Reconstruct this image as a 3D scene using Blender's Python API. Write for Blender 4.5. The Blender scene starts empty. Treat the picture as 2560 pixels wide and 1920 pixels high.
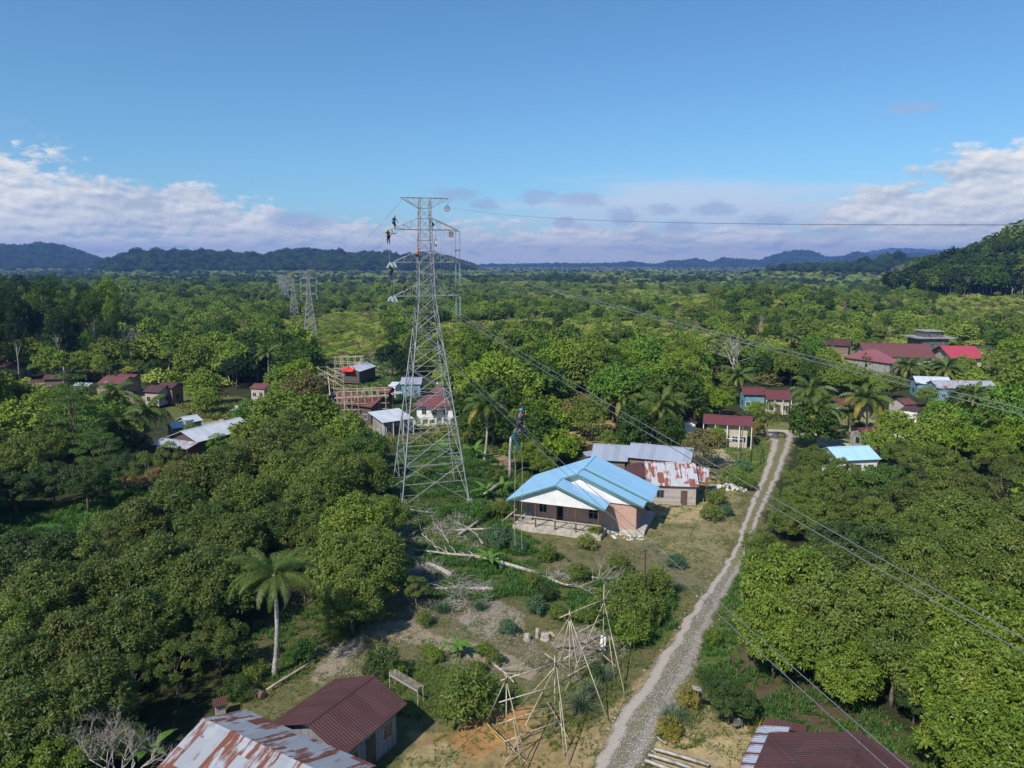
import bpy, math, random
import numpy as np
from math import radians, sin, cos, tan, pi, atan, atan2, hypot
from mathutils import Vector, Matrix, Quaternion
random.seed(7); np.random.seed(7)
S = bpy.context.scene
COL = S.collection

# ------------------------------------------------------------------ camera
CAMH, PITCH, FPX = 31.0, 9.3, 1808.0
cam = bpy.data.cameras.new('camera'); cam_o = bpy.data.objects.new('camera', cam); COL.objects.link(cam_o)
cam.sensor_fit = 'HORIZONTAL'; cam.sensor_width = 36.0; cam.lens = FPX/2560*36.0
cam.clip_start = 0.2; cam.clip_end = 40000
cam_o.location = (0, 0, CAMH); cam_o.rotation_euler = (radians(90-PITCH), 0, 0)
S.camera = cam_o
S.render.resolution_x, S.render.resolution_y = 1024, 768
S.view_settings.view_transform = 'Standard'; S.view_settings.look = 'None'
S.view_settings.gamma = 1.0; S.view_settings.use_curve_mapping = False
S.view_settings.exposure = EXPO = 0.10
S.cycles.volume_bounces = 0; S.cycles.max_bounces = 6; S.cycles.transparent_max_bounces = 8
S.cycles.diffuse_bounces = 3; S.cycles.glossy_bounces = 2; S.cycles.transmission_bounces = 3

# ------------------------------------------------------------------ sun and sky
SUN_EL = 46.0
SUN_DIR = Vector((-0.60*cos(radians(SUN_EL)), -0.80*cos(radians(SUN_EL)), sin(radians(SUN_EL)))).normalized()  # towards the sun
sl = bpy.data.lights.new('sun', 'SUN'); sl.energy = 4.9; sl.angle = radians(0.53); sl.color = (1.0, 0.94, 0.84)
so = bpy.data.objects.new('sun', sl); COL.objects.link(so)
so.rotation_euler = (-SUN_DIR).to_track_quat('-Z', 'Y').to_euler()

def ND(nt, typ, **kw):
    n = nt.nodes.new(typ)
    for k, v in kw.items():
        if k.startswith('i_'):
            key = k[2:]
            key = int(key) if key.isdigit() else key
            n.inputs[key].default_value = v
        else: setattr(n, k, v)
    return n
def MATH(nt, op, a, b=None, c=None, clamp=False):
    n = nt.nodes.new('ShaderNodeMath'); n.operation = op; n.use_clamp = clamp
    for i, v in enumerate((a, b, c)):
        if v is None: continue
        if isinstance(v, (int, float)): n.inputs[i].default_value = v
        else: nt.links.new(v, n.inputs[i])
    return n.outputs[0]
def MIX(nt, fac, a, b, typ='MIX'):
    n = nt.nodes.new('ShaderNodeMix'); n.data_type = 'RGBA'; n.blend_type = typ
    for s, v in ((n.inputs[0], fac), (n.inputs[6], a), (n.inputs[7], b)):
        if isinstance(v, (int, float)): s.default_value = v
        elif isinstance(v, tuple): s.default_value = (v+(1,))[:4]
        else: nt.links.new(v, s)
    return n.outputs[2]
def RAMP(nt, fac, lo, hi):
    n = nt.nodes.new('ShaderNodeMapRange'); n.clamp = True; n.interpolation_type = 'SMOOTHSTEP'
    n.inputs[1].default_value = lo; n.inputs[2].default_value = hi
    nt.links.new(fac, n.inputs[0]); return n.outputs[0]

W = bpy.data.worlds.new('World'); S.world = W; W.use_nodes = True
nt = W.node_tree; nt.nodes.clear(); L = nt.links.new
tc = ND(nt, 'ShaderNodeTexCoord'); sep = ND(nt, 'ShaderNodeSeparateXYZ'); L(tc.outputs['Generated'], sep.inputs[0])
sky = ND(nt, 'ShaderNodeTexSky'); sky.sky_type = 'NISHITA'; sky.sun_disc = False
sky.sun_elevation = radians(SUN_EL); sky.sun_rotation = atan2(SUN_DIR.x, SUN_DIR.y)
sky.altitude = 100; sky.air_density = 1.0; sky.dust_density = 0.4; sky.ozone_density = 2.2
# colours of the air by height above the horizon
el = MATH(nt, 'MULTIPLY', MATH(nt, 'ARCSINE', sep.outputs[2]), 57.2958)
az = MATH(nt, 'MULTIPLY', MATH(nt, 'ARCTAN2', sep.outputs[0], sep.outputs[1]), 57.2958)
hs = ND(nt, 'ShaderNodeHueSaturation', i_Saturation=1.05, i_Value=1.0); L(sky.outputs[0], hs.inputs['Color'])
skyc = MIX(nt, 1.0, hs.outputs[0], (0.77, 1.11, 1.28), 'MULTIPLY')
# cloud banks: noise in azimuth/elevation, more of it low down, with the big banks where they stand
uv = ND(nt, 'ShaderNodeCombineXYZ'); L(MATH(nt, 'MULTIPLY', az, 0.16), uv.inputs[0])
L(MATH(nt, 'MULTIPLY', MATH(nt, 'POWER', MATH(nt, 'MAXIMUM', el, 0.01), 0.8), 0.62), uv.inputs[1])
def fbm(vec, scale, detail, rough=0.55, off=(0, 0, 0)):
    m = ND(nt, 'ShaderNodeMapping'); m.inputs['Location'].default_value = off; L(vec, m.inputs[0])
    n = ND(nt, 'ShaderNodeTexNoise', i_Scale=scale, i_Detail=detail, i_Roughness=rough); L(m.outputs[0], n.inputs['Vector'])
    return n.outputs['Fac']
def blob(a0, e0, ra, re):
    da = MATH(nt, 'DIVIDE', MATH(nt, 'SUBTRACT', az, a0), ra); de = MATH(nt, 'DIVIDE', MATH(nt, 'SUBTRACT', el, e0), re)
    q = MATH(nt, 'ADD', MATH(nt, 'MULTIPLY', da, da), MATH(nt, 'MULTIPLY', de, de))
    return MATH(nt, 'SUBTRACT', 1.0, MATH(nt, 'SQRT', q), clamp=False)
blobs = None
for b in [(-38, 5.0, 8, 3.4), (-31, 3.8, 8, 2.3), (-25.5, 3.7, 7.5, 2.0), (-20.5, 2.8, 4, 1.5), (-44, 4, 8, 4), (34, 4.6, 6, 3.4), (38.5, 5.2, 7, 3.6), (44, 4, 9, 4),
          (26.5, 3.7, 4, 1.6), (30, 2.8, 8, 2.0), (18, 1.9, 6, 1.0), (9, 1.9, 5, 0.8), (2, 1.9, 4, 0.7), (-8, 1.9, 5, 0.8), (-15.5, 2.7, 3, 0.9), (5.5, 2.4, 3, .9), (60, 6, 14, 4), (-70, 6, 16, 5), (100, 8, 22, 6), (-120, 8, 25, 6)]:
    o = blob(*b); blobs = o if blobs is None else MATH(nt, 'MAXIMUM', blobs, o)
n1 = fbm(uv.outputs[0], 2.3, 9, 0.60)
n2 = fbm(uv.outputs[0], 6.5, 7, 0.62, (3, 5, 1))
nsum = MATH(nt, 'ADD', MATH(nt, 'MULTIPLY', MATH(nt, 'SUBTRACT', n1, 0.5), 1.7), MATH(nt, 'MULTIPLY', MATH(nt, 'SUBTRACT', n2, 0.5), 0.9))
low = MATH(nt, 'MULTIPLY', RAMP(nt, el, 5.2, 1.2), 0.62)
f = MATH(nt, 'MAXIMUM', MATH(nt, 'MULTIPLY', blobs, 0.9), MATH(nt, 'SUBTRACT', low, MATH(nt, 'ADD', 0.30, MATH(nt, 'MULTIPLY', RAMP(nt, el, 4.0, 8.0), 0.6))))
dens = MATH(nt, 'ADD', f, nsum)
mask = RAMP(nt, dens, -0.10, 0.30)
uv2 = ND(nt, 'ShaderNodeVectorMath', operation='ADD'); L(uv.outputs[0], uv2.inputs[0]); uv2.inputs[1].default_value = (-0.04, 0.11, 0)
n1b = fbm(uv2.outputs[0], 2.3, 9, 0.60); n2b = fbm(uv2.outputs[0], 6.5, 7, 0.62, (3, 5, 1))
relief = MATH(nt, 'ADD', MATH(nt, 'MULTIPLY', MATH(nt, 'SUBTRACT', n1, n1b), 3.0), MATH(nt, 'MULTIPLY', MATH(nt, 'SUBTRACT', n2, n2b), 0.55))
lit = MATH(nt, 'ADD', MATH(nt, 'ADD', relief, 0.50), MATH(nt, 'ADD', MATH(nt, 'MULTIPLY', RAMP(nt, el, 3.4, 0.2), 0.62), MATH(nt, 'MULTIPLY', MATH(nt, 'SUBTRACT', fbm(uv.outputs[0], 0.9, 3, .5, (7, 2, 0)), 0.5), 1.6)), clamp=True)
K = 10.0
shade_c = tuple(K*v for v in (0.50, 0.56, 0.64)); lit_c = tuple(K*v for v in (0.99, 0.96, 0.90))
cloudc = MIX(nt, lit, shade_c, lit_c)
# thin high veil low in the middle and right, hazy white towards the horizon
m3 = ND(nt, 'ShaderNodeMapping'); m3.inputs['Scale'].default_value = (0.35, 1.4, 1); m3.inputs['Rotation'].default_value = (0, 0, 0.06); L(uv.outputs[0], m3.inputs[0])
n3 = ND(nt, 'ShaderNodeTexNoise', i_Scale=1.6, i_Detail=6, i_Roughness=0.6); L(m3.outputs[0], n3.inputs['Vector'])
veil = MATH(nt, 'MULTIPLY', RAMP(nt, MATH(nt, 'ADD', n3.outputs['Fac'], MATH(nt, 'MULTIPLY', blob(14, 4.4, 17, 2.6), 0.5)), 0.45, 0.85), RAMP(nt, el, 9.5, 4.0))
skyv = MIX(nt, MATH(nt, 'MULTIPLY', veil, 0.85), skyc, tuple(K*v for v in (0.66, 0.74, 0.86)))
hz = MATH(nt, 'MULTIPLY', RAMP(nt, el, 5.5, -0.5), 0.45)
skyh = MIX(nt, hz, skyv, tuple(K*v for v in (0.62, 0.70, 0.82)))
fin = MIX(nt, MATH(nt, 'MULTIPLY', mask, 0.93), skyh, cloudc)
scr = None
for b in [(1.8, 5.1, 2.0, 0.8), (-4.6, 5.3, 2.6, .8), (-2.2, 4.6, 1.6, .8), (8.3, 3.6, 1.6, 0.9), (5, 5.0, 2.6, .8), (11.5, 4.2, 1.8, .6), (15.2, 4.1, 2.4, .7), (12.8, 2.9, 2.6, .7), (-16, 3.2, 3.2, .9), (3.9, 3.3, 1.2, .5), (27.3, 10.3, 2.4, .5), (19.0, 3.2, 3, .8)]:
    o = blob(*b); scr = o if scr is None else MATH(nt, 'MAXIMUM', scr, o)
smask = RAMP(nt, MATH(nt, 'ADD', scr, MATH(nt, 'MULTIPLY', nsum, 1.3)), 0.05, 0.65)
fin = MIX(nt, MATH(nt, 'MULTIPLY', smask, 0.62), fin, tuple(K*v for v in (0.36, 0.47, 0.68)))
bg = ND(nt, 'ShaderNodeBackground', i_Strength=0.10); L(fin, bg.inputs[0])
wo = ND(nt, 'ShaderNodeOutputWorld'); L(bg.outputs[0], wo.inputs[0])
W.cycles.sampling_method = 'MANUAL'; W.cycles.sample_map_resolution = 512

# ------------------------------------------------------------------ helpers
def ray(px, py):
    p = radians(PITCH); a = (px-1280)/FPX; b = (py-960)/FPX
    return a, cos(p)-b*sin(p), -(sin(p)+b*cos(p))
def G(px, py, z=0.0):
    "point of the place seen at a pixel of the photograph, on the level z"
    a, f, d = ray(px, py); t = (CAMH-z)/(-d); return Vector((a*t, f*t, z))
def AT(px, py, Y):
    "point seen at a pixel, at the distance Y in front of the camera"
    a, f, d = ray(px, py); t = Y/f; return Vector((a*t, Y, CAMH+d*t))
_p = radians(PITCH)
def project(x, y, z):
    dz = np.asarray(z)-CAMH
    dep = y*cos(_p)-dz*sin(_p); up = y*sin(_p)+dz*cos(_p)
    dep = np.where(dep > 0.1, dep, 0.1)
    return 1280+FPX*x/dep, 960-FPX*up/dep, dep
def inpoly(px, py, poly):
    px = np.asarray(px, float); py = np.asarray(py, float); r = np.zeros(px.shape, bool); n = len(poly)
    for i in range(n):
        x1, y1 = poly[i]; x2, y2 = poly[(i+1) % n]
        if y1 == y2: continue
        c = ((y1 > py) != (y2 > py)) & (px < (x2-x1)*(py-y1)/(y2-y1)+x1)
        r ^= c
    return r
def hashn(ix, iy, s=0):
    h = (ix*374761393+iy*668265263+s*974634777) & 0x7fffffff
    h = ((h ^ (h >> 13))*1274126177) & 0x7fffffff
    return (h & 0xffff)/65535.0
def vnoise(x, y, s=0):
    x = np.asarray(x, float); y = np.asarray(y, float)
    ix = np.floor(x).astype(np.int64); iy = np.floor(y).astype(np.int64); fx = x-ix; fy = y-iy
    fx = fx*fx*(3-2*fx); fy = fy*fy*(3-2*fy)
    a = hashn(ix, iy, s); b = hashn(ix+1, iy, s); c = hashn(ix, iy+1, s); d = hashn(ix+1, iy+1, s)
    return a+(b-a)*fx+(c-a)*fy+(a-b-c+d)*fx*fy
def fnoise(x, y, s=0, o=4):
    r = 0; a = 0.5; t = 0
    for k in range(o):
        r = r+a*vnoise(np.asarray(x)*2**k, np.asarray(y)*2**k, s+k*7); t += a; a *= 0.55
    return r/t

def tag(o, label=None, cat=None, group=None, kind=None):
    if label: o['label'] = label
    if cat: o['category'] = cat
    if group: o['group'] = group
    if kind: o['kind'] = kind
    return o
def empty(name, loc=(0, 0, 0), rz=0.0, label=None, cat=None, group=None):
    o = bpy.data.objects.new(name, None); COL.objects.link(o); o.location = loc; o.rotation_euler = (0, 0, rz)
    o.empty_display_size = 0.3
    return tag(o, label, cat, group)
def link(name, me, parent=None, mat=None):
    o = bpy.data.objects.new(name, me); COL.objects.link(o)
    if parent is not None: o.parent = parent
    return o
class MB:
    def __init__(s): s.v = []; s.f = []; s.uv = []
    def quad(s, a, b, c, d, uv=None):
        n = len(s.v); s.v += [tuple(a), tuple(b), tuple(c), tuple(d)]; s.f.append((n, n+1, n+2, n+3))
        s.uv += uv if uv else [(0, 0), (1, 0), (1, 1), (0, 1)]
    def poly(s, pts, uv=None):
        n = len(s.v); s.v += [tuple(p) for p in pts]; s.f.append(tuple(range(n, n+len(pts))))
        s.uv += uv if uv else [(p[0], p[2]) for p in pts]
    def box(s, lo, hi, rot=0.0, piv=None):
        x0, y0, z0 = lo; x1, y1, z1 = hi
        P = [Vector(p) for p in ((x0, y0, z0), (x1, y0, z0), (x1, y1, z0), (x0, y1, z0), (x0, y0, z1), (x1, y0, z1), (x1, y1, z1), (x0, y1, z1))]
        if rot:
            c = Vector(piv) if piv else (P[0]+P[6])/2; R = Matrix.Rotation(rot, 3, 'Z'); P = [R@(p-c)+c for p in P]
        dx, dy, dz = x1-x0, y1-y0, z1-z0
        for ids, w, h in (((0, 1, 5, 4), dx, dz), ((1, 2, 6, 5), dy, dz), ((2, 3, 7, 6), dx, dz), ((3, 0, 4, 7), dy, dz), ((4, 5, 6, 7), dx, dy), ((3, 2, 1, 0), dx, dy)):
            s.quad(*[P[i] for i in ids], uv=[(0, 0), (w, 0), (w, h), (0, h)])
        return s
    def bar(s, p, q, r, n=4, r2=None, cap=True):
        p = Vector(p); q = Vector(q); d = q-p; ln = d.length
        if ln < 1e-6: return s
        d.normalize(); a = d.orthogonal().normalized(); b = d.cross(a); r2 = r if r2 is None else r2
        k = len(s.v)
        for c, rr in ((p, r), (q, r2)):
            for i in range(n):
                t = 2*pi*i/n+pi/4; s.v.append(tuple(c+(a*cos(t)+b*sin(t))*rr))
        for i in range(n):
            j = (i+1) % n; s.f.append((k+i, k+j, k+n+j, k+n+i)); s.uv += [(i/n, 0), ((i+1)/n, 0), ((i+1)/n, ln), (i/n, ln)]
        if cap:
            s.f.append(tuple(k+n+i for i in range(n))); s.uv += [(0, 0)]*n
            s.f.append(tuple(k+n-1-i for i in range(n))); s.uv += [(0, 0)]*n
        return s
    def tube(s, pts, rad, n=6):
        pts = [Vector(p) for p in pts]
        if isinstance(rad, (int, float)): rad = [rad]*len(pts)
        k0 = len(s.v); ref = None
        for i, p in enumerate(pts):
            d = (pts[min(i+1, len(pts)-1)]-pts[max(i-1, 0)])
            if d.length < 1e-9: d = Vector((0, 0, 1))
            d.normalize()
            if ref is None: ref = d.orthogonal().normalized()
            ref = (ref-d*ref.dot(d)); ref = ref.normalized() if ref.length > 1e-6 else d.orthogonal().normalized()
            b = d.cross(ref)
            for j in range(n):
                t = 2*pi*j/n; s.v.append(tuple(p+(ref*cos(t)+b*sin(t))*rad[i]))
        for i in range(len(pts)-1):
            for j in range(n):
                j2 = (j+1) % n; a = k0+i*n
                s.f.append((a+j, a+j2, a+n+j2, a+n+j)); s.uv += [(j/n, i), ((j+1)/n, i), ((j+1)/n, i+1), (j/n, i+1)]
        s.f.append(tuple(k0+(len(pts)-1)*n+j for j in range(n))); s.uv += [(0, 0)]*n
        s.f.append(tuple(k0+n-1-j for j in range(n))); s.uv += [(0, 0)]*n
        return s
    def slab(s, a, b, c, d, th=0.06):
        "roof sheet: a,b on the ridge, c,d on the eave; uv in metres, v down the slope"
        a, b, c, d = map(Vector, (a, b, c, d)); n = (b-a).cross(d-a).normalized()
        if n.z < 0: n = -n
        w = (b-a).length; h = (d-a).length; ax = (b-a).normalized() if w > 1e-6 else (c-d).normalized()
        def U(p): r = p-a; return (r.dot(ax), (r-ax*r.dot(ax)).length)
        lo = [p-n*th for p in (a, b, c, d)]
        s.quad(a, b, c, d, uv=[U(a), U(b), U(c), U(d)])
        s.quad(lo[3], lo[2], lo[1], lo[0], uv=[U(d), U(c), U(b), U(a)])
        for p, q, r, t in ((a, b, lo[1], lo[0]), (b, c, lo[2], lo[1]), (c, d, lo[3], lo[2]), (d, a, lo[0], lo[3])):
            s.quad(q, p, t, r, uv=[(0, 0), (.1, 0), (.1, .05), (0, .05)])
        return s
    def mesh(s, name, mat, smooth=False):
        me = bpy.data.meshes.new(name); me.from_pydata(s.v, [], s.f)
        if s.uv:
            ul = me.uv_layers.new(name='UVMap'); ul.data.foreach_set('uv', np.array(s.uv, np.float32).ravel())
        if mat: me.materials.append(mat)
        if smooth: me.polygons.foreach_set('use_smooth', [True]*len(me.polygons))
        me.update(); return me
    def build(s, name, mat, parent=None, smooth=False):
        return link(name, s.mesh(name, mat, smooth), parent)

# ------------------------------------------------------------------ materials
LSPEC = {}
def newmat(name):
    m = bpy.data.materials.new(name); m.use_nodes = True; n = m.node_tree; n.nodes.clear()
    out = n.nodes.new('ShaderNodeOutputMaterial'); return m, n, out
def leafmat(name, c1, c2, c3=None, var=0.5, trans=0.22, rough=0.5, spec=0.35, tip=None):
    LSPEC[name] = (c1, c2, c3, var, trans)
    m, n, out = newmat(name); L = n.links.new
    oi = ND(n, 'ShaderNodeObjectInfo'); at = ND(n, 'ShaderNodeAttribute', attribute_name='tone')
    g = ND(n, 'ShaderNodeNewGeometry'); no = ND(n, 'ShaderNodeTexNoise', i_Scale=0.35, i_Detail=3); L(g.outputs['Position'], no.inputs['Vector'])
    f = MATH(n, 'ADD', MATH(n, 'MULTIPLY', oi.outputs['Random'], 0.5), MATH(n, 'MULTIPLY', no.outputs['Fac'], 0.6), clamp=True)
    f2 = MATH(n, 'ADD', MATH(n, 'MULTIPLY', f, var), MATH(n, 'MULTIPLY', at.outputs['Fac'], 1-var), clamp=True)
    c = MIX(n, f2, c1, c2)
    if c3: c = MIX(n, MATH(n, 'MULTIPLY', RAMP(n, at.outputs['Fac'], 0.80, 0.97), 0.8), c, c3)
    p = ND(n, 'ShaderNodeBsdfPrincipled', i_Roughness=rough); p.inputs['Specular IOR Level'].default_value = spec
    L(c, p.inputs['Base Color'])
    t = ND(n, 'ShaderNodeBsdfTranslucent'); tcx = MIX(n, 1.0, c, (1.15, 1.25, 0.55), 'MULTIPLY'); L(tcx, t.inputs[0])
    mx = ND(n, 'ShaderNodeMixShader'); mx.inputs[0].default_value = trans; L(p.outputs[0], mx.inputs[1]); L(t.outputs[0], mx.inputs[2])
    L(mx.outputs[0], out.inputs[0]); return m
def flat(name, col, rough=0.7, metal=0.0, var=0.15, scale=3.0, spec=0.3, coord='Object', bump=0.0, col2=None):
    m, n, out = newmat(name); L = n.links.new
    tcx = ND(n, 'ShaderNodeTexCoord'); no = ND(n, 'ShaderNodeTexNoise', i_Scale=scale, i_Detail=6, i_Roughness=0.65); L(tcx.outputs[coord], no.inputs['Vector'])
    dk = col2 if col2 else tuple(v*(1-var*1.6) for v in col)
    br = tuple(min(1, v*(1+var)) for v in col)
    c = MIX(n, RAMP(n, no.outputs['Fac'], 0.3, 0.7), dk, br)
    p = ND(n, 'ShaderNodeBsdfPrincipled', i_Roughness=rough, i_Metallic=metal); p.inputs['Specular IOR Level'].default_value = spec
    L(c, p.inputs['Base Color'])
    if bump:
        b = ND(n, 'ShaderNodeBump', i_Strength=bump, i_Distance=0.05); L(no.outputs['Fac'], b.inputs['Height']); L(b.outputs[0], p.inputs['Normal'])
    L(p.outputs[0], out.inputs[0]); return m
def roofmat(name, base, rust=(0.14, 0.05, 0.03), amount=0.3, sheet=0.25, rough=0.45, rib=0.20, metal=0.0, stain=0.15, sw=0.8, sh=2.4, bump=0.5, spec=0.4, streak=1.0):
    "corrugated sheets: uv in metres; u along the ridge, v down the slope"
    m, n, out = newmat(name); L = n.links.new
    tcx = ND(n, 'ShaderNodeTexCoord'); sp = ND(n, 'ShaderNodeSeparateXYZ'); L(tcx.outputs['UV'], sp.inputs[0]); u, v = sp.outputs[0], sp.outputs[1]
    su = MATH(n, 'FLOOR', MATH(n, 'DIVIDE', u, sw)); sv = MATH(n, 'FLOOR', MATH(n, 'ADD', MATH(n, 'DIVIDE', v, sh), MATH(n, 'MULTIPLY', MATH(n, 'MODULO', su, 2.0), 0.5)))
    cb = ND(n, 'ShaderNodeCombineXYZ'); L(su, cb.inputs[0]); L(sv, cb.inputs[1])
    wn = ND(n, 'ShaderNodeTexWhiteNoise'); L(cb.outputs[0], wn.inputs['Vector'])
    st = ND(n, 'ShaderNodeCombineXYZ'); L(MATH(n, 'MULTIPLY', u, 3.2), st.inputs[0]); L(MATH(n, 'MULTIPLY', v, 3.2/ (1+4.0*streak)), st.inputs[1]); L(wn.outputs['Value'], st.inputs[2])
    nr = ND(n, 'ShaderNodeTexNoise', i_Scale=1.0, i_Detail=8, i_Roughness=0.68); L(st.outputs[0], nr.inputs['Vector'])
    lg = ND(n, 'ShaderNodeTexNoise', i_Scale=0.35, i_Detail=3); L(tcx.outputs['UV'], lg.inputs['Vector'])
    r = MATH(n, 'ADD', MATH(n, 'MULTIPLY', MATH(n, 'SUBTRACT', nr.outputs['Fac'], 0.5), 2.2), MATH(n, 'ADD', MATH(n, 'MULTIPLY', MATH(n, 'SUBTRACT', wn.outputs['Value'], 0.5), 0.9), MATH(n, 'MULTIPLY', MATH(n, 'SUBTRACT', lg.outputs['Fac'], 0.5), 1.6)))
    rm = RAMP(n, MATH(n, 'ADD', r, amount*2-1), -0.12, 0.16)
    dark = tuple(x*(1-sheet) for x in base)
    c = MIX(n, wn.outputs['Value'], dark, base)
    c = MIX(n, MATH(n, 'MULTIPLY', RAMP(n, nr.outputs['Fac'], 0.45, 0.75), stain), c, tuple(x*0.45 for x in base))
    rc = MIX(n, nr.outputs['Fac'], tuple(x*0.6 for x in rust), tuple(min(1, x*1.7) for x in rust))
    c = MIX(n, rm, c, rc) if amount > 0 else c
    p = ND(n, 'ShaderNodeBsdfPrincipled', i_Roughness=rough, i_Metallic=metal); p.inputs['Specular IOR Level'].default_value = spec
    L(c, p.inputs['Base Color'])
    wv = MATH(n, 'SINE', MATH(n, 'MULTIPLY', u, 2*pi/rib))
    bp = ND(n, 'ShaderNodeBump', i_Strength=bump, i_Distance=0.03); L(MATH(n, 'MULTIPLY', wv, 0.5), bp.inputs['Height']); L(bp.outputs[0], p.inputs['Normal'])
    L(p.outputs[0], out.inputs[0]); return m
def plankmat(name, col, col2, pitch=0.2, vertical=False):
    m, n, out = newmat(name); L = n.links.new
    tcx = ND(n, 'ShaderNodeTexCoord'); sp = ND(n, 'ShaderNodeSeparateXYZ'); L(tcx.outputs['UV'], sp.inputs[0])
    k, o = (sp.outputs[0], sp.outputs[1]) if vertical else (sp.outputs[1], sp.outputs[0])
    fl = MATH(n, 'FLOOR', MATH(n, 'DIVIDE', k, pitch)); wn = ND(n, 'ShaderNodeTexWhiteNoise', noise_dimensions='1D'); L(fl, wn.inputs['W'])
    cb = ND(n, 'ShaderNodeCombineXYZ'); L(MATH(n, 'MULTIPLY', o, 1.2), cb.inputs[0]); L(MATH(n, 'MULTIPLY', k, 14), cb.inputs[1])
    no = ND(n, 'ShaderNodeTexNoise', i_Scale=1.0, i_Detail=5); L(cb.outputs[0], no.inputs['Vector'])
    f = MATH(n, 'ADD', MATH(n, 'MULTIPLY', wn.outputs['Value'], 0.5), MATH(n, 'MULTIPLY', no.outputs['Fac'], 0.6), clamp=True)
    c = MIX(n, f, col, col2); fr = MATH(n, 'FRACT', MATH(n, 'DIVIDE', k, pitch))
    c = MIX(n, MATH(n, 'MULTIPLY', MATH(n, 'LESS_THAN', fr, 0.10), 0.75), c, tuple(x*0.25 for x in col))
    p = ND(n, 'ShaderNodeBsdfPrincipled', i_Roughness=0.85); L(c, p.inputs['Base Color']); L(p.outputs[0], out.inputs[0]); return m
def brickmat(name):
    m, n, out = newmat(name); L = n.links.new
    tcx = ND(n, 'ShaderNodeTexCoord'); b = ND(n, 'ShaderNodeTexBrick', i_Scale=1.0); L(tcx.outputs['UV'], b.inputs['Vector'])
    b.inputs['Brick Width'].default_value = 0.24; b.inputs['Row Height'].default_value = 0.08; b.inputs['Mortar Size'].default_value = 0.010
    b.inputs['Color1'].default_value = (0.44, 0.20, 0.14, 1); b.inputs['Color2'].default_value = (0.60, 0.35, 0.26, 1); b.inputs['Mortar'].default_value = (0.42, 0.36, 0.32, 1)
    no = ND(n, 'ShaderNodeTexNoise', i_Scale=1.6, i_Detail=7, i_Roughness=0.7); L(tcx.outputs['UV'], no.inputs['Vector'])
    c = MIX(n, MATH(n, 'MULTIPLY', RAMP(n, no.outputs['Fac'], 0.45, 0.7), 0.5), b.outputs[0], (0.52, 0.36, 0.29))
    p = ND(n, 'ShaderNodeBsdfPrincipled', i_Roughness=0.9); L(c, p.inputs['Base Color']); L(p.outputs[0], out.inputs[0]); return m

M = {}
M['steel'] = flat('galvanised_steel', (0.30, 0.31, 0.32), 0.6, 0.05, 0.18, 1.5)
M['steel_dark'] = flat('weathered_steel', (0.30, 0.29, 0.28), 0.55, 0.3, 0.2, 2)
M['glass_ins'] = flat('insulator_glass', (0.42, 0.56, 0.57), 0.15, 0.0, 0.1, 4, spec=0.8)
M['wire'] = flat('aluminium_conductor', (0.26, 0.27, 0.29), 0.4, 0.5, 0.1, 1)
M['cable'] = flat('black_cable', (0.03, 0.03, 0.03), 0.6)
M['rope'] = flat('rope', (0.42, 0.42, 0.30), 0.9)
M['bamboo'] = flat('bamboo', (0.44, 0.38, 0.27), 0.7, 0, 0.3, 1.2, col2=(0.26, 0.21, 0.15))
M['bamboo_new'] = flat('fresh_bamboo', (0.52, 0.43, 0.30), 0.6, 0, 0.25, 1.0)
M['bark'] = flat('bark', (0.20, 0.16, 0.12), 0.9, 0, 0.35, 2.5, bump=0.5)
M['bark_pale'] = flat('pale_bark', (0.42, 0.38, 0.33), 0.9, 0, 0.3, 2.0, bump=0.4)
M['deadwood'] = flat('dead_wood', (0.38, 0.34, 0.30), 0.9, 0, 0.3, 3.0)
M['palm_trunk'] = flat('palm_bark', (0.40, 0.37, 0.32), 0.9, 0, 0.3, 4.0)
M['post'] = flat('dark_timber_post', (0.12, 0.08, 0.06), 0.8)
M['pole'] = flat('creosoted_pole', (0.07, 0.045, 0.035), 0.8)
M['pole_rust'] = flat('rusty_pole', (0.22, 0.09, 0.06), 0.7)
M['concrete'] = flat('concrete', (0.46, 0.42, 0.36), 0.9, 0, 0.2, 1.5)
M['concrete_dark'] = flat('mouldy_concrete', (0.13, 0.13, 0.13), 0.9, 0, 0.5, 1.2)
M['white'] = flat('white_paint', (0.78, 0.77, 0.76), 0.6, 0, 0.06, 1.0)
M['cream'] = flat('cream_paint', (0.46, 0.42, 0.32), 0.7, 0, 0.12, 1.0)
M['bluewall'] = flat('blue_painted_wall', (0.16, 0.32, 0.38), 0.7, 0, 0.15, 1.0)
M['tarp'] = flat('red_tarpaulin', (0.62, 0.04, 0.03), 0.5, 0, 0.2, 1.0)
M['dark'] = flat('dark_opening', (0.02, 0.02, 0.022), 0.5)
M['glasspane'] = flat('window_glass', (0.03, 0.04, 0.05), 0.1, spec=0.7)
M['wallgrey'] = flat('grey_weathered_wall', (0.30, 0.29, 0.27), 0.85, 0, 0.25, 1.2)
M['brick'] = brickmat('red_brick')
M['plank'] = plankmat('weathered_planks', (0.30, 0.25, 0.22), (0.52, 0.47, 0.43), 0.22)
M['plank_dark'] = plankmat('dark_planks', (0.055, 0.045, 0.04), (0.14, 0.115, 0.10), 0.2)
M['plank_brown'] = plankmat('brown_planks', (0.14, 0.09, 0.065), (0.27, 0.2, 0.15), 0.2)
M['plank_grey'] = plankmat('grey_upright_planks', (0.14, 0.14, 0.15), (0.30, 0.30, 0.31), 0.22, True)
M['sawn'] = flat('sawn_timber', (0.46, 0.38, 0.29), 0.8, 0, 0.2, 2)
M['cutend'] = flat('fresh_cut_wood', (0.55, 0.22, 0.10), 0.8, 0, 0.15, 6)
M['gravel'] = flat('grey_gravel_stone', (0.36, 0.34, 0.31), 0.9, 0, 0.25, 3)
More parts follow.
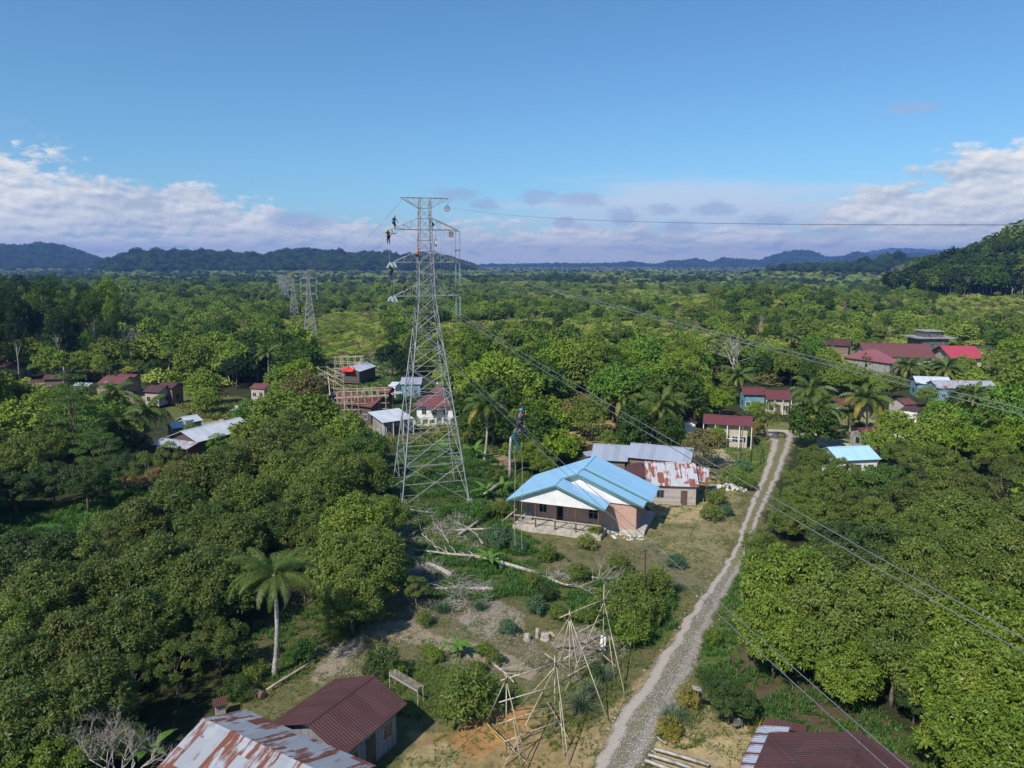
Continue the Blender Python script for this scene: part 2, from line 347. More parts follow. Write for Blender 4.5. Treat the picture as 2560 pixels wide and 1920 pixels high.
M['stone'] = flat('white_stone', (0.60, 0.58, 0.55), 0.85, 0, 0.2, 3)
M['bluetrim'] = flat('blue_painted_timber', (0.16, 0.30, 0.42), 0.6)
M['greentrim'] = flat('green_fascia', (0.10, 0.22, 0.16), 0.6)
M['r_blue'] = roofmat('new_blue_sheet', (0.31, 0.56, 0.78), amount=0, sheet=0.10, rough=0.42, rib=0.5, bump=0.6, stain=0.14, sw=1.0, sh=5.5)
M['r_rust'] = roofmat('rusty_zinc', (0.38, 0.40, 0.44), (0.135, 0.046, 0.024), 0.49, 0.25, 0.55, 0.22, sw=0.82, sh=1.9, streak=1.2, stain=.3)
M['r_rust2'] = roofmat('patchy_rusty_zinc', (0.52, 0.53, 0.56), (0.20, 0.065, 0.04), 0.50, 0.2, 0.55, 0.22, sw=0.8, sh=2.3, streak=1.9, stain=.25)
M['r_grey'] = roofmat('grey_zinc', (0.34, 0.38, 0.46), (0.20, 0.08, 0.05), 0.06, 0.25, 0.5, 0.25, sw=0.8, sh=9)
M['r_white'] = roofmat('pale_zinc', (0.58, 0.61, 0.66), (0.25, 0.12, 0.08), 0.08, 0.2, 0.5, 0.25, sw=0.8, sh=2.4)
M['r_mix'] = roofmat('half_rusted_zinc', (0.42, 0.45, 0.52), (0.20, 0.065, 0.05), 0.4, 0.3, 0.55, 0.22)
M['r_brown'] = roofmat('brown_painted_sheet', (0.105, 0.045, 0.040), (0.055, 0.03, 0.028), 0.3, 0.3, 0.6, 0.2, sw=0.8, sh=1.9, bump=0.8, streak=.6)
M['r_maroon'] = roofmat('maroon_sheet', (0.15, 0.045, 0.05), (0.09, 0.04, 0.04), 0.12, 0.12, 0.6, 0.25, sw=0.8, sh=4)
M['r_school'] = roofmat('faded_maroon_sheet', (0.165, 0.062, 0.06), (0.32, 0.14, 0.06), 0.12, 0.12, 0.6, 0.25, sw=0.8, sh=3)
M['r_pink'] = roofmat('faded_pink_sheet', (0.32, 0.11, 0.13), amount=0, sheet=0.12, rough=0.5)
M['r_red'] = roofmat('bright_red_sheet', (0.42, 0.06, 0.085), amount=0, sheet=0.06, rough=0.5)
M['r_ltblue'] = roofmat('pale_blue_sheet', (0.42, 0.66, 0.80), amount=0, sheet=0.1, rough=0.4)
M['r_redrust'] = roofmat('red_rusty_sheet', (0.17, 0.062, 0.055), (0.36, 0.27, 0.24), 0.24, 0.2, 0.6, 0.25)
M['skin'] = flat('skin', (0.30, 0.16, 0.10), 0.6)
M['blackcloth'] = flat('black_cloth', (0.025, 0.025, 0.03), 0.9)
M['bluecloth'] = flat('blue_cloth', (0.03, 0.10, 0.28), 0.9)
M['tealcloth'] = flat('teal_cloth', (0.04, 0.11, 0.14), 0.9)
M['orangecloth'] = flat('orange_cloth', (0.62, 0.18, 0.05), 0.9)
M['navycloth'] = flat('navy_cloth', (0.03, 0.04, 0.07), 0.9)
M['helmet_y'] = flat('yellow_helmet', (0.75, 0.65, 0.10), 0.3)
M['helmet_w'] = flat('white_helmet', (0.8, 0.8, 0.78), 0.3)
M['helmet_b'] = flat('blue_helmet', (0.03, 0.20, 0.55), 0.3)
M['pulley'] = flat('yellowed_pulley', (0.66, 0.62, 0.45), 0.5)
M['redframe'] = flat('red_brown_wheel', (0.35, 0.14, 0.08), 0.5)
M['yellow'] = flat('croton_yellow', (0.60, 0.36, 0.03), 0.6)

# leaves
LM = {}
LM['durian'] = leafmat('durian_leaves', (0.046, 0.082, 0.013), (0.118, 0.172, 0.028), (0.21, 0.17, 0.05), 0.3, rough=0.5, spec=0.32)
LM['olive'] = leafmat('olive_leaves', (0.058, 0.088, 0.015), (0.130, 0.168, 0.030), (0.21, 0.16, 0.05), 0.3, rough=0.5, spec=0.3)
LM['fresh'] = leafmat('yellow_green_leaves', (0.085, 0.145, 0.014), (0.19, 0.27, 0.028), (0.30, 0.30, 0.06), 0.3, rough=0.45, spec=0.35)
LM['mid'] = leafmat('mid_green_leaves', (0.068, 0.112, 0.016), (0.175, 0.235, 0.038), (0.24, 0.22, 0.07), 0.35, rough=.5, spec=.3)
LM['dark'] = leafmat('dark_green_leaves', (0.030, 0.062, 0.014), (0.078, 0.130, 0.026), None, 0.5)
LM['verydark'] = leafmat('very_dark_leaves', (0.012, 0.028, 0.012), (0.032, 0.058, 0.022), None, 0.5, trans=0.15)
LM['bright'] = leafmat('bright_green_leaves', (0.048, 0.105, 0.016), (0.11, 0.19, 0.03), None, 0.4)
LM['brown'] = leafmat('brownish_leaves', (0.085, 0.085, 0.03), (0.16, 0.14, 0.055), (0.26, 0.16, 0.07), 0.4)
LM['scrub'] = leafmat('scrub_leaves', (0.120, 0.155, 0.030), (0.25, 0.27, 0.060), (0.32, 0.28, 0.12), 0.6)
LM['palm'] = leafmat('palm_leaflets', (0.070, 0.120, 0.022), (0.15, 0.21, 0.045), (0.34, 0.30, 0.07), 0.4, trans=0.35)
LM['palm_y'] = leafmat('yellowing_palm_leaflets', (0.16, 0.17, 0.03), (0.36, 0.30, 0.05), (0.5, 0.33, 0.08), 0.3, trans=0.35)
LM['banana'] = leafmat('banana_leaves', (0.10, 0.22, 0.03), (0.17, 0.32, 0.05), None, 0.4, trans=0.4)
LM['grass'] = leafmat('grass_blades', (0.070, 0.120, 0.020), (0.17, 0.23, 0.045), (0.34, 0.28, 0.14), 0.55, trans=0.3)
LM['fern'] = leafmat('fern_blades', (0.045, 0.110, 0.020), (0.10, 0.21, 0.035), None, 0.5, trans=0.3)
LM['lemongrass'] = leafmat('grey_green_grass', (0.09, 0.14, 0.07), (0.17, 0.22, 0.13), None, 0.4)
LM['drytwig'] = leafmat('dry_twigs', (0.22, 0.15, 0.11), (0.34, 0.26, 0.20), None, 0.4, trans=0.0)
LM['bluegreen'] = leafmat('blue_green_leaves', (0.05, 0.11, 0.05), (0.10, 0.18, 0.08), None, 0.4)

# the same foliage for trees whose leaf sprays stand for many small leaves: matt
for k in list(LM):
    c1, c2, c3, v, t = LSPEC[LM[k].name]; q = 1.95 if k == 'scrub' else 1.2 if k == 'fresh' else (1.15 if 'dark' in k else 1.5); c3 = tuple(.5*x+.5*y for x, y in zip(c3, c2)) if c3 else None
    LM[k+'_m'] = leafmat(LM[k].name+'_matt', tuple(x*q for x in c1), tuple(x*q for x in c2), c3, v, t, 0.75, 0.08)
# ------------------------------------------------------------------ terrain
def pix_azel(px, py):
    a, f, d = ray(px, py); return math.degrees(atan2(a, f)), math.degrees(atan2(d, hypot(a, f)))
def prof(pts, D, tree):
    A = []; H = []
    for px, py in pts:
        a, e = pix_azel(px, py); A.append(a); H.append(CAMH+D*tan(radians(e))-tree)
    return np.array(A), np.array(H)
RIDGES = []
def ridge(pts, D, w, tree=12.0, rough=4.0, seed=0): A, H = prof(pts, D, tree); RIDGES.append((A, H, D, w, rough, seed))
ridge([(-900, 640), (-200, 622), (0, 616), (60, 620), (100, 612), (130, 615), (160, 622), (200, 632), (250, 652), (300, 664), (340, 690)], 4300, 620, 12, 8, 1)
ridge([(200, 690), (265, 655), (310, 636), (350, 632), (400, 629), (460, 628), (500, 633), (570, 629), (600, 633), (640, 635), (660, 640), (700, 628), (760, 625), (800, 632), (850, 629),
       (870, 635), (930, 631), (1000, 640), (1060, 635), (1095, 636), (1130, 645), (1165, 656), (1190, 665), (1230, 676), (1300, 690)], 2700, 420, 13, 7, 2)
ridge([(950, 680), (1180, 666), (1240, 665), (1400, 662), (1480, 664), (1540, 662), (1580, 658), (1640, 666), (1680, 654), (1705, 656), (1740, 650), (1780, 660), (1805, 648), (1850, 652), (1900, 655),
       (1940, 640), (1990, 630), (2030, 632), (2060, 645), (2090, 650), (2140, 634), (2180, 640), (2240, 640), (2300, 636), (2400, 640), (2700, 640), (3300, 650)], 6200, 800, 10, 14, 3)
ridge([(1900, 690), (1990, 660), (2080, 645), (2140, 642), (2180, 632), (2230, 624), (2270, 626), (2330, 628), (2700, 636)], 10500, 900, 0, 10, 4)
ridge([(1200, 690), (1330, 684), (1500, 676), (1650, 684), (1750, 690), (1900, 676), (2000, 668), (2100, 664), (2200, 655), (2260, 650), (2320, 652), (2600, 660)], 1900, 260, 13, 4, 5)
ridge([(2100, 712), (2160, 694), (2220, 677), (2270, 662), (2310, 650), (2360, 637), (2400, 626), (2450, 617), (2500, 608), (2560, 600), (2700, 560), (3000, 520), (3600, 560)], 780, 150, 15, 5, 6)
def terr(x, y):
    x = np.asarray(x, float); y = np.asarray(y, float); r = np.hypot(x, y); a = np.degrees(np.arctan2(x, y))
    h = np.clip((r-260)/500, 0, 1)*(fnoise(x/170, y/170, 11, 3)-0.55)*14
    hx, hy = 158, 470
    h = h+11*np.exp(-(((x-hx)/62)**2+((y-hy)/55)**2))
    for A, H, D, w, ro, sd in RIDGES:
        Hh = np.interp(a, A, H, left=H[0] if A[0] < -38 else 0, right=H[-1] if A[-1] > 38 else 0)
        Hh = np.maximum(Hh, 0)
        fall = np.exp(-((r-D)/w)**2)
        fall = np.where(r > D, np.exp(-((r-D)/(w*2.0))**2), fall)
        spur = 1-0.28*np.abs(np.sin(a*1.1+sd+2*fnoise(a*.35, r/900, sd)))*np.clip(1-fall, 0, 1)*1.6
        h = h+Hh*fall*np.clip(spur, 0.3, 1)*(1+0.0*ro)+ro*fall*(fnoise(x/90, y/90, sd, 3)-0.5)*1.0
    # ditch bank left of the road, gentle swell of the clearing
    return h
def tz(x, y): return float(terr(x, y))

ZONES = [
 # polygon in pixels of level ground, colour, noise amplitude in px
 ([(560, 1760), (600, 1690), (680, 1600), (800, 1540), (930, 1500), (1010, 1440), (1000, 1290), (960, 1240), (1100, 1150), (1250, 1230), (1290, 1330), (1640, 1330), (1620, 1170), (1750, 1140), (1830, 1080), (1910, 1080), (1990, 1090), (1920, 1290), (1770, 1600), (1735, 1700), (1800, 1760), (1950, 1830), (1870, 1990), (900, 1990), (560, 1990)], (0.150, 0.135, 0.062), 14),
 ([(950, 1240), (1200, 1240), (1290, 1330), (1300, 1370), (1200, 1400), (1010, 1330)], (0.075, 0.115, 0.03), 20),
 ([(1000, 1340), (1300, 1360), (1480, 1420), (1700, 1440), (1690, 1600), (1560, 1640), (1300, 1500), (1050, 1480)], (0.09, 0.115, 0.035), 22),
 ([(1250, 1370), (1660, 1345), (1830, 1400), (1770, 1460), (1660, 1480), (1500, 1420), (1340, 1420)], (0.175, 0.15, 0.08), 16),
 ([(1540, 1340), (1700, 1190), (1850, 1180), (1850, 1280), (1800, 1400), (1680, 1390)], (0.24, 0.205, 0.105), 16),
 ([(1600, 1250), (1750, 1235), (1840, 1210), (1810, 1300), (1640, 1310)], (0.36, 0.29, 0.15), 10),
 ([(1690, 1190), (1790, 1180), (1840, 1215), (1790, 1230), (1700, 1225)], (0.42, 0.31, 0.15), 6),
 ([(1670, 1120), (1850, 1120), (1870, 1165), (1700, 1165)], (0.40, 0.34, 0.22), 5),
 ([(1000, 1480), (1150, 1500), (1300, 1560), (1450, 1600), (1480, 1680), (1330, 1700), (1200, 1660), (1050, 1600), (1000, 1560)], (0.15, 0.130, 0.068), 16),
 ([(780, 1680), (860, 1600), (930, 1560), (1010, 1550), (1120, 1590), (1250, 1620), (1350, 1680), (1330, 1700), (1220, 1660), (1100, 1625), (990, 1590), (920, 1600), (860, 1660), (800, 1720)], (0.30, 0.245, 0.17), 8),
 ([(1150, 1540), (1230, 1500), (1310, 1540), (1300, 1580), (1200, 1590)], (0.29, 0.25, 0.20), 10),
 ([(1370, 1580), (1520, 1560), (1560, 1640), (1480, 1660), (1400, 1650)], (0.27, 0.23, 0.17), 12),
 ([(1000, 1640), (1290, 1700), (1310, 1760), (1180, 1800), (1000, 1760), (940, 1700)], (0.115, 0.135, 0.045), 18),
 ([(1050, 1830), (1180, 1790), (1420, 1790), (1500, 1830), (1450, 1990), (1000, 1990)], (0.30, 0.215, 0.10), 16),
 ([(1010, 1880), (1130, 1850), (1160, 1990), (980, 1990)], (0.36, 0.29, 0.15), 10),
 ([(1450, 1850), (1560, 1740), (1690, 1590), (1720, 1560), (1700, 1600), (1600, 1730), (1500, 1880), (1450, 1960), (1400, 1960)], (0.34, 0.25, 0.13), 8),
 ([(1100, 1840), (1240, 1770), (1330, 1770), (1300, 1850), (1180, 1900)], (0.36, 0.20, 0.08), 10),
 ([(1640, 1860), (1700, 1760), (1740, 1720), (1780, 1790), (1880, 1830), (1850, 1990), (1640, 1990)], (0.44, 0.34, 0.17), 12),
 ([(1690, 1790), (1720, 1740), (1760, 1760), (1830, 1830), (1750, 1850)], (0.30, 0.235, 0.11), 10),
 ([(-400, 1330), (-400, 1270), (60, 1255), (200, 1262), (330, 1225), (430, 1200), (440, 1230), (300, 1290), (170, 1330)], (0.05, 0.13, 0.03), 10),
 ([(290, 1190), (400, 1160), (560, 1120), (560, 1140), (430, 1180), (330, 1215)], (0.22, 0.09, 0.045), 5),
 ([(350, 985), (470, 965), (620, 1000), (700, 1010), (700, 1080), (560, 1075), (440, 1050), (390, 1010)], (0.13, 0.14, 0.05), 8),
 ([(380, 1000), (300, 1010), (200, 985), (60, 965), (60, 950), (250, 970), (400, 985)], (0.36, 0.28, 0.15), 4),
 ([(540, 1015), (600, 1000), (700, 1000), (700, 1020), (590, 1035)], (0.36, 0.22, 0.12), 4),
 ([(500, 1060), (560, 1048), (640, 1062), (640, 1080), (560, 1080)], (0.42, 0.36, 0.26), 3),
 ([(780, 900), (960, 860), (990, 900), (1000, 980), (860, 1010), (780, 980)], (0.20, 0.175, 0.095), 6),
 ([(790, 800), (940, 790), (960, 880), (800, 910)], (0.10, 0.17, 0.03), 6),
 ([(880, 1060), (1150, 1030), (1160, 1070), (1000, 1090)], (0.20, 0.20, 0.10), 4),
 ([(1000, 1085), (1180, 1070), (1270, 1130), (1300, 1230), (1150, 1240), (960, 1230)], (0.075, 0.125, 0.03), 12),
 ([(1210, 1130), (1290, 1140), (1270, 1180), (1210, 1160)], (0.33, 0.25, 0.16), 6),
 ([(1400, 1060), (1530, 1050), (1540, 1120), (1420, 1110)], (0.40, 0.28, 0.13), 6),
 ([(1880, 1060), (2260, 1040), (2330, 1060), (2300, 1110), (2160, 1110), (2080, 1140), (1960, 1110), (1880, 1100)], (0.20, 0.20, 0.075), 5),
 ([(2050, 1098), (2140, 1096), (2190, 1110), (2160, 1125), (2040, 1115)], (0.48, 0.42, 0.30), 3),
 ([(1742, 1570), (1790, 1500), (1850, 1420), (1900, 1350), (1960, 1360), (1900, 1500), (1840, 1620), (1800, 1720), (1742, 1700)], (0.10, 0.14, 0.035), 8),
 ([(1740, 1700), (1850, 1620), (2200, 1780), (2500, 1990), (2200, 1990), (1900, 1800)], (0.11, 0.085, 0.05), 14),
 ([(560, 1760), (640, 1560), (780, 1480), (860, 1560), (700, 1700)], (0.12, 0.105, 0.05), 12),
 ([(2000, 1040), (2180, 1030), (2260, 1040), (2240, 1052), (2080, 1050)], (0.42, 0.36, 0.20), 3),
 ([(1780, 1090), (1905, 1085), (1935, 1130), (1900, 1200), (1850, 1230), (1845, 1160)], (0.13, 0.175, 0.045), 5),
 ([(2050, 870), (2480, 870), (2560, 930), (2300, 935), (2120, 925)], (0.14, 0.18, 0.05), 5),
 ([(2440, 880), (2490, 890), (2480, 910), (2430, 905)], (0.5, 0.44, 0.30), 3),
 ([(1390, 870), (1440, 855), (1470, 880), (1440, 900)], (0.25, 0.2, 0.08), 4),
 ([(420, 770), (700, 755), (700, 780), (430, 800)], (0.16, 0.20, 0.07), 5),
 ([(2030, 700), (2230, 700), (2210, 716), (2000, 712)], (0.16, 0.20, 0.08), 2),
]
ROAD_L = [(1330, 2120), (1450, 1960), (1500, 1880), (1529, 1808), (1586, 1731), (1644, 1645), (1677, 1607), (1711, 1549), (1768, 1472), (1797, 1429), (1831, 1377), (1855, 1310), (1878, 1250), (1901, 1196), (1920, 1135), (1925, 1105), (1915, 1090), (1903, 1080)]
ROAD_R = [(1560, 2120), (1588, 1960), (1620, 1890), (1661, 1808), (1706, 1731), (1748, 1645), (1757, 1607), (1785, 1549), (1826, 1472), (1848, 1429), (1876, 1377), (1896, 1310), (1922, 1250), (1948, 1196), (1972, 1135), (1984, 1105), (1990, 1092), (1992, 1082)]

def ground_colours(x, y):
    px, py, dep = project(x, y, 0*x)
    fr = (y > 3)
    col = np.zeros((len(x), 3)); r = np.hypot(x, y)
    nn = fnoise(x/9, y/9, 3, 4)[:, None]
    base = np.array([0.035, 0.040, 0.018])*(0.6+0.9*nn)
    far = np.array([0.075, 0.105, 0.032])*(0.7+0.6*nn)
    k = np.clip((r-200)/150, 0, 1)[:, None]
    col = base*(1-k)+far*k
    nx = (fnoise(x/2.6, y/2.6, 21, 4)-0.5)*2; ny = (fnoise(x/2.6, y/2.6, 33, 4)-0.5)*2
    nx2 = (fnoise(x/0.8, y/0.8, 5, 3)-0.5); ny2 = (fnoise(x/.8, y/.8, 9, 3)-0.5)
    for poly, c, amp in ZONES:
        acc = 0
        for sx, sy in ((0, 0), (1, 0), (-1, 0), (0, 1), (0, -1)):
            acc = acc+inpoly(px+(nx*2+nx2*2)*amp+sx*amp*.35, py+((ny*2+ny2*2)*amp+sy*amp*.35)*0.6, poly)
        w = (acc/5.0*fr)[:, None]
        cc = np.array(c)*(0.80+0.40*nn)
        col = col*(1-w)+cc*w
    return np.clip(col, 0.004, 0.9)

def build_ground():
    az = np.concatenate([np.linspace(-180, -60, 25)[:-1], np.linspace(-60, -44, 17)[:-1], np.linspace(-44, 44, 441), np.linspace(44, 60, 17)[1:], np.linspace(60, 180, 25)[1:-1]])
    rs = [1.0]; 
    while rs[-1] < 30: rs.append(rs[-1]*1.12)
    while rs[-1] < 130: rs.append(rs[-1]*1.007)
    while rs[-1] < 14000: rs.append(rs[-1]*1.016)
    rs += [20000, 30000]
    rs = np.array(rs); na = len(az); nr = len(rs)
    A, R = np.meshgrid(np.radians(az), rs); X = (R*np.sin(A)).ravel(); Y = (R*np.cos(A)).ravel(); Z = terr(X, Y)
    near = R.ravel() < 200
    Z = Z+np.where(near, (fnoise(X/1.7, Y/1.7, 4, 3)-0.5)*0.16, 0)-0.03
    Z[R.ravel() > 15000] = -5
    co = np.stack([X, Y, Z], 1)
    idx = np.arange(nr*na).reshape(nr, na)
    a = idx[:-1, :]; b = np.roll(idx, -1, 1)[:-1, :]; c = np.roll(idx, -1, 1)[1:, :]; d = idx[1:, :]
    F = np.stack([a, b, c, d], -1).reshape(-1, 4)[:, ::-1]
    me = bpy.data.meshes.new('ground'); nv = len(co)+1
    me.vertices.add(nv); me.vertices.foreach_set('co', np.vstack([co, [[0, 0, float(Z[0])]]]).astype(np.float32).ravel())
    tri = np.stack([idx[0, :], np.full(na, nv-1), np.roll(idx[0, :], -1)], 1)
    loops = np.concatenate([F.ravel(), tri.ravel()]); me.loops.add(len(loops)); me.loops.foreach_set('vertex_index', loops.astype(np.int32))
    me.polygons.add(len(F)+len(tri)); st = np.concatenate([np.arange(len(F))*4, len(F)*4+np.arange(len(tri))*3])
    me.polygons.foreach_set('loop_start', st.astype(np.int32)); me.polygons.foreach_set('loop_total', np.concatenate([np.full(len(F), 4), np.full(len(tri), 3)]).astype(np.int32))
    me.update(calc_edges=True); me.polygons.foreach_set('use_smooth', [True]*len(me.polygons))
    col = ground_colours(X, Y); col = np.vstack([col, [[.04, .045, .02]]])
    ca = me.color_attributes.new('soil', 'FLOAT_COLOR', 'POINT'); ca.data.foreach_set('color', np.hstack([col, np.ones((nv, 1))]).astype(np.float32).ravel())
    m, n, out = newmat('soil_and_grass'); L = n.links.new
    at = ND(n, 'ShaderNodeAttribute', attribute_name='soil'); g = ND(n, 'ShaderNodeNewGeometry')
    n1 = ND(n, 'ShaderNodeTexNoise', i_Scale=1.3, i_Detail=9, i_Roughness=0.7); L(g.outputs['Position'], n1.inputs['Vector'])
    n2 = ND(n, 'ShaderNodeTexNoise', i_Scale=7.0, i_Detail=6, i_Roughness=0.75); L(g.outputs['Position'], n2.inputs['Vector'])
    v = ND(n, 'ShaderNodeTexVoronoi', i_Scale=5.0); L(g.outputs['Position'], v.inputs['Vector'])
    f = MATH(n, 'ADD', MATH(n, 'MULTIPLY', n1.outputs['Fac'], 1.5), MATH(n, 'MULTIPLY', n2.outputs['Fac'], 1.2)); f = MATH(n, 'SUBTRACT', f, 0.38)
    cbn = ND(n, 'ShaderNodeCombineXYZ')
    for i in range(3): L(f, cbn.inputs[i])
    c = MIX(n, 1.0, at.outputs['Color'], cbn.outputs[0], 'MULTIPLY')
    n3 = ND(n, 'ShaderNodeTexNoise', i_Scale=0.55, i_Detail=8, i_Roughness=0.7); L(g.outputs['Position'], n3.inputs['Vector'])
    gm = RAMP(n, MATH(n, 'ADD', n3.outputs['Fac'], MATH(n, 'MULTIPLY', n2.outputs['Fac'], 0.25)), 0.62, 0.76)
    c = MIX(n, MATH(n, 'MULTIPLY', gm, 0.6), c, (0.085, 0.11, 0.03))
    peb = MATH(n, 'MULTIPLY', MATH(n, 'LESS_THAN', v.outputs['Distance'], 0.10), 0.5)
    c = MIX(n, MATH(n, 'MULTIPLY', peb, RAMP(n, n3.outputs['Fac'], 0.5, 0.4)), c, (0.45, 0.40, 0.33))
    p = ND(n, 'ShaderNodeBsdfPrincipled', i_Roughness=0.95); p.inputs['Specular IOR Level'].default_value = 0.1; L(c, p.inputs['Base Color'])
    bp = ND(n, 'ShaderNodeBump', i_Strength=0.6, i_Distance=0.12); L(n2.outputs['Fac'], bp.inputs['Height']); L(bp.outputs[0], p.inputs['Normal'])
    L(p.outputs[0], out.inputs[0]); me.materials.append(m)
    tag(link('ground', me), kind='structure')
build_ground()

# ------------------------------------------------------------------ road
def road_strip(name, left, right, mat, z=0.07, nu=16, sub=10):
    P = []
    Lp = [G(*p) for p in left]; Rp = [G(*p) for p in right]
    V = []; UV = []; ln = 0; prev = None
    rows = []
    for i in range(len(Lp)-1):
        for k in range(sub):
            t = k/sub
            def cr(A):
                p0, p1, p2, p3 = A[max(i-1, 0)], A[i], A[i+1], A[min(i+2, len(A)-1)]
                return 0.5*((2*p1)+(p2-p0)*t+(2*p0-5*p1+4*p2-p3)*t*t+(3*p1-p0-3*p2+p3)*t**3)
            rows.append((cr(Lp), cr(Rp)))
    rows.append((Lp[-1], Rp[-1]))
    for a, b in rows:
        c = (a+b)/2
        if prev is not None: ln += (c-prev).length
        prev = c
        je = (fnoise(c.x/1.1, c.y/1.1, 50, 3)-.5)*0.9; je2 = (fnoise(c.x/1.1, c.y/1.1, 70, 3)-.5)*0.9
        d = (b-a).normalized(); a2 = a+d*float(je); b2 = b+d*float(je2); w = (b-a).length
        for j in range(nu+1):
            u = j/nu; q = a2.lerp(b2, u)
            e = min(u, 1-u); zz = z+(0.05 if e > 0 else -0.14)-0.03*math.exp(-((u-.22)/.08)**2)-.03*math.exp(-((u-.72)/.08)**2)
            V.append((q.x, q.y, zz)); UV.append((u, ln))
    F = []; n = nu+1
    for i in range(len(rows)-1):
        for j in range(nu): F.append((i*n+j, i*n+j+1, (i+1)*n+j+1, (i+1)*n+j))
    me = bpy.data.meshes.new(name); me.from_pydata(V, [], F); ul = me.uv_layers.new(name='UVMap')
    ul.data.foreach_set('uv', np.array([UV[v] for f in F for v in f], np.float32).ravel()); me.materials.append(mat)
    me.polygons.foreach_set('use_smooth', [True]*len(F)); me.update()
    return tag(link(name, me), kind='structure')
def roadmat():
    m, n, out = newmat('cobbled_gravel'); L = n.links.new
    tcx = ND(n, 'ShaderNodeTexCoord'); sp = ND(n, 'ShaderNodeSeparateXYZ'); L(tcx.outputs['UV'], sp.inputs[0]); u, v = sp.outputs[0], sp.outputs[1]
    g = ND(n, 'ShaderNodeNewGeometry'); no = ND(n, 'ShaderNodeTexNoise', i_Scale=0.5, i_Detail=6, i_Roughness=.65); L(g.outputs['Position'], no.inputs['Vector'])
    nf = ND(n, 'ShaderNodeTexNoise', i_Scale=6, i_Detail=6, i_Roughness=.7); L(g.outputs['Position'], nf.inputs['Vector'])
    vo = ND(n, 'ShaderNodeTexVoronoi', i_Scale=11.0); L(g.outputs['Position'], vo.inputs['Vector'])
    sc = ND(n, 'ShaderNodeSeparateColor'); L(vo.outputs['Color'], sc.inputs[0])
    st = MIX(n, sc.outputs[0], (0.17, 0.155, 0.14), (0.60, 0.57, 0.54)); st = MIX(n, RAMP(n, vo.outputs['Distance'], 0.30, 0.55), st, (0.15, 0.13, 0.09))
    un = MATH(n, 'ADD', u, MATH(n, 'MULTIPLY', MATH(n, 'SUBTRACT', no.outputs['Fac'], 0.5), 0.22))
    def band(c, w): return RAMP(n, MATH(n, 'ABSOLUTE', MATH(n, 'SUBTRACT', un, c)), w, w*0.35)
    far = RAMP(n, v, 34.0, 52.0)
    tr1 = band(0.20, 0.17); tr2 = MATH(n, 'MULTIPLY', band(0.78, 0.15), MATH(n, 'ADD', MATH(n, 'MULTIPLY', far, 0.45), 0.28))
    sand = MIX(n, nf.outputs['Fac'], (0.34, 0.29, 0.24), (0.50, 0.44, 0.38))
    c = MIX(n, MATH(n, 'MULTIPLY', tr1, 0.86), st, sand); c = MIX(n, tr2, c, sand)
    mid = MATH(n, 'MULTIPLY', band(0.5, 0.2), MATH(n, 'ADD', MATH(n, 'MULTIPLY', far, 0.75), MATH(n, 'MULTIPLY', RAMP(n, no.outputs['Fac'], 0.42, 0.62), 0.45)))
    gr = MIX(n, nf.outputs['Fac'], (0.10, 0.10, 0.035), (0.24, 0.21, 0.09)); c = MIX(n, mid, c, gr)
    edge = MATH(n, 'MULTIPLY', RAMP(n, MATH(n, 'ABSOLUTE', MATH(n, 'SUBTRACT', un, 0.5)), 0.42, 0.52), 0.7); c = MIX(n, edge, c, gr)
    p = ND(n, 'ShaderNodeBsdfPrincipled', i_Roughness=0.95); p.inputs['Specular IOR Level'].default_value = .15; L(c, p.inputs['Base Color'])
    bp = ND(n, 'ShaderNodeBump', i_Strength=0.7, i_Distance=0.04); L(vo.outputs['Distance'], bp.inputs['Height']); bp.invert = True; L(bp.outputs[0], p.inputs['Normal'])
    L(p.outputs[0], out.inputs[0]); return m
road_strip('road', ROAD_L, ROAD_R, roadmat())
lane = flat('sandy_lane', (0.46, 0.41, 0.33), 0.95, 0, 0.15, 0.8, coord='Object')
road_strip('village_road', [(1885, 1071), (1950, 1073), (2020, 1075), (2090, 1079), (2150, 1082), (2300, 1085), (2700, 1092)], [(1890, 1084), (1950, 1087), (2020, 1088), (2090, 1091), (2150, 1092), (2300, 1096), (2700, 1104)], lane, z=0.075, nu=4, sub=4)

# ------------------------------------------------------------------ foliage meshes (numpy)
def leaves_mesh(name, base, d, nrm, ln, wd, mat, tone=None, fold=0.12):
    "one folded diamond per leaf; base points, direction, normal, length, width arrays"
    N = len(base); d = d/np.linalg.norm(d, axis=1, keepdims=True)
    s = np.cross(d, nrm); s /= (np.linalg.norm(s, axis=1, keepdims=True)+1e-9); n2 = np.cross(s, d)
    ln = np.broadcast_to(np.asarray(ln, float), (N,))[:, None]; wd = np.broadcast_to(np.asarray(wd, float), (N,))[:, None]
    v = np.empty((N, 4, 3)); v[:, 0] = base; v[:, 1] = base+d*ln*0.45+s*wd*0.5-n2*wd*fold; v[:, 2] = base+d*ln-n2*ln*0.10; v[:, 3] = base+d*ln*0.45-s*wd*0.5-n2*wd*fold
    me = bpy.data.meshes.new(name); me.vertices.add(N*4); me.vertices.foreach_set('co', v.astype(np.float32).ravel())
    me.loops.add(N*4); me.loops.foreach_set('vertex_index', np.arange(N*4, dtype=np.int32))
    me.polygons.add(N); me.polygons.foreach_set('loop_start', np.arange(0, N*4, 4, dtype=np.int32)); me.polygons.foreach_set('loop_total', np.full(N, 4, np.int32))
    me.update(calc_edges=True)
    t = np.random.rand(N) if tone is None else tone
    at = me.attributes.new('tone', 'FLOAT', 'POINT'); at.data.foreach_set('value', np.repeat(t, 4).astype(np.float32))
    if mat: me.materials.append(mat)
    return me
def unit(n, rs):
    v = rs.normal(size=(n, 3)); return v/np.linalg.norm(v, axis=1, keepdims=True)
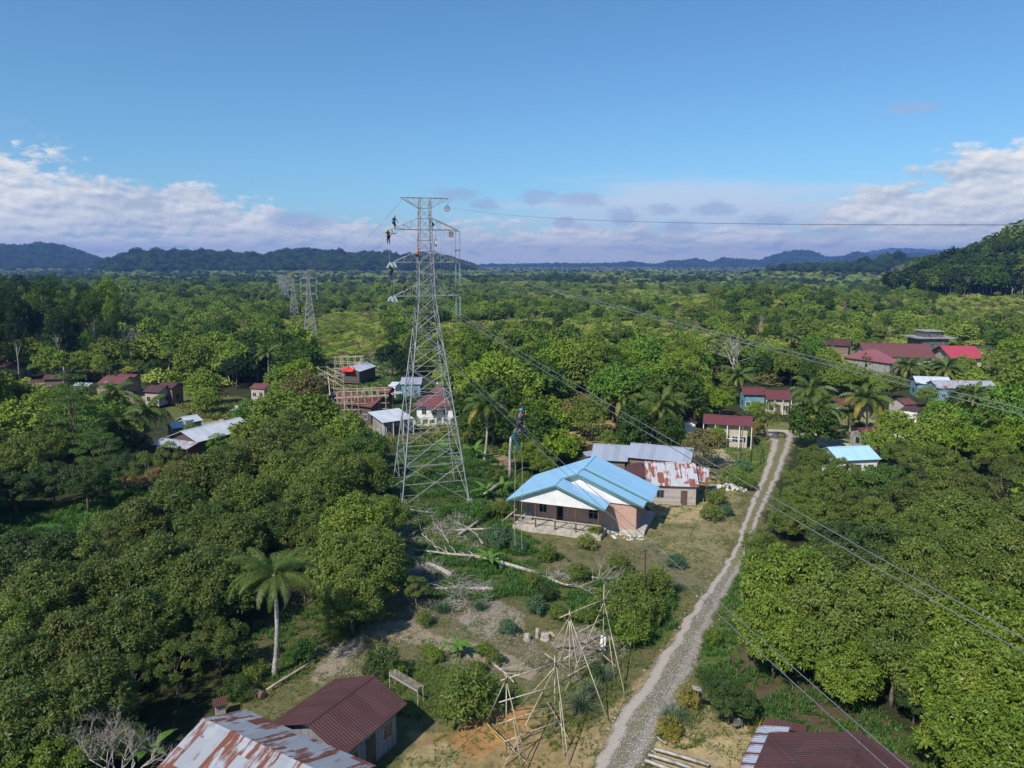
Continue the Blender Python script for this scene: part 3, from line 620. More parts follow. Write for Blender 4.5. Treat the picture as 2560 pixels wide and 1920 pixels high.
def crown_from_clumps(name, cl, n_leaf, ln, wd, mat, seed, tuft=6, droop=0.35, core=0.12, centre=None):
    "cl: list of (centre, (rx,ry,rz)); leaves on the shells of the clumps, in whorled tufts"
    rs = np.random.RandomState(seed); C = np.array([c for c, r in cl]); R = np.array([r for c, r in cl])
    area = (R[:, 0]*R[:, 2]+R[:, 0]**2); pr = area/area.sum()
    nt_ = n_leaf//tuft; ids = rs.choice(len(cl), nt_, p=pr)
    u = unit(nt_, rs); ctr = C.mean(0) if centre is None else np.array(centre)
    out = C[ids]-ctr; out /= (np.linalg.norm(out, axis=1, keepdims=True)+1e-6)
    flip = (u*out).sum(1) < -0.35; u[flip] *= -1
    dn = u[:, 2] < -0.5; u[dn, 2] *= -0.6
    k = 0.80+0.25*rs.rand(nt_)**0.7
    inner = rs.rand(nt_) < core; k[inner] *= rs.rand(inner.sum())*0.8
    tip = C[ids]+u*R[ids]*k[:, None]
    ctone = rs.rand(len(cl))[ids]
    base = np.repeat(tip, tuft, 0); uo = np.repeat(u, tuft, 0); N = len(base)
    rnd = unit(N, rs)
    d = uo*0.45+rnd*0.95; d[:, 2] -= droop
    nrm = uo*0.7+unit(N, rs)*0.35; nrm[:, 2] += 0.45
    base = base+rnd*ln*0.22
    tone = np.clip(np.repeat(ctone, tuft)*0.45+rs.rand(N)*0.6, 0, 1)
    l = ln*(0.7+0.6*rs.rand(N)); w = wd*(0.75+0.5*rs.rand(N))
    return leaves_mesh(name, base, d, nrm, l, w, mat, tone)
def round_clumps(R, H, zc, rz, K, cr, seed, flat=1.0, jit=0.16):
    rs = np.random.RandomState(seed); cl = []
    for i in range(K):
        t = (i+.5)/K; z = 1-1.55*t; ph = i*2.39996+seed; q = math.sqrt(max(0, 1-z*z))
        j = 1+rs.uniform(-jit, jit)
        c = (R*q*cos(ph)*j, R*q*sin(ph)*j, zc+rz*z*(1+rs.uniform(-jit, jit)))
        r = cr*rs.uniform(0.75, 1.3); cl.append((c, (r, r, r*flat)))
    for i in range(5): cl.append(((rs.uniform(-.3, .3)*R, rs.uniform(-.3, .3)*R, zc+rs.uniform(-.3, .3)*rz), (R*.55, R*.55, rz*.55)))
    return cl
def trunk_mesh(name, H, r, cl, seed, mat, nl=7, base_z=-0.4, fork=0.45):
    rs = random.Random(seed); mb = MB()
    wob = [Vector((rs.uniform(-.25, .25), rs.uniform(-.25, .25), 0))*(H/10) for _ in range(5)]
    pts = [Vector((0, 0, base_z))]+[Vector((0, 0, H*0.8*(i+1)/5))+wob[i] for i in range(5)]
    mb.tube(pts, [r*1.25, r, r*.82, r*.62, r*.42, r*.2], 8)
    sel = sorted(cl, key=lambda c: rs.random())[:nl]
    for c, rr in sel:
        tz_ = min(max(c[2]*fork+H*0.08, H*.2), H*.62); i = min(int(tz_/(H*0.8/5)), 4); p = pts[i].lerp(pts[i+1], 0.5); e = Vector(c)
        m = p.lerp(e, 0.5)+Vector((rs.uniform(-.3, .3), rs.uniform(-.3, .3), rs.uniform(0.0, .5)))
        mb.tube([p, m, e], [r*.45, r*.3, r*.08], 6)
    return mb.mesh(name, mat, True)
PROTO = {}
def proto(kind, lod, var):
    key = (kind, lod, var)
    if key in PROTO: return PROTO[key]
    sd = hash((kind, var)) & 0xffff if False else (sum(map(ord, kind))*31+var*101) & 0xffff
    q = {'near': 1.0, 'mid': 0.24, 'far': 0.085}[lod]; ls = {'near': 1.0, 'mid': 1.75, 'far': 2.7}[lod]; tf = {'near': 6, 'mid': 3, 'far': 1}[lod]
    fw = {'near': 1.0, 'mid': 1.35, 'far': 1.8}[lod]
    dr = 0.35 if lod == 'near' else 0.1
    if kind == 'durian':      # dense dome to the ground, big drooping leaves
        H, r = 9.0, 0.22; cl = round_clumps(3.5, H, 5.2, 3.4, 38, 1.08, sd, 1.0, 0.2); cr = crown_from_clumps('crown', cl, int(19000*q), 0.40*ls, 0.15*ls*fw, None, sd, tf, dr+.1)
    elif kind == 'broad':     # spreading uneven crown, gaps between limbs
        H, r = 10.0, 0.24; cl = round_clumps(3.9, H, 6.5, 2.8, 26, 1.15, sd, 0.75, 0.32)[:29]; cr = crown_from_clumps('crown', cl, int(15500*q), 0.33*ls, 0.15*ls*fw, None, sd, tf, dr)
    elif kind == 'column':    # narrow dense crown
        H, r = 11.0, 0.2; cl = round_clumps(2.0, H, 5.8, 4.9, 28, 1.0, sd); cr = crown_from_clumps('crown', cl, int(17000*q), 0.27*ls, 0.12*ls*fw, None, sd, tf, dr)
    elif kind == 'scrub':     # low tangled growth
        H, r = 4.0, 0.08; cl = round_clumps(2.2, H, 1.7, 1.6, 18, 0.95, sd, 0.8, 0.3); cr = crown_from_clumps('crown', cl, int(9000*q), 0.24*ls, 0.10*ls*fw, None, sd, tf, dr)
    elif kind == 'layered':   # flat shelves of foliage on a tall trunk
        H, r = 14.0, 0.26; rs = np.random.RandomState(sd); cl = []
        for k in range(9):
            z = 4.5+k*1.12; Rk = (3.9 if k < 6 else 3.0-0.75*(k-6))*rs.uniform(.8, 1.15)
            for j in range(5 if k < 8 else 2):
                a = j*1.2566+k*0.8+rs.uniform(-.4, .4); q2 = rs.uniform(.45, .85)
                cl.append(((Rk*q2*cos(a), Rk*q2*sin(a), z+rs.uniform(-.35, .35)), (1.45, 1.45, 0.26)))
        cr = crown_from_clumps('crown', cl, int(22000*q), 0.22*ls, 0.09*ls*fw, None, sd, tf, 0.0, core=.05)
    elif kind == 'tall':      # forest tree, crown high on a straight pale trunk
        H, r = 17.0, 0.26; cl = round_clumps(2.9, H, 12.6, 3.4, 16, 1.45, sd, 0.8, 0.3); cr = crown_from_clumps('crown', cl, int(15000*q), 0.28*ls, 0.12*ls*fw, None, sd, tf, dr)
    elif kind == 'airy':      # thin crown with the twigs showing
        H, r = 9.5, 0.16; cl = round_clumps(2.7, H, 6.2, 2.6, 20, 0.85, sd, 0.7, 0.3)[:20]; cr = crown_from_clumps('crown', cl, int(7000*q), 0.24*ls, 0.10*ls*fw, None, sd, tf, dr, core=.05)
    elif kind == 'shrub':
        H, r = 1.5, 0.03; cl = round_clumps(0.62, H, .72, .55, 12, 0.34, sd, 0.9, 0.2); cr = crown_from_clumps('foliage', cl, int(2600*q), 0.16*ls, 0.055*ls*fw, None, sd, tf, .1)
    tr = trunk_mesh('trunk', H, r, cl, sd, None, nl={'near': 10, 'mid': 5, 'far': 3}[lod])
    PROTO[key] = (cr, tr, H); return PROTO[key]
def bare_crown(seed, H=9.0, spread=3.2, r0=0.17, depth=4, dense=3):
    key = ('bare', seed, H)
    if key in PROTO: return PROTO[key]
    rs = random.Random(seed); mt = MB(); mc = MB()
    def grow(p, d, ln, r, lv, mb):
        q = p+d*ln; mid = p.lerp(q, .5)+Vector((rs.uniform(-1, 1), rs.uniform(-1, 1), 0))*ln*.07
        mb.tube([p, mid, q], [r, r*.8, r*.6], 5 if lv > 1 else 3)
        if lv <= 0: return
        for k in range(dense if lv < depth else dense+2):
            nd = (d*0.8+Vector((rs.uniform(-1, 1), rs.uniform(-1, 1), rs.uniform(-.15, .7)))*0.9).normalized()
            grow(p.lerp(q, rs.uniform(.6, 1)), nd, ln*rs.uniform(.6, .85), r*.55, lv-1, mc)
    grow(Vector((0, 0, -.3)), Vector((rs.uniform(-.1, .1), rs.uniform(-.1, .1), 1)).normalized(), H*.38, r0, depth, mt)
    PROTO[key] = (mc.mesh('crown', None, True), mt.mesh('trunk', None, True), H); return PROTO[key]
def setmat(o, mat):
    if len(o.data.materials) == 0: o.data.materials.append(mat)
    o.material_slots[0].link = 'OBJECT'; o.material_slots[0].material = mat
TREES = []
def plant(kind, lod, var, loc, h, leaf, label, name='broadleaf_tree', cat='tree', group=None, bark='bark', rz=None, wide=1.0):
    if kind == 'bare': cr, tr, H = bare_crown(var, depth=5 if lod == 'near' else 4)
    else: cr, tr, H = proto(kind, lod, var)
    s = h/H; o = empty(name, loc, random.uniform(0, 6.28) if rz is None else rz, label, cat, group); wq = wide*random.uniform(.9, 1.12); o.scale = (s*wq, s*wq*random.uniform(.9, 1.1), s)
    c = link('foliage' if kind == 'shrub' else ('branches' if kind == 'bare' else 'crown'), cr, o); setmat(c, (LM[leaf] if lod == 'near' else LM[leaf+'_m']) if leaf in LM else M[leaf])
    t = link('stem' if kind == 'shrub' else 'trunk', tr, o); setmat(t, M[bark])
    TREES.append(o); return o
# ------------------------------------------------------------------ transmission towers
def rotz(v, a): return Vector((v[0]*cos(a)-v[1]*sin(a), v[0]*sin(a)+v[1]*cos(a), v[2]))
def tower_widths(z, tab):
    return float(np.interp(z, [t[0] for t in tab], [t[1] for t in tab]))
def make_tower(loc, yaw, tab, arms, peak, label, fine=True, group=None, lv=None, base=0.0, peakstyle='T'):
    t = empty('transmission_tower', loc, yaw, label, 'tower', group)
    rl, rb = (0.085, 0.031) if fine else (0.16, 0.075)
    cs = [(-1, -1), (1, -1), (1, 1), (-1, 1)]
    P = lambda z, i: Vector((cs[i][0]*tower_widths(z, tab)/2, cs[i][1]*tower_widths(z, tab)/2, z))
    top = tab[-1][0]
    for i in range(4):
        m = MB(); zs = [t_[0] for t_ in tab]
        for a, b in zip(zs[:-1], zs[1:]): m.bar(P(a, i), P(b, i), rl*(1.15 if a < 20 else 0.8), 4)
        m.box((P(0, i).x-.35, P(0, i).y-.35, -1.2), (P(0, i).x+.35, P(0, i).y+.35, 0.25)) if fine else None
        m.build('leg', M['steel'], t)
    m = MB()
    for k in range(len(lv)-1):
        a, b = lv[k], lv[k+1]
        for i in range(4):
            j = (i+1) % 4
            m.bar(P(a, i), P(b, j), rb*(1.3 if a < 24 and fine else 1), 4, cap=False); m.bar(P(a, j), P(b, i), rb*(1.3 if a < 24 and fine else 1), 4, cap=False)
            m.bar(P(b, i), P(b, j), rb, 4, cap=False)
            if fine and a < 20:   # secondary struts to the legs
                X = (P(a, i)+P(a, j)+P(b, i)+P(b, j))/4; h = (a+b)/2
                wa, wb = tower_widths(a, tab), tower_widths(b, tab); X.z = a+(b-a)*wa/(wa+wb)
                f = (X.z-a)/(b-a)
                m.bar((P(a, i)+X)/2, P(a+(b-a)*f*.5, i), rb*.95, 3, cap=False); m.bar((P(a, j)+X)/2, P(a+(b-a)*f*.5, j), rb*.95, 3, cap=False)
                m.bar((P(b, i)+X)/2, P(X.z+(b-X.z)*.5, i), rb*.95, 3, cap=False); m.bar((P(b, j)+X)/2, P(X.z+(b-X.z)*.5, j), rb*.95, 3, cap=False)
                if a < 10: m.bar(P(a+(b-a)*f, i), P(a+(b-a)*f, j), rb, 3, cap=False)
    if fine:
        for z in (lv[1], lv[3]): m.bar(P(z, 0), P(z, 2), rb, 4); m.bar(P(z, 1), P(z, 3), rb, 4)
    m.build('lattice_bracing', M['steel'], t)
    rb2 = rb*.9
    for z, zt, ln in arms:
        for s in (-1, 1):
            m = MB(); tip = Vector((s*ln, 0, z)); ib = (0, 3) if s < 0 else (1, 2)
            for i in ib:
                A, B = P(z, i), P(zt, i); m.bar(A, tip, rb*1.5, 4); m.bar(B, tip, rb*1.4, 4); m.bar(A, B, rb, 4)
                n = 3
                for k in range(1, n+1):
                    f0, f1 = (k-1)/(n+.6), k/(n+.6)
                    m.bar(A.lerp(tip, f1), B.lerp(tip, f1), rb2, 3); m.bar(A.lerp(tip, f0), B.lerp(tip, f1), rb2, 3)
            for k in range(0, 4):
                f = k/3.6; m.bar(P(z, ib[0]).lerp(tip, f), P(z, ib[1]).lerp(tip, f), rb2, 3)
                if k < 3: m.bar(P(z, ib[0]).lerp(tip, f), P(z, ib[1]).lerp(tip, (k+1)/3.6), rb2, 3)
            m.build('crossarm', M['steel'], t)
    zp, zb, ln = peak
    for s in (-1, 1):
        m = MB(); ib = (0, 3) if s < 0 else (1, 2)
        if peakstyle == 'T':
            tip = Vector((s*ln, 0, zp))
            for i in ib:
                A, B = P(zp, i), P(zb, i); m.bar(A, tip, rb*1.4, 4); m.bar(B, tip, rb*1.2, 4)
                for f in (.33, .66): m.bar(A.lerp(tip, f), B.lerp(tip, f), rb2, 3); m.bar(B.lerp(tip, f-.33), A.lerp(tip, f), rb2, 3)
            m.bar(tip, tip+Vector((0, 0, -.5)), rb, 3)
        else:
            tip = Vector((s*ln, 0, zp+0.9))
            for i in ib: m.bar(P(zp, i), tip, rb*1.2, 4); m.bar(P(zb, i), tip, rb, 4)
            m.bar(tip, tip+Vector((-s*.7, 0, -.5)), rb, 4)
        m.build('earth_wire_arm', M['steel'], t)
    return t
TW = Vector((-11.3, 95.8, 0)); TYAW = radians(17.0)
TAB = [(0, 9.0), (5.2, 7.65), (10.0, 6.45), (14.2, 5.35), (18.0, 4.40), (21.2, 3.55), (24.2, 2.80), (27.05, 2.10), (31.4, 1.85), (35.6, 1.55), (39.6, 1.35)]
TLV = [0, 5.2, 10.0, 14.2, 17.4, 20.2, 22.7, 25.0, 27.05, 28.5, 30.0, 31.4, 32.8, 34.2, 35.6, 37.0, 38.3, 39.6]
make_tower(TW, TYAW, TAB, [(27.05, 28.6, 4.35), (31.4, 32.9, 4.35), (35.6, 37.1, 4.35)], (39.6, 38.3, 3.1), 'tall grey steel lattice tower with workers on it beside the blue roofed house', lv=TLV)
def tw_pt(x, y, z): return TW+rotz(Vector((x, y, z)), TYAW)
BTAB = [(0, 5.4), (7, 4.2), (13, 3.0), (19.5, 1.5), (24, 1.2), (28.4, 1.0)]
BLV = [0, 3.6, 7, 10, 12.6, 15, 17.3, 19.5, 21, 22.5, 24, 25.5, 27, 28.4]
BT = []
bgl = ['nearest of the row of distant lattice towers, the tallest looking one', 'second of the row of distant lattice towers, just left of the nearest', 'third of the row of distant lattice towers, slim and pale above the scrub',
       'fourth of the row of distant lattice towers, against the forested ridge', 'farthest of the row of distant lattice towers, faint against the ridge']
for k, (px, py, top) in enumerate([(777, 840, 682), (736, 788, 692), (717, 762, 690), (709, 745, 688), (703, 733, 686)]):
    g = G(px, py); g.z = tz(g.x, g.y); sc = 1.0 if k == 0 else (0.88 if k == 1 else (0.94 if k == 2 else 1.0))
    dY = g.y; a, f, d = ray(px, top); ztop = CAMH+d*dY/f; sc = (ztop-g.z)/29.3
    b = make_tower(g, radians(16), BTAB, [(15.5+3.9, 20.7, 3.4), (23.2, 24.2, 3.4), (26.6, 27.4, 3.4)], (28.4, 27.2, 1.6), bgl[k], fine=False, group='distant lattice towers in a row', lv=BLV, peakstyle='V')
    b.scale = (1, 1, sc); BT.append((g, sc))

def disc_string(p, q, nd=18, r=0.14, core=0.03, n=8):
    m = MB(); p = Vector(p); q = Vector(q); pts = []; rad = []
    for i in range(nd):
        a = i/nd; st = 1/nd
        for f, rr in ((0.0, core), (0.25, core*1.6), (0.42, r), (0.52, r*.95), (0.55, core*1.4)): pts.append(p.lerp(q, a+st*f)); rad.append(rr)
    pts.append(q); rad.append(core); m.tube(pts, rad, n); return m
def string_thing(p, q, label, gap, axis, hang=0.5, group=None):
    o = empty('insulator_string', p, 0, label, 'insulator', group); p = Vector(p); q = Vector(q); ax = Vector(axis)*gap/2
    for s in (-1, 1):
        disc_string(ax*s, q-p+ax*s).build('insulator', M['glass_ins'], o)
    m = MB(); d = (q-p).normalized()
    m.bar(-ax*1.3, ax*1.3, .05)
    m.bar((0, 0, 0), -d*.25, .04); m.build('yoke_plate', M['steel_dark'], o); m = MB()
    for s in (-1, 1): m.bar(q-p+ax*s, q-p+ax*s+d*hang, .035); 
    m.bar(q-p-ax*1.3, q-p+ax*1.3, .06); m.bar(q-p+d*hang-ax, q-p+d*hang+ax, .035)
    m.build('yoke_plate', M['steel_dark'], o); return o
LINE = Vector((0.288, -0.958, 0)); ACROSS = Vector((0.958, 0.288, 0))
lvl = [(27.05, 'lowest'), (31.4, 'middle'), (35.6, 'top')]
for z, nm in lvl:
    tip = tw_pt(4.3, 0, z-0.15)
    string_thing(tip, tip+Vector((0, 0, -2.5)), 'pale glass insulator string hanging from the %s right crossarm of the big tower' % nm, 0.55, ACROSS, 1.1)
WR = 0.0125
def catenary(p, q, sag, n=40):
    p = Vector(p); q = Vector(q); return [p.lerp(q, i/n)-Vector((0, 0, 4*sag*(i/n)*(1-i/n))) for i in range(n+1)]
def wire_thing(name, paths, rad, label, cat='power line', mat='wire', group=None, part='conductor'):
    if len(paths) == 1:
        m = MB(); m.tube(paths[0], rad, 6); return tag(m.build(name, M[mat], None, True), label, cat, group)
    o = empty(name, paths[0][0], 0, label, cat, group)
    for P in paths:
        m = MB(); m.tube([Vector(x)-Vector(paths[0][0]) for x in P], rad, 6); m.build(part, M[mat], o, True)
    return o
for z, nm in lvl:
    tip = tw_pt(-4.35, 0, z-.1)
    far = LINE*300+tip; sag = 8.7
    drop = Vector((0, 0, -4*sag/300*1.2)).z
    f1 = tip+LINE*2.3+Vector((0, 0, -0.5)); string_thing(tip+LINE*.25, f1, 'pale glass insulator string pulled forward from the %s left crossarm of the big tower' % nm, 0.45, ACROSS, .4)
    b0 = BT[0][0]; bt = b0+rotz(Vector((-3.4, 0, {27.05: 19.4, 31.4: 23.2, 35.6: 26.6}[z]*BT[0][1]-1.5)), radians(16))
    dirb = (bt-tip); dirb.z = 0; dirb.normalize()
    f2 = tip+dirb*2.3+Vector((0, 0, -0.55)); string_thing(tip+dirb*.25, f2, 'pale glass insulator string pulled back from the %s left crossarm of the big tower' % nm, 0.45, ACROSS, .4)
    s1 = f1+LINE*.4+Vector((0, 0, -.08)); e1 = tip+LINE*300
    wire_thing('power_line', [catenary(s1+ACROSS*g, e1+ACROSS*g, sag-.4, 90) for g in (-.22, .22)], WR, 'twin grey conductors running from the %s left crossarm of the big tower over the foreground' % nm)
    s2 = f2+dirb*.4+Vector((0, 0, -.08))
    wire_thing('power_line', [catenary(s2+ACROSS*g, bt+ACROSS*g, 5.5) for g in (-.22, .22)], WR*1.2, 'twin conductors from the %s left crossarm back to the distant towers' % nm)
    m = MB()    # jumper loops under the crossarm
tipR = tw_pt(3.0, 0, 39.1); tipL = tw_pt(-3.0, 0, 39.1)
wire_thing('earth_wire', [catenary(tipR+Vector((0, 0, -.6)), tipR+LINE*300+Vector((0, 0, 0)), 8.4, 90)], 0.012, 'single thin earth wire from the right peak of the big tower across the sky')
wire_thing('earth_wire', [catenary(tipL, BT[0][0]+Vector((-1.6, 0, 29*BT[0][1])), 4.0)], 0.016, 'single thin earth wire from the left peak of the big tower to the distant towers')
for k in range(3):
    for side, sn in ((-1, 'left'), (1, 'right')):
        A, sa = BT[k]; B, sb = BT[k+1]; ps = []
        for zz in (19.4, 23.2, 26.6): ps.append(catenary(A+rotz(Vector((side*3.4, 0, zz*sa-1.6)), radians(16)), B+rotz(Vector((side*3.4, 0, zz*sb-1.6)), radians(16)), 4.5, 14))
        wire_thing('power_line', ps, 0.03, 'thin %s side conductors between the %s of the distant towers' % (sn, ['first and second', 'second and third', 'third and fourth'][k]))
A, sa = BT[0]
for zz, w in ((19.4, 'lowest'), (23.2, 'middle'), (26.6, 'top')):
    for side, sn in ((-1, 'left'), (1, 'right')):
        p = A+rotz(Vector((side*3.4, 0, zz*sa)), radians(16)); m = disc_string((0, 0, 0), (0, 0, -2.6), 8, .22, .06)
        o = m.build('insulator_string', M['glass_ins']); o.location = p; tag(o, 'insulator string on the %s %s arm of the nearest distant tower' % (w, sn), 'insulator')
# stringing gear on the big tower
def wheel(p, r, label, spokes=8):
    o = empty('stringing_wheel', p, TYAW, label, 'pulley'); m = MB()
    ring = [Vector((r*cos(a), 0, r*sin(a)-r-.35)) for a in np.linspace(0, 2*pi, 25)]; m.tube(ring, .05, 6); m.build('rim', M['redframe'], o)
    m = MB()
    for k in range(spokes): a = 2*pi*k/spokes; m.bar((0, 0, -r-.35), (r*cos(a), 0, r*sin(a)-r-.35), .02)
    m.build('spoke_set', M['redframe'], o); m = MB(); m.bar((-.12, 0, 0), (-.12, 0, -r-.35), .03); m.bar((.12, 0, 0), (.12, 0, -r-.35), .03); m.build('hanger', M['steel_dark'], o); return o
wheel(tw_pt(2.95, -.1, 39.0), 0.34, 'red brown spoked stringing wheel hanging under the right peak of the big tower')
def block(p, ln, label):
    o = empty('pulley_block', p, TYAW, label, 'pulley'); m = MB(); m.bar((0, 0, 0), (0, 0, -ln), .018); m.build('sling', M['cable'], o)
    m = MB(); m.box((-.16, -.12, -ln-.95), (-.11, .12, -ln)); m.box((.11, -.12, -ln-.95), (.16, .12, -ln)); m.box((-.16, -.1, -ln-.08), (.16, .1, -ln)); m.build('frame', M['steel'], o)
    m = MB(); m.bar((-.1, 0, -ln-.6), (.1, 0, -ln-.6), .30, 16); m.build('wheel', M['pulley'], o); return o
block(tw_pt(1.3, -.5, 35.5), 1.1, 'cream running block hanging below the top right crossarm of the big tower')
block(tw_pt(1.25, -.5, 31.3), 1.2, 'cream running block hanging below the middle right crossarm of the big tower')
m = MB()
for dx in (0, .22, .44): m.box((dx, -.12, -.75), (dx+.12, .12, 0)); m.bar((dx+.06, 0, 0), (dx+.06, 0, .3), .02)
o = m.build('chain_hoist', M['redframe']); o.location = tw_pt(3.2, 0, 35.4); o.rotation_euler.z = TYAW; tag(o, 'orange brown hoist blocks under the tip of the top right crossarm', 'hoist')
for k, (x, z0, z1) in enumerate([(3.25, 34.6, 31.0), (3.45, 34.6, 32.2), (3.62, 34.6, 31.4), (2.35, 38.4, 26.5), (1.95, 38.8, 30.0)]):
    m = MB(); m.bar((0, 0, 0), (0, 0, z1-z0), .014, 4); o = m.build('rope', M['rope']); o.location = tw_pt(x, -.3, z0)
    tag(o, ['leftmost thin rope', 'second thin rope', 'third thin rope', 'long thin rope inside the right arms', 'thin rope nearest the body'][k]+' hanging on the right side of the big tower', 'rope')
# guy wires / ropes from the left peak
# ------------------------------------------------------------------ people
def person(loc, yaw, pose, shirt, trousers, helmet, label, s=1.0):
    """pose: joint positions in metres, y forward; one continuous skinned body"""
    J = dict(pelvis=(0, 0, .0), chest=(0, .05, .38), neck=(0, .08, .55), head=(0, .12, .68), crown=(0, .13, .80),
             shL=(-.19, .06, .50), elL=(-.26, .22, .30), haL=(-.18, .42, .32), shR=(.19, .06, .50), elR=(.26, .22, .30), haR=(.18, .42, .32),
             hiL=(-.10, 0, -.04), knL=(-.14, .30, -.22), anL=(-.14, .22, -.62), toL=(-.15, .38, -.66), hiR=(.10, 0, -.04), knR=(.14, .22, -.35), anR=(.14, .10, -.76), toR=(.15, .26, -.80))
    J.update(pose)
    Rr = dict(pelvis=.135, chest=.15, neck=.06, head=.095, crown=.075, shL=.07, elL=.045, haL=.035, shR=.07, elR=.045, haR=.035, hiL=.10, knL=.065, anL=.045, toL=.04, hiR=.10, knR=.065, anR=.045, toR=.04)
    E = [('pelvis', 'chest'), ('chest', 'neck'), ('neck', 'head'), ('head', 'crown'), ('chest', 'shL'), ('shL', 'elL'), ('elL', 'haL'), ('chest', 'shR'), ('shR', 'elR'), ('elR', 'haR'),
         ('pelvis', 'hiL'), ('hiL', 'knL'), ('knL', 'anL'), ('anL', 'toL'), ('pelvis', 'hiR'), ('hiR', 'knR'), ('knR', 'anR'), ('anR', 'toR')]
    o = empty('person', loc, yaw, label, 'person'); o.scale = (s, s, s)
    def skin(name, keys, edges, infl, mat, par):
        me = bpy.data.meshes.new(name); me.from_pydata([J[k] for k in keys], [(keys.index(a), keys.index(b)) for a, b in edges], []); me.materials.append(M[mat])
        ob = link(name, me, par); sk = ob.modifiers.new('skin', 'SKIN'); me.skin_vertices[0].data[0].use_root = True
        for i, k in enumerate(keys): rr = Rr[k]*infl; me.skin_vertices[0].data[i].radius = (rr, rr*.9 if k in ('chest', 'pelvis') else rr)
        sb = ob.modifiers.new('sub', 'SUBSURF'); sb.levels = 1; sb.render_levels = 1; return ob
    keys = list(Rr); body = skin('body', keys, E, 1.0, 'skin', o)
    tk = ['pelvis', 'chest', 'shL', 'elL', 'shR', 'elR']; skin('shirt', tk, [('pelvis', 'chest'), ('chest', 'shL'), ('shL', 'elL'), ('chest', 'shR'), ('shR', 'elR')], 1.18, shirt, o)
    tk = ['pelvis', 'hiL', 'knL', 'anL', 'hiR', 'knR', 'anR']; skin('trousers', tk, [('pelvis', 'hiL'), ('hiL', 'knL'), ('knL', 'anL'), ('pelvis', 'hiR'), ('hiR', 'knR'), ('knR', 'anR')], 1.2, trousers, o)
    h = Vector(J['crown']); m = MB(); pts = [h+Vector((0, 0, -.06)), h+Vector((0, 0, -.02)), h+Vector((0, 0, .05)), h+Vector((0, 0, .10))]; m.tube(pts, [.145, .12, .095, .03], 10); m.build('helmet', M[helmet], o, True)
    m = MB(); c = Vector(J['pelvis'])
    m.tube([c+Vector((.17*cos(a), .15*sin(a), .06)) for a in np.linspace(0, 2*pi, 11)], .025, 5); m.build('harness_belt', M['cable'], o)
    return o
P0 = {}
person(tw_pt(-4.0, 0.05, 36.45), radians(-30), dict(chest=(0, .12, .36), head=(0, .22, .66), crown=(0, .24, .78), haR=(.35, .35, -.1), haL=(-.3, .45, .0), elR=(.36, .2, .15)), 'navycloth', 'navycloth', 'orangecloth', 'worker in dark clothes crouching on top of the top left crossarm of the big tower', 1.05)
person(tw_pt(-4.75, -.35, 34.7), radians(60), dict(knR=(.14, .05, -.42), anR=(.14, -.05, -.85), toR=(.15, .1, -.9), knL=(-.14, .08, -.42), anL=(-.14, .02, -.82), toL=(-.14, .2, -.86)), 'blackcloth', 'blackcloth', 'helmet_y', 'worker in black with yellow helmet hanging at the tip of the top left crossarm', 1.1)
person(tw_pt(-1.15, -.8, 32.35), radians(-70), dict(), 'orangecloth', 'navycloth', 'orangecloth', 'worker in orange shirt climbing the tower body above the middle left crossarm', 1.1)
person(tw_pt(-4.5, -.6, 30.35), radians(70), dict(), 'blackcloth', 'navycloth', 'helmet_w', 'worker in black with white helmet hanging below the middle left crossarm', 1.05)
person(tw_pt(-2.9, -.2, 27.95), radians(-60), dict(), 'blackcloth', 'blackcloth', 'redframe', 'worker in black sitting on the lowest left crossarm of the big tower', 1.0)
person(tw_pt(1.1, 0, 36.3), radians(90), dict(chest=(0, .2, .28), head=(0, .38, .46), crown=(0, .42, .57), neck=(0, .3, .38), shL=(-.18, .24, .36), shR=(.18, .24, .36)), 'blackcloth', 'bluecloth', 'blackcloth', 'worker in black crouching on the top right crossarm of the big tower', .95)
for x, y, z, z1, lb in ((-4.7, -.4, 33.9, 31.4, 'loose rope dangling under the worker at the top left crossarm'), (-4.3, -.5, 29.6, 26.6, 'loose rope dangling under the worker at the middle left crossarm')):
    m = MB(); m.tube([(0, 0, 0), (.08, 0, (z1-z)*.4), (-.05, 0, (z1-z)*.8), (0, 0, z1-z)], .018, 5); o = m.build('rope', M['rope']); o.location = tw_pt(x, y, z); tag(o, lb, 'rope')
# two workers hanging on the lowest conductors, with ropes
def on_low(px):
    tip = tw_pt(-4.35, 0, 26.95); a, f, d = ray(px, 1034)
    # x = a/f*y along the line
    s = (a/f*tip.y-tip.x)/(LINE.x-a/f*LINE.y); q = tip+LINE*s; q.z = tip.z-4*8.7*(s/300)*(1-s/300); return q
WK = on_low(1291)
person(WK+Vector((0.20, .1, -.05)), radians(-50), dict(haL=(-.05, .3, .75), elL=(-.2, .25, .5), haR=(.2, .3, .72), elR=(.26, .25, .48), knR=(.14, .15, -.4), anR=(.14, .05, -.8), toR=(.15, .2, -.85)), 'navycloth', 'navycloth', 'helmet_b', 'worker with blue helmet hanging on the twin conductors above the garden', 1.0)
person(WK+Vector((-.12, -.3, -.95)), radians(-80), dict(haL=(-.1, .3, .7), elL=(-.2, .25, .45)), 'tealcloth', 'tealcloth', 'blackcloth', 'worker in teal clothes hanging just below the blue helmeted worker', 1.0)
for dx, l, lb in ((-.10, 6.5, 'left hanging pull rope'), (.33, 6.8, 'right hanging pull rope')):
    m = MB(); m.tube([(0, 0, 0), (.03, 0, -l*.3), (-.02, 0, -l*.7), (.02, 0, -l)], .014, 5); o = m.build('rope', M['rope']); o.location = WK+Vector((dx, -.1, -1.2)); tag(o, lb+' under the workers on the twin conductors', 'rope')
m = MB()
for k in range(9): m.bar((-.16, 0, -.16*k), (.16, 0, -.16*k), .015)
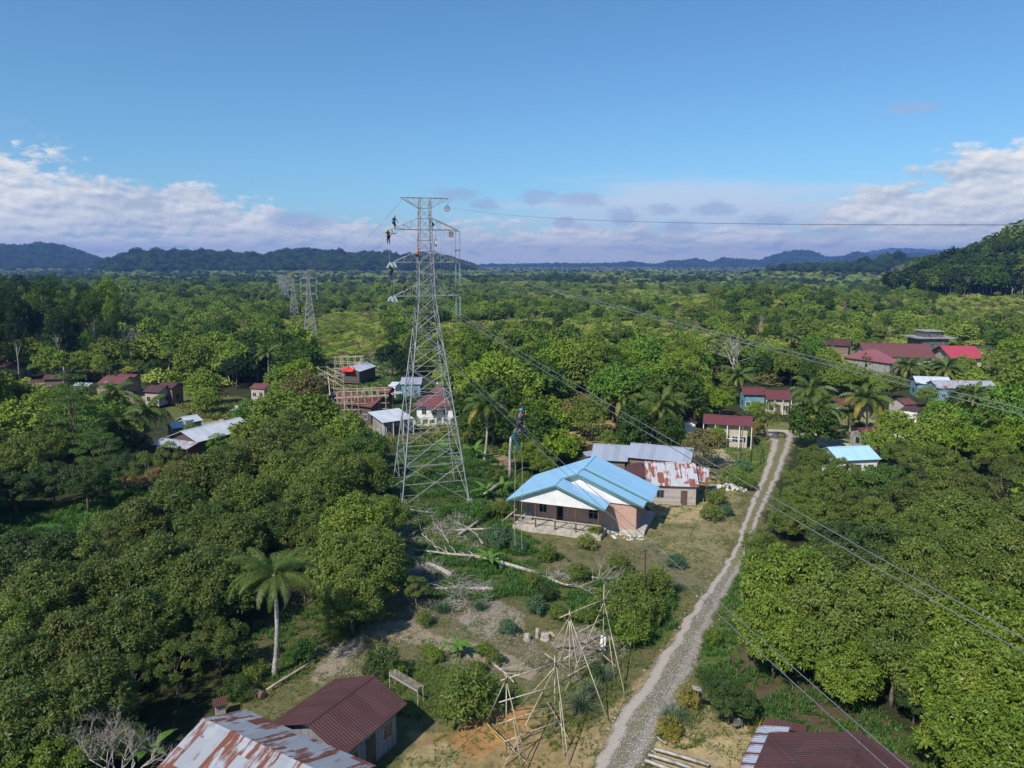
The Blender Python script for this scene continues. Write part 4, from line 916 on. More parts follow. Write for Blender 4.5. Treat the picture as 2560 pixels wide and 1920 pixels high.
m.bar((-.16, 0, .1), (-.16, 0, -1.5), .012); m.bar((.16, 0, .1), (.16, 0, -1.5), .012); o = m.build('rope_ladder', M['tealcloth']); o.location = WK+Vector((-.12, -.45, -.5)); tag(o, 'small rope ladder under the workers on the twin conductors', 'ladder')

# ------------------------------------------------------------------ buildings
KEEP = []   # (x0,y0,x1,y1, distance) picture areas of buildings that nearer planting must leave open
FOOT = []   # (x, y, radius)
def keep(x0, y0, x1, y1, D): KEEP.append((x0, y0, x1, y1, D))
def win(m_parent, x0, x1, z0, z1, y, face, glass='glasspane', frame='white', name='window'):
    "window in a wall lying on x (face -y: -1, +y: +1) at y"
    o = face*0.03; f = MB(); t = .06
    a, b = sorted((y, y+o))
    for q in (((x0, a, z0), (x1, b, z0+t)), ((x0, a, z1-t), (x1, b, z1)), ((x0, a, z0+t), (x0+t, b, z1-t)), ((x1-t, a, z0+t), (x1, b, z1-t)), (((x0+x1)/2-.02, a, z0+t), ((x0+x1)/2+.02, b, z1-t))): f.box(*q)
    fr = f.build(name, M[frame], m_parent); p = MB(); a, b = sorted((y, y+face*.012)); p.box((x0+t, a, z0+t), (x1-t, b, z1-t)); p.build('pane', M[glass], fr); return fr
def gable_house(name, label, r1, r2, e, zr, ze, roof, wall, cat='house', over=0.5, zf=0.0, back=None, hip=0.0, wins=(2, 1), trim='white', walls=True, mono=False, foot=True, kb=None, posts=0, cap=True, door=True, slope=0.38):
    """ridge seen from pixel r1 to r2 at height zr, near eave through pixel e at height ze"""
    Ez = G(*e, ze); zr = ze+.1     # the lowest ridge height that gives the roof its pitch
    for _ in range(600):
        A = G(*r1, zr); B = G(*r2, zr); ax = (B-A).normalized(); n = Vector((-ax.y, ax.x, 0)); hw = abs((Ez-A).dot(n))
        if zr-ze >= slope*hw: break
        zr += .02
    z0 = tz((A.x+B.x)/2, (A.y+B.y)/2)
    ax = (B-A); L_ = ax.length; ax.normalize(); n = Vector((-ax.y, ax.x, 0))
    hw = abs((Ez-A).dot(n)); near = -1 if (Ez-A).dot(n) < 0 else 1
    yaw = atan2(ax.y, ax.x); mid = (A+B)/2; mid.z = z0
    H = empty(name, mid, yaw, label, cat)
    zr -= z0; ze -= z0; hl = L_/2; rf = MB(); wb = hw if back is None else back; s = near
    if mono:
        rf.slab((-hl, 0, zr), (hl, 0, zr), (hl, s*hw, ze), (-hl, s*hw, ze), .05)
        wb = 0.0
    else:
        zb = ze if back is None else zr-(zr-ze)*wb/hw
        if hip:
            rf.slab((-hl+hip, 0, zr), (hl-hip, 0, zr), (hl, s*hw, ze), (-hl, s*hw, ze), .05)
            rf.slab((hl-hip, 0, zr), (-hl+hip, 0, zr), (-hl, -s*wb, zb), (hl, -s*wb, zb), .05)
            for q in (-1, 1):
                m_ = MB(); a = Vector((q*(hl-hip), 0, zr)); b = Vector((q*hl, s*hw, ze)); c = Vector((q*hl, -s*wb, zb))
                rf.poly([a, b, c], uv=[(hw, 0), (0, 2.5), (2*hw, 2.5)]); rf.poly([c-Vector((0, 0, .05)), b-Vector((0, 0, .05)), a-Vector((0, 0, .05))], uv=[(0, 0), (1, 0), (1, 1)])
        else:
            rf.slab((-hl, 0, zr), (hl, 0, zr), (hl, s*hw, ze), (-hl, s*hw, ze), .05); rf.slab((hl, 0, zr), (-hl, 0, zr), (-hl, -s*wb, zb), (hl, -s*wb, zb), .05)
    R = rf.build('roof', M[roof], H)
    if cap and not mono:
        c = MB(); hh = hl-hip; c.slab((-hh, 0, zr+.05), (hh, 0, zr+.05), (hh, .22, zr-.04), (-hh, .22, zr-.04), .02); c.slab((hh, 0, zr+.05), (-hh, 0, zr+.05), (-hh, -.22, zr-.04), (hh, -.22, zr-.04), .02); c.build('ridge_cap', M[roof], R)
    if walls:
        x0, x1 = -hl+over+hip*0.0, hl-over; yn = s*(hw-over); yb = -s*(wb-over if not mono else -0.15); sl = (zr-ze)/hw
        zn = zr-sl*(hw-over)-.05; zb_ = (zr-sl*(wb-over) if not mono else zr-sl*0.15)-.05; zt = zr-.05
        w = MB(); y0, y1 = sorted((yn, yb)); za, zc = (zn, zb_) if yn < yb else (zb_, zn)
        w.quad((x0, y0, zf), (x1, y0, zf), (x1, y0, za), (x0, y0, za), uv=[(0, 0), (x1-x0, 0), (x1-x0, za-zf), (0, za-zf)])
        w.quad((x1, y1, zf), (x0, y1, zf), (x0, y1, zc), (x1, y1, zc), uv=[(0, 0), (x1-x0, 0), (x1-x0, zc-zf), (0, zc-zf)])
        for x, fl in ((x0, 1), (x1, 0)):
            if mono or hip: P = [(x, y0, zf), (x, y1, zf), (x, y1, zc if not hip else min(zc, ze)), (x, y0, za if not hip else min(za, ze))]
            else: P = [(x, y0, zf), (x, y1, zf), (x, y1, zc), (x, 0, zt), (x, y0, za)]
            U = [(p[1], p[2]) for p in P]
            if fl: P = P[::-1]; U = U[::-1]
            w.poly(P, uv=U)
        WL = w.build('wall', M[wall], H)
        nw = wins[0]; Lw = x1-x0; hwall = min(za, zc)-zf
        if hwall > 1.5:
            k = 0; tot = nw+(1 if door else 0)
            for i in range(tot):
                xc = x0+Lw*(i+.5)/tot; face = -1 if yn < 0 else 1
                if door and i == tot//2:
                    d = MB(); a, b = sorted((yn, yn+face*.04)); d.box((xc-.42, a, zf+.02), (xc+.42, b, zf+min(2.0, hwall-.1))); d.build('door', M['post'], H)
                else: win(H, xc-.5, xc+.5, zf+.9, zf+min(2.0, hwall-.15), yn, face, frame=trim)
            if wins[1]:
                for x, fc in ((x0, -1), (x1, 1)):
                    d = MB(); a, b = sorted((x, x+fc*.03)); yc = (y0+y1)/2; d.box((a, yc-.45, zf+.9), (b, yc+.45, zf+min(1.95, hwall-.1))); d.build('window', M['glasspane'], H)
        if zf > 0.35:
            for x in (x0+.15, (x0+x1)/2, x1-.15):
                for y in (y0+.15, y1-.15): m_ = MB(); m_.box((x-.08, y-.08, -.3), (x+.08, y+.08, zf+.02)); m_.build('stilt', M['post'], H)
            m_ = MB(); m_.box((x0+.01, y0+.01, zf-.1), (x1-.01, y1-.01, zf+.015)); m_.build('floor_deck', M['plank_dark'], H)
    for i in range(posts):
        x = -hl+.15+(2*hl-.3)*i/(posts-1); m_ = MB(); m_.box((x-.06, s*(hw-.12)-.06, -.2), (x+.06, s*(hw-.12)+.06, ze+.02)); m_.build('post', M['post' if trim != 'white' else 'white'], H)
    FOOT.append((mid.x, mid.y, max(hl, hw)*1.0+1.0))
    xs = []; ys = []
    for X in (-hl, hl):
        for Yy in (s*hw, -s*wb):
            for Z in (ze*.75, zr):
                q = mid+rotz(Vector((X, Yy, Z)), yaw); a, b, c = project(q.x, q.y, q.z); xs.append(float(a)); ys.append(float(b))
    if foot: keep(min(xs)+4, min(ys)+2, max(xs)-4, (max(ys)-2 if kb is None else kb), mid.y)
    return H
# --- house with the new blue roof
def blue_house():
    O = G(1284, 1323); yaw = radians(-20); O.z = 0
    H = empty('brick_house', O, yaw, 'unfinished brick house with bright blue roof and white gables beside the track', 'house')
    zf = 0.55
    m = MB(); m.box((-.1, -.1, -.4), (10.6, 3.2, zf)); m.box((-.1, 3.2, -.4), (15.0, 10.6, zf-.02)); m.box((10.6, 2.75, -.4), (15.0, 3.2, 0.22)); m.build('foundation', M['concrete'], H)
    Z = lambda u, apex, za, sl: za-abs(u-apex)*sl
    SL = 0.40
    # brick walls with real openings
    w = MB()
    def wallrun(x0, x1, y, zb, ztf, ops, th=.15):
        xs = [x0]
        for a, b, c, d in sorted(ops):
            w.box((xs[-1], y, zb), (a, y+th, ztf)) if a > xs[-1] else None
            if c > zb+.01: w.box((a, y, zb), (b, y+th, c))
            w.box((a, y, d), (b, y+th, ztf)); xs.append(b)
        w.box((xs[-1], y, zb), (x1, y+th, ztf))
    zw = 3.62
    ops = [(2.15, 3.15, 1.35, 2.75), (4.35, 5.25, zf, 2.75), (8.3, 9.5, 1.25, 2.85)]
    wallrun(0.6, 14.0, 3.2, zf-.02, zw, ops)
    w.box((0.6, 3.35, zf-.02), (0.75, 10.0, zw)); w.box((0.75, 9.85, zf-.02), (13.85, 10.0, zw))
    # right wall with tall openings
    y = 3.35
    for a, b in ((4.0, 4.8), (5.3, 5.7), (6.3, 6.9), (7.5, 7.9), (8.6, 9.2)):
        w.box((13.85, y, zf-.02), (14.0, a, zw)); w.box((13.85, a, zf-.02), (14.0, b, zf+.5)); w.box((13.85, a, 3.1), (14.0, b, zw)); y = b
    w.box((13.85, y, zf-.02), (14.0, 9.85, zw))
    w.build('wall', M['brick'], H)
    m = MB(); m.box((0.75, 3.6, zf), (13.8, 9.8, zf+.02)); m.build('interior_floor', M['concrete'], H)
    for a, b, c, d in ops:
        f = MB(); t = .07
        f.box((a, 3.16, c), (a+t, 3.34, d)); f.box((b-t, 3.16, c), (b, 3.34, d)); f.box((a+t, 3.16, d-t), (b-t, 3.34, d))
        if c > 1: f.box((a+t, 3.16, c), (b-t, 3.34, c+t)); f.box(((a+b)/2-.03, 3.18, c+t), ((a+b)/2+.03, 3.3, d-t)); f.box((a+t, 3.2, (c+d)/2-.02), (b-t, 3.28, (c+d)/2+.03))
        f.build('window_frame' if c > 1 else 'door_frame', M['wallgrey'], H)
        v = MB()
        for q in (-.32, .08): v.box(((a+b)/2+q, 3.17, d+.22), ((a+b)/2+q+.26, 3.195, d+.36))
        v.build('vent', M['dark'], H)
    # roof: rear, middle and porch sections
    rf = MB()
    az, au = 6.85, 7.05
    zl = az-(au+.8)*SL; zr_ = az-(14.95-au)*SL
    rf.slab((au, 2.45, az), (au, 4.7, az), (-.8, 4.7, zl), (-.8, 2.45, zl)); rf.slab((au, 4.7, az), (au, 2.45, az), (14.95, 2.45, zr_), (14.95, 4.7, zr_))
    a2, u2 = az+.14, 7.3; sl2 = SL
    rf.slab((u2, 4.72, a2), (u2, 10.7, a2), (-1.0, 10.7, a2-(u2+1.0)*.41), (-1.0, 4.72, a2-(u2+1.0)*.41)); rf.slab((u2, 10.7, a2), (u2, 4.72, a2), (15.5, 4.72, a2-(15.5-u2)*sl2), (15.5, 10.7, a2-(15.5-u2)*sl2))
    ap, up = 6.15, 5.25; zpl = az-(au+.8)*SL
    rf.slab((up, -.55, ap), (up, 2.43, ap), (-.8, 2.43, zpl), (-.8, -.55, zpl)); rf.slab((up, 2.43, ap), (up, -.55, ap), (11.1, -.55, ap-(11.1-up)*.39), (11.1, 2.43, ap-(11.1-up)*.39))
    R = rf.build('roof', M['r_blue'], H)
    f = MB()   # fascia boards and ridge strips
    for (u0, z0, u1, z1, yy) in ((-.8, zl, au, az, 2.43), (au, az, 14.95, zr_, 2.43), (-.8, zpl, up, ap, -.57), (up, ap, 11.1, ap-(11.1-up)*.39, -.57), (u2, a2, 15.5, a2-(15.5-u2)*sl2, 4.69)):
        f.quad((u0, yy, z0-.20), (u1, yy, z1-.20), (u1, yy, z1+.01), (u0, yy, z0+.01)); f.quad((u1, yy-.03, z1+.01), (u0, yy-.03, z0+.01), (u0, yy-.03, z0-.20), (u1, yy-.03, z1-.20)); f.quad((u0, yy, z0+.012), (u1, yy, z1+.012), (u1, yy-.03, z1+.012), (u0, yy-.03, z0+.012))
    f.build('fascia', M['greentrim'], R)
    c = MB(); c.bar((au, 2.4, az+.02), (au, 4.7, az+.02), .07, 6); c.bar((u2, 4.65, a2+.02), (u2, 10.7, a2+.02), .07, 6); c.bar((up, -.58, ap+.02), (up, 2.43, ap+.02), .07, 6); c.build('ridge_cap', M['r_blue'], R)
    # white gable boards
    g = MB(); g.poly([(-.35, -.15, 3.62), (10.7, -.15, 3.62), (up, -.15, ap-.10)]); g.poly([(up, -.08, ap-.10), (10.7, -.08, 3.62), (-.35, -.08, 3.62)]); g.quad((-.35, -.15, 3.62), (-.35, -.08, 3.62), (10.7, -.08, 3.62), (10.7, -.15, 3.62)); g.build('gable_board', M['white'], H)
    g = MB(); g.poly([(0.3, 3.0, 3.60), (14.3, 3.0, 3.60), (au, 3.0, az-.12)]); g.poly([(au, 3.12, az-.12), (14.3, 3.12, 3.60), (0.3, 3.12, 3.60)]); g.quad((0.3, 3.0, 3.6), (0.3, 3.12, 3.6), (14.3, 3.12, 3.6), (14.3, 3.0, 3.6)); g.build('gable_board', M['white'], H)
    g = MB(); g.poly([(0.3, 10.0, 3.60), (14.2, 10.0, 3.60), (u2, 10.0, a2-.15)][::-1]); g.build('gable_board', M['white'], H)
    # porch posts, rail planks
    for u in (0.1, 2.7, 5.1, 7.6, 10.25): m = MB(); m.box((u-.07, .05, zf-.1), (u+.07, .19, 3.65)); m.build('post', M['post'], H)
    for v in (1.3, 2.4): m = MB(); m.box((.05, v, zf-.1), (.17, v+.12, 3.7)); m.build('post', M['post'], H)
    m = MB(); m.box((0.0, -.03, 1.75), (5.2, .04, 1.87)); m.build('rail', M['sawn'], H)
    m = MB(); m.box((4.9, -.11, 1.70), (10.6, -.035, 1.82)); m.build('rail', M['sawn'], H)
    FOOT.append((O.x+6, O.y+2, 11)); keep(1268, 1150, 1640, 1345, 78)
    def W2(u, v, z): return O+rotz(Vector((u, v, z)), yaw)
    # loose timber and a sheet leaning on the porch
    rr = random.Random(3)
    for k, (u, v, a, l) in enumerate([(1.0, 1.0, .9, 1.6), (1.9, .6, .2, 1.2), (3.1, 1.2, .7, 1.5), (5.4, .8, .75, 1.6), (7.0, 1.4, 2.9, 2.6), (7.4, 1.1, 2.8, 2.4), (8.4, .9, 2.95, 2.8), (8.9, .6, 2.8, 2.5)]):
        m = MB(); m.box((-l/2, -.09, 0), (l/2, .09, .05)); o = m.build('timber_board', M['sawn'] if k < 4 else M['deadwood']); o.location = W2(u, v, zf+.01+.0*k); o.rotation_euler.z = yaw+a
        tag(o, 'loose board on the brick house porch, number '+'x' if 0 else ['pale board lying by the left porch post', 'short pale board beside the leaning sheet', 'pale board in front of the small window', 'pale board at the foot of the door', 'grey board in the stack behind the fourth post', 'second grey board in the stack behind the fourth post', 'long grey board near the right end of the porch', 'grey board at the right porch edge'][k], 'board')
    m = MB(); m.poly([(-.45, 0, 0), (.45, 0, 0), (.4, .35, 1.5), (.1, .45, 1.9), (-.25, .42, 1.75)]); m.poly([(-.25, .45, 1.75), (.1, .48, 1.9), (.4, .38, 1.5), (.45, .03, 0), (-.45, .03, 0)])
    o = m.build('roofing_offcut', M['wallgrey']); o.location = W2(1.15, 1.9, zf+.01); o.rotation_euler.z = yaw+.3; tag(o, 'grey curved sheet leaning on the left porch post of the brick house', 'sheet')
    m = MB(); m.bar((0, 0, 0), (1.9, .3, 1.6), .09); o = m.build('timber_prop', M['deadwood']); o.location = W2(-2.2, 1.5, 0); tag(o, 'grey timber leaning up to the left end of the brick house porch', 'board')
    # white stones along the plinth
    for k in range(26):
        u = rr.uniform(10.6, 15.2); v = rr.uniform(1.2, 2.7)
        o = link('stone', STONES[k % 4]); o.location = W2(u, v, .03); s = rr.uniform(.10, .24); o.scale = (s, s*.8, s*.6); o.rotation_euler.z = rr.random()*6
        tag(o, 'pale stone lying along the plinth at the right end of the brick house', 'stone', 'stones along the brick house plinth')
def blob_mesh(name, seed, mat, rough=.35):
    rs = np.random.RandomState(seed); import bmesh
    bm = bmesh.new(); bmesh.ops.create_icosphere(bm, subdivisions=2, radius=1)
    d = unit(10, rs); o = rs.uniform(.55, .95, 10)
    for v in bm.verts:
        p = np.array(v.co); k = min(1.0, min((o[i]/max(.05, float(p@d[i]))) if p@d[i] > o[i] else 1.0 for i in range(10))); v.co = v.co*k*(1+rough*.15*rs.normal())
    me = bpy.data.meshes.new(name); bm.to_mesh(me); bm.free(); me.materials.append(mat); return me
STONES = [blob_mesh('stone', k, M['stone']) for k in range(4)]
blue_house()

# --- wooden houses behind the blue roof
gable_house('long_shed', 'long grey zinc roofed wooden house, left half, behind the blue roof', (1484, 1109), (1574, 1114), (1515, 1151), 5.3, 3.3, 'r_grey', 'plank_brown', over=.4, wins=(1, 0))
gable_house('long_shed', 'long grey zinc roofed wooden house, right half, with rust along its ridge', (1577, 1107), (1736, 1121), (1650, 1151), 5.9, 3.7, 'r_grey', 'plank_brown', over=.4, wins=(3, 1))
gable_house('wooden_house', 'weathered plank house with white and rust streaked zinc roof', (1611, 1154), (1738, 1158), (1668, 1215), 5.2, 2.65, 'r_rust2', 'plank', over=.35, wins=(1, 0), back=1.5, trim='wallgrey')
gable_house('brown_roof_house', 'house with brown hipped roof between the blue roof and the rusty roof', (1560, 1153), (1640, 1160), (1585, 1192), 4.7, 3.0, 'r_brown', 'plank_dark', over=.4, wins=(0, 0), hip=2.2, door=False)
gable_house('lean_to_shed', 'small open shed with rust striped zinc roof right of the plank house', (1738, 1167), (1774, 1170), (1752, 1204), 3.4, 2.6, 'r_rust2', 'plank_dark', cat='shed', slope=.3, mono=True, walls=False, posts=2, trim='dark')
gable_house('small_shed', 'low grey roof at the left end of the long grey shed', (1455, 1130), (1478, 1126), (1466, 1142), 3.4, 2.8, 'r_grey', 'plank_dark', cat='shed', over=.2, wins=(0, 0), mono=True)
# --- bottom of the picture
gable_house('rusty_house', 'house with large silver and rust patched zinc roof at the bottom edge', (507, 1796), (845, 1950), (956, 1920), 5.0, 3.3, 'r_rust', 'plank_brown', over=.5, wins=(2, 1), back=5.2, foot=False)
keep(380, 1780, 960, 1920, 33)
gable_house('plank_shed', 'grey plank shed with dark brown corrugated gable roof', (763, 1809), (931, 1687), (945, 1820), 4.7, 2.75, 'r_brown', 'plank_grey', over=.55, wins=(2, 1), trim='sawn', back=3.4, foot=False)
keep(690, 1680, 1030, 1900, 38)
gable_house('brown_roof_house', 'house with brown corrugated roof and silver edge sheets at the bottom right', (2147, 1829), (2118, 1948), (1869, 1870), 5.0, 3.4, 'r_brown', 'plank_brown', over=.5, wins=(1, 1), foot=False, back=4.6)
keep(1860, 1800, 2300, 1920, 36)
gable_house('lean_to', 'small brown lean-to roof behind the bottom right house', (1912, 1792), (2015, 1812), (1960, 1822), 3.6, 3.0, 'r_brown', 'plank_brown', cat='shed', slope=.22, mono=True, over=.2, wins=(0, 0), foot=False, door=False)
# silver sheets laid on the brown roof's edges are roofing of their own
def sheets(A, ax, dn, n, w, l, mat, label):
    m = MB()
    for k in range(n): a = A+ax*(w*1.25*k); m.slab(a, a+ax*w, a+ax*w+dn*l, a+dn*l, .02)
    o = m.build('roof_sheets', M[mat]); tag(o, label, 'roofing'); return o
rA = G(2147, 1829, 5.0); rB = G(2118, 1948, 5.0); rx = (rB-rA).normalized(); rn = Vector((rx.y, -rx.x, 0)); rn = rn if rn.x < 0 else -rn
E_ = G(1869, 1870, 3.4); hw_ = abs((E_-rA).dot(rn)); sl_ = 1.6/hw_
dnL = (rn*hw_+Vector((0, 0, -1.6))).normalized(); dnR = (-rn*hw_+Vector((0, 0, -1.6))).normalized(); Ls = math.sqrt(hw_**2+1.6**2)
sheets(rA+rx*.1+dnL*(Ls-1.9)+Vector((0, 0, .07)), rx, dnL, 5, .82, 1.85, 'r_mix', 'row of silver sheets on the left edge of the bottom right brown roof')
sheets(rA+rx*.5+dnR*1.2+Vector((0, 0, .07)), rx, dnR, 5, .72, 2.2, 'r_mix', 'row of silver sheets on the right slope of the bottom right brown roof')
# --- left village
gable_house('long_house', 'long pale zinc roofed house with a dark blue edged gable', (451, 1078), (600, 1043), (575, 1085), 5.3, 3.5, 'r_white', 'plank_dark', over=.5, wins=(2, 1), trim='bluetrim', zf=.6)
gable_house('porch_roof', 'grey and rust porch roof in front of the long pale roofed house', (405, 1094), (497, 1106), (420, 1117), 3.9, 2.9, 'r_mix', 'plank_dark', cat='porch', slope=.22, mono=True, over=.3, wins=(1, 0), walls=False, posts=4, trim='dark')
gable_house('side_shed', 'flat pale roofed side building right of the long pale roofed house', (566, 1108), (638, 1082), (598, 1112), 3.5, 3.0, 'r_white', 'plank_dark', cat='shed', slope=.22, mono=True, over=.3, wins=(1, 0))
gable_house('white_roof_house', 'small white roofed house behind the long pale roofed house', (452, 1043), (492, 1036), (478, 1056), 4.2, 3.0, 'r_white', 'wallgrey', over=.3, wins=(1, 1))
gable_house('white_roof_house', 'low white and red roofed annexe left of the small white roofed house', (421, 1058), (457, 1053), (430, 1072), 3.5, 2.7, 'r_white', 'plank_brown', over=.3, wins=(1, 0))
gable_house('red_roof_house', 'old wooden house with red rusty roof among the left coconut palms', (266, 939), (326, 941), (280, 960), 5.6, 3.6, 'r_redrust', 'plank_brown', over=.4, wins=(2, 1))
gable_house('red_roof_house', 'low dark red roof just behind the old red roofed wooden house', (300, 934), (345, 936), (322, 944), 5.2, 4.0, 'r_maroon', 'plank_brown', over=.4, wins=(1, 1))
gable_house('brown_roof_house', 'small wooden house with brown gable roof, nearer of a joined pair', (377, 962), (418, 964), (385, 981), 5.2, 3.6, 'r_brown', 'plank', over=.4, wins=(1, 1), zf=.5, trim='sawn')
gable_house('brown_roof_house', 'wooden house with brown gable roof, farther of a joined pair', (405, 955), (446, 957), (425, 970), 5.8, 4.2, 'r_brown', 'plank_brown', over=.4, wins=(1, 1), zf=.5, trim='sawn')
gable_house('brown_roof_house', 'wide low house with faded brown hipped roof at the left edge', (-30, 904), (66, 902), (20, 921), 5.2, 3.6, 'r_school', 'wallgrey', over=.5, wins=(3, 1), hip=3)
gable_house('brown_roof_house', 'dark brown roofed house half hidden behind trees near the left edge', (112, 936), (168, 934), (140, 948), 5.0, 3.6, 'r_brown', 'plank_brown', over=.4, wins=(1, 0))
gable_house('open_shed', 'low open brown shed beside the half hidden dark brown roof', (78, 949), (118, 947), (95, 956), 3.4, 2.6, 'r_brown', 'plank_dark', cat='shed', walls=False, posts=3, trim='dark', mono=True)
gable_house('white_shed', 'small white roof behind the layered tree on the left', (190, 956), (232, 958), (215, 966), 3.2, 2.5, 'r_white', 'wallgrey', cat='shed', over=.2, wins=(1, 0))
gable_house('rusty_shed', 'small shed with red and silver roof behind the round dark tree', (636, 958), (674, 960), (650, 972), 5.0, 3.6, 'r_redrust', 'plank', cat='shed', over=.3, wins=(1, 1), zf=.7)
gable_house('rusty_shed', 'low shed with rust and zinc roof right of the long pale roofed house', (590, 1013), (664, 1016), (622, 1027), 3.4, 2.8, 'r_mix', 'plank_dark', cat='shed', slope=.22, mono=True, over=.3, wins=(1, 0), trim='sawn')
# --- centre village
H = gable_house('zinc_roof_house', 'dark wooden hut with striped zinc roof and red tarpaulin behind the bamboo', (872, 917), (916, 904), (915, 924), 5.0, 3.6, 'r_white', 'plank_dark', over=.3, wins=(0, 0), zf=.5)
m = MB(); m.slab((0, 0, 0), (3.2, 0, 0), (3.2, -1.6, -1.0), (0, -1.6, -1.0), .03); m.box((0.2, -.3, -2.1), (3.0, -.24, -.9)); o = m.build('red_tarpaulin', M['tarp']); o.location = AT(860, 917, H.location.y-4.2); o.rotation_euler.z = -.25; tag(o, 'bright red tarpaulin hung on the left end of the zinc roofed hut', 'tarpaulin')
gable_house('zinc_roof_house', 'grey zinc roofed house with light blue wall behind the big tower', (1004, 943), (1057, 943), (1020, 961), 4.6, 3.1, 'r_grey', 'bluewall', over=.3, wins=(1, 1))
gable_house('white_shed', 'small white sheet roof left of the grey zinc roofed house', (982, 954), (1001, 955), (988, 966), 3.6, 2.8, 'r_white', 'white', cat='shed', slope=.22, mono=True, over=.1, wins=(0, 0))
gable_house('rusty_shed', 'small hut with rust striped roof below the white sheet roof', (952, 967), (981, 968), (960, 982), 4.2, 3.0, 'r_redrust', 'plank_dark', cat='shed', over=.3, wins=(0, 1))
gable_house('rusty_shed', 'striped lean-to roof right of the small rust striped hut', (973, 982), (999, 977), (985, 987), 3.0, 2.5, 'r_rust2', 'plank_dark', cat='shed', slope=.3, mono=True, walls=False, posts=2, trim='dark')
gable_house('maroon_roof_house', 'large house with faded maroon roof wrapped in bamboo scaffolding', (836, 979), (958, 992), (880, 1013), 5.8, 3.6, 'r_redrust', 'plank_dark', over=.5, wins=(3, 1))
gable_house('white_gable_porch', 'white front gable roof of the scaffolded maroon roofed house', (885, 1001), (887, 990), (908, 1014), 4.4, 3.1, 'r_white', 'white', cat='porch', over=.3, wins=(0, 0), door=False)
gable_house('white_roof_house', 'house with broad flat pale zinc roof and white columns left of the big tower', (919, 1030), (997, 1020), (985, 1053), 4.2, 3.2, 'r_white', 'wallgrey', over=.9, wins=(2, 0), mono=True, posts=4, slope=.16)
def mosque():
    c = G(1095, 1040); c.z = 0; D = c.y; H = empty('prayer_house', c, radians(-4), 'small prayer house with maroon tiered roof behind a white wall', 'prayer house')
    k = D*1.0/FPX*1.0
    w = 3.7; m = MB(); m.box((-w, -w, 0), (w, w, 3.0)); m.build('wall', M['white'], H)
    def hip(w0, z0, w1, z1, nm):
        m = MB(); q = [(-1, -1), (1, -1), (1, 1), (-1, 1)]
        for i in range(4): a, b = q[i], q[(i+1) % 4]; m.slab((a[0]*w1, a[1]*w1, z1), (b[0]*w1, b[1]*w1, z1), (b[0]*w0, b[1]*w0, z0), (a[0]*w0, a[1]*w0, z0), .05)
        return m.build(nm, M['r_school'], H)
    hip(4.5, 2.9, 1.2, 4.7, 'roof'); m = MB(); m.box((-1.15, -1.15, 4.6), (1.15, 1.15, 5.3)); m.build('lantern_wall', M['wallgrey'], H); hip(1.65, 5.2, .05, 6.6, 'upper_roof')
    m = MB(); m.tube([(0, 0, 6.5), (0, 0, 6.7), (0, 0, 6.85), (0, 0, 7.0), (0, 0, 7.4)], [.05, .22, .22, .06, .02], 8); m.build('finial', M['white'], H)
    for x in (-2.2, 0, 2.2): win(H, x-.5, x+.5, 1.0, 2.2, -w, -1)
    m = MB(); m.slab((-1.4, -w-.1, 3.0), (1.4, -w-.1, 3.0), (1.4, -w-2.2, 2.5), (-1.4, -w-2.2, 2.5), .05); m.build('porch_roof', M['r_school'], H)
    FOOT.append((c.x, c.y, 6)); keep(1045, 985, 1130, 1046, c.y)
    # white wall with posts in front
    a = G(1000, 1072); b = G(1142, 1060); F = empty('boundary_wall', a, atan2(b.y-a.y, b.x-a.x), 'low white wall with square posts in front of the prayer house', 'wall'); L_ = (b-a).length
    m = MB(); m.box((0, -.06, -.2), (L_, .06, .55)); m.build('wall_panel', M['white'], F); n = 9
    for i in range(n): x = L_*i/(n-1); m = MB(); m.box((x-.16, -.16, -.2), (x+.16, .16, 1.5)); m.build('post', M['white'], F)
    keep(1040, 1040, 1140, 1062, a.y-2)
mosque()
# --- right village
gable_house('maroon_roof_house', 'tall house with steep maroon roof behind the leaning palm', (1606, 1043), (1634, 1036), (1630, 1082), 6.5, 3.4, 'r_maroon', 'wallgrey', over=.4, wins=(1, 0), back=3)
gable_house('white_gable_house', 'small white hut with pale pink gable roof beside the leafy brown tree', (1725, 1052), (1727, 1046), (1741, 1064), 4.2, 3.2, 'r_school', 'white', over=.3, wins=(0, 0), door=False)
gable_house('school_building', 'cream building with long maroon roof facing the playing court', (1759, 1035), (1882, 1042), (1820, 1063), 6.3, 4.0, 'r_maroon', 'cream', over=.8, wins=(4, 1), posts=5, back=4)
gable_house('maroon_roof_house', 'long dark maroon roofed house behind the tall dark palm, left part', (1852, 968), (1912, 969), (1880, 987), 5.6, 3.6, 'r_maroon', 'bluewall', over=.5, wins=(2, 1))
gable_house('maroon_roof_house', 'long dark maroon roofed house with open porch, right part', (1910, 974), (1974, 976), (1960, 1000), 5.2, 3.2, 'r_maroon', 'cream', over=.5, wins=(2, 1), posts=4)
gable_house('maroon_roof_house', 'small dark maroon roofed house between the two tall palms', (2082, 995), (2135, 997), (2100, 1012), 5.0, 3.6, 'r_maroon', 'wallgrey', over=.4, wins=(2, 1))
gable_house('orange_roof_house', 'small house with orange rusty roof and open porch right of the big palm', (2241, 996), (2272, 994), (2262, 1012), 5.2, 3.8, 'r_redrust', 'plank', over=.3, wins=(1, 1))
gable_house('porch_house', 'white porch with brown roof joined to the orange roofed house', (2262, 1014), (2306, 1020), (2280, 1028), 4.0, 3.4, 'r_brown', 'white', cat='porch', over=.2, wins=(1, 0), posts=3, mono=True, slope=.2)
gable_house('zinc_roof_house', 'long pale zinc roofed building at the right village', (2282, 940), (2372, 943), (2330, 960), 5.0, 3.4, 'r_white', 'bluewall', over=.4, wins=(3, 1))
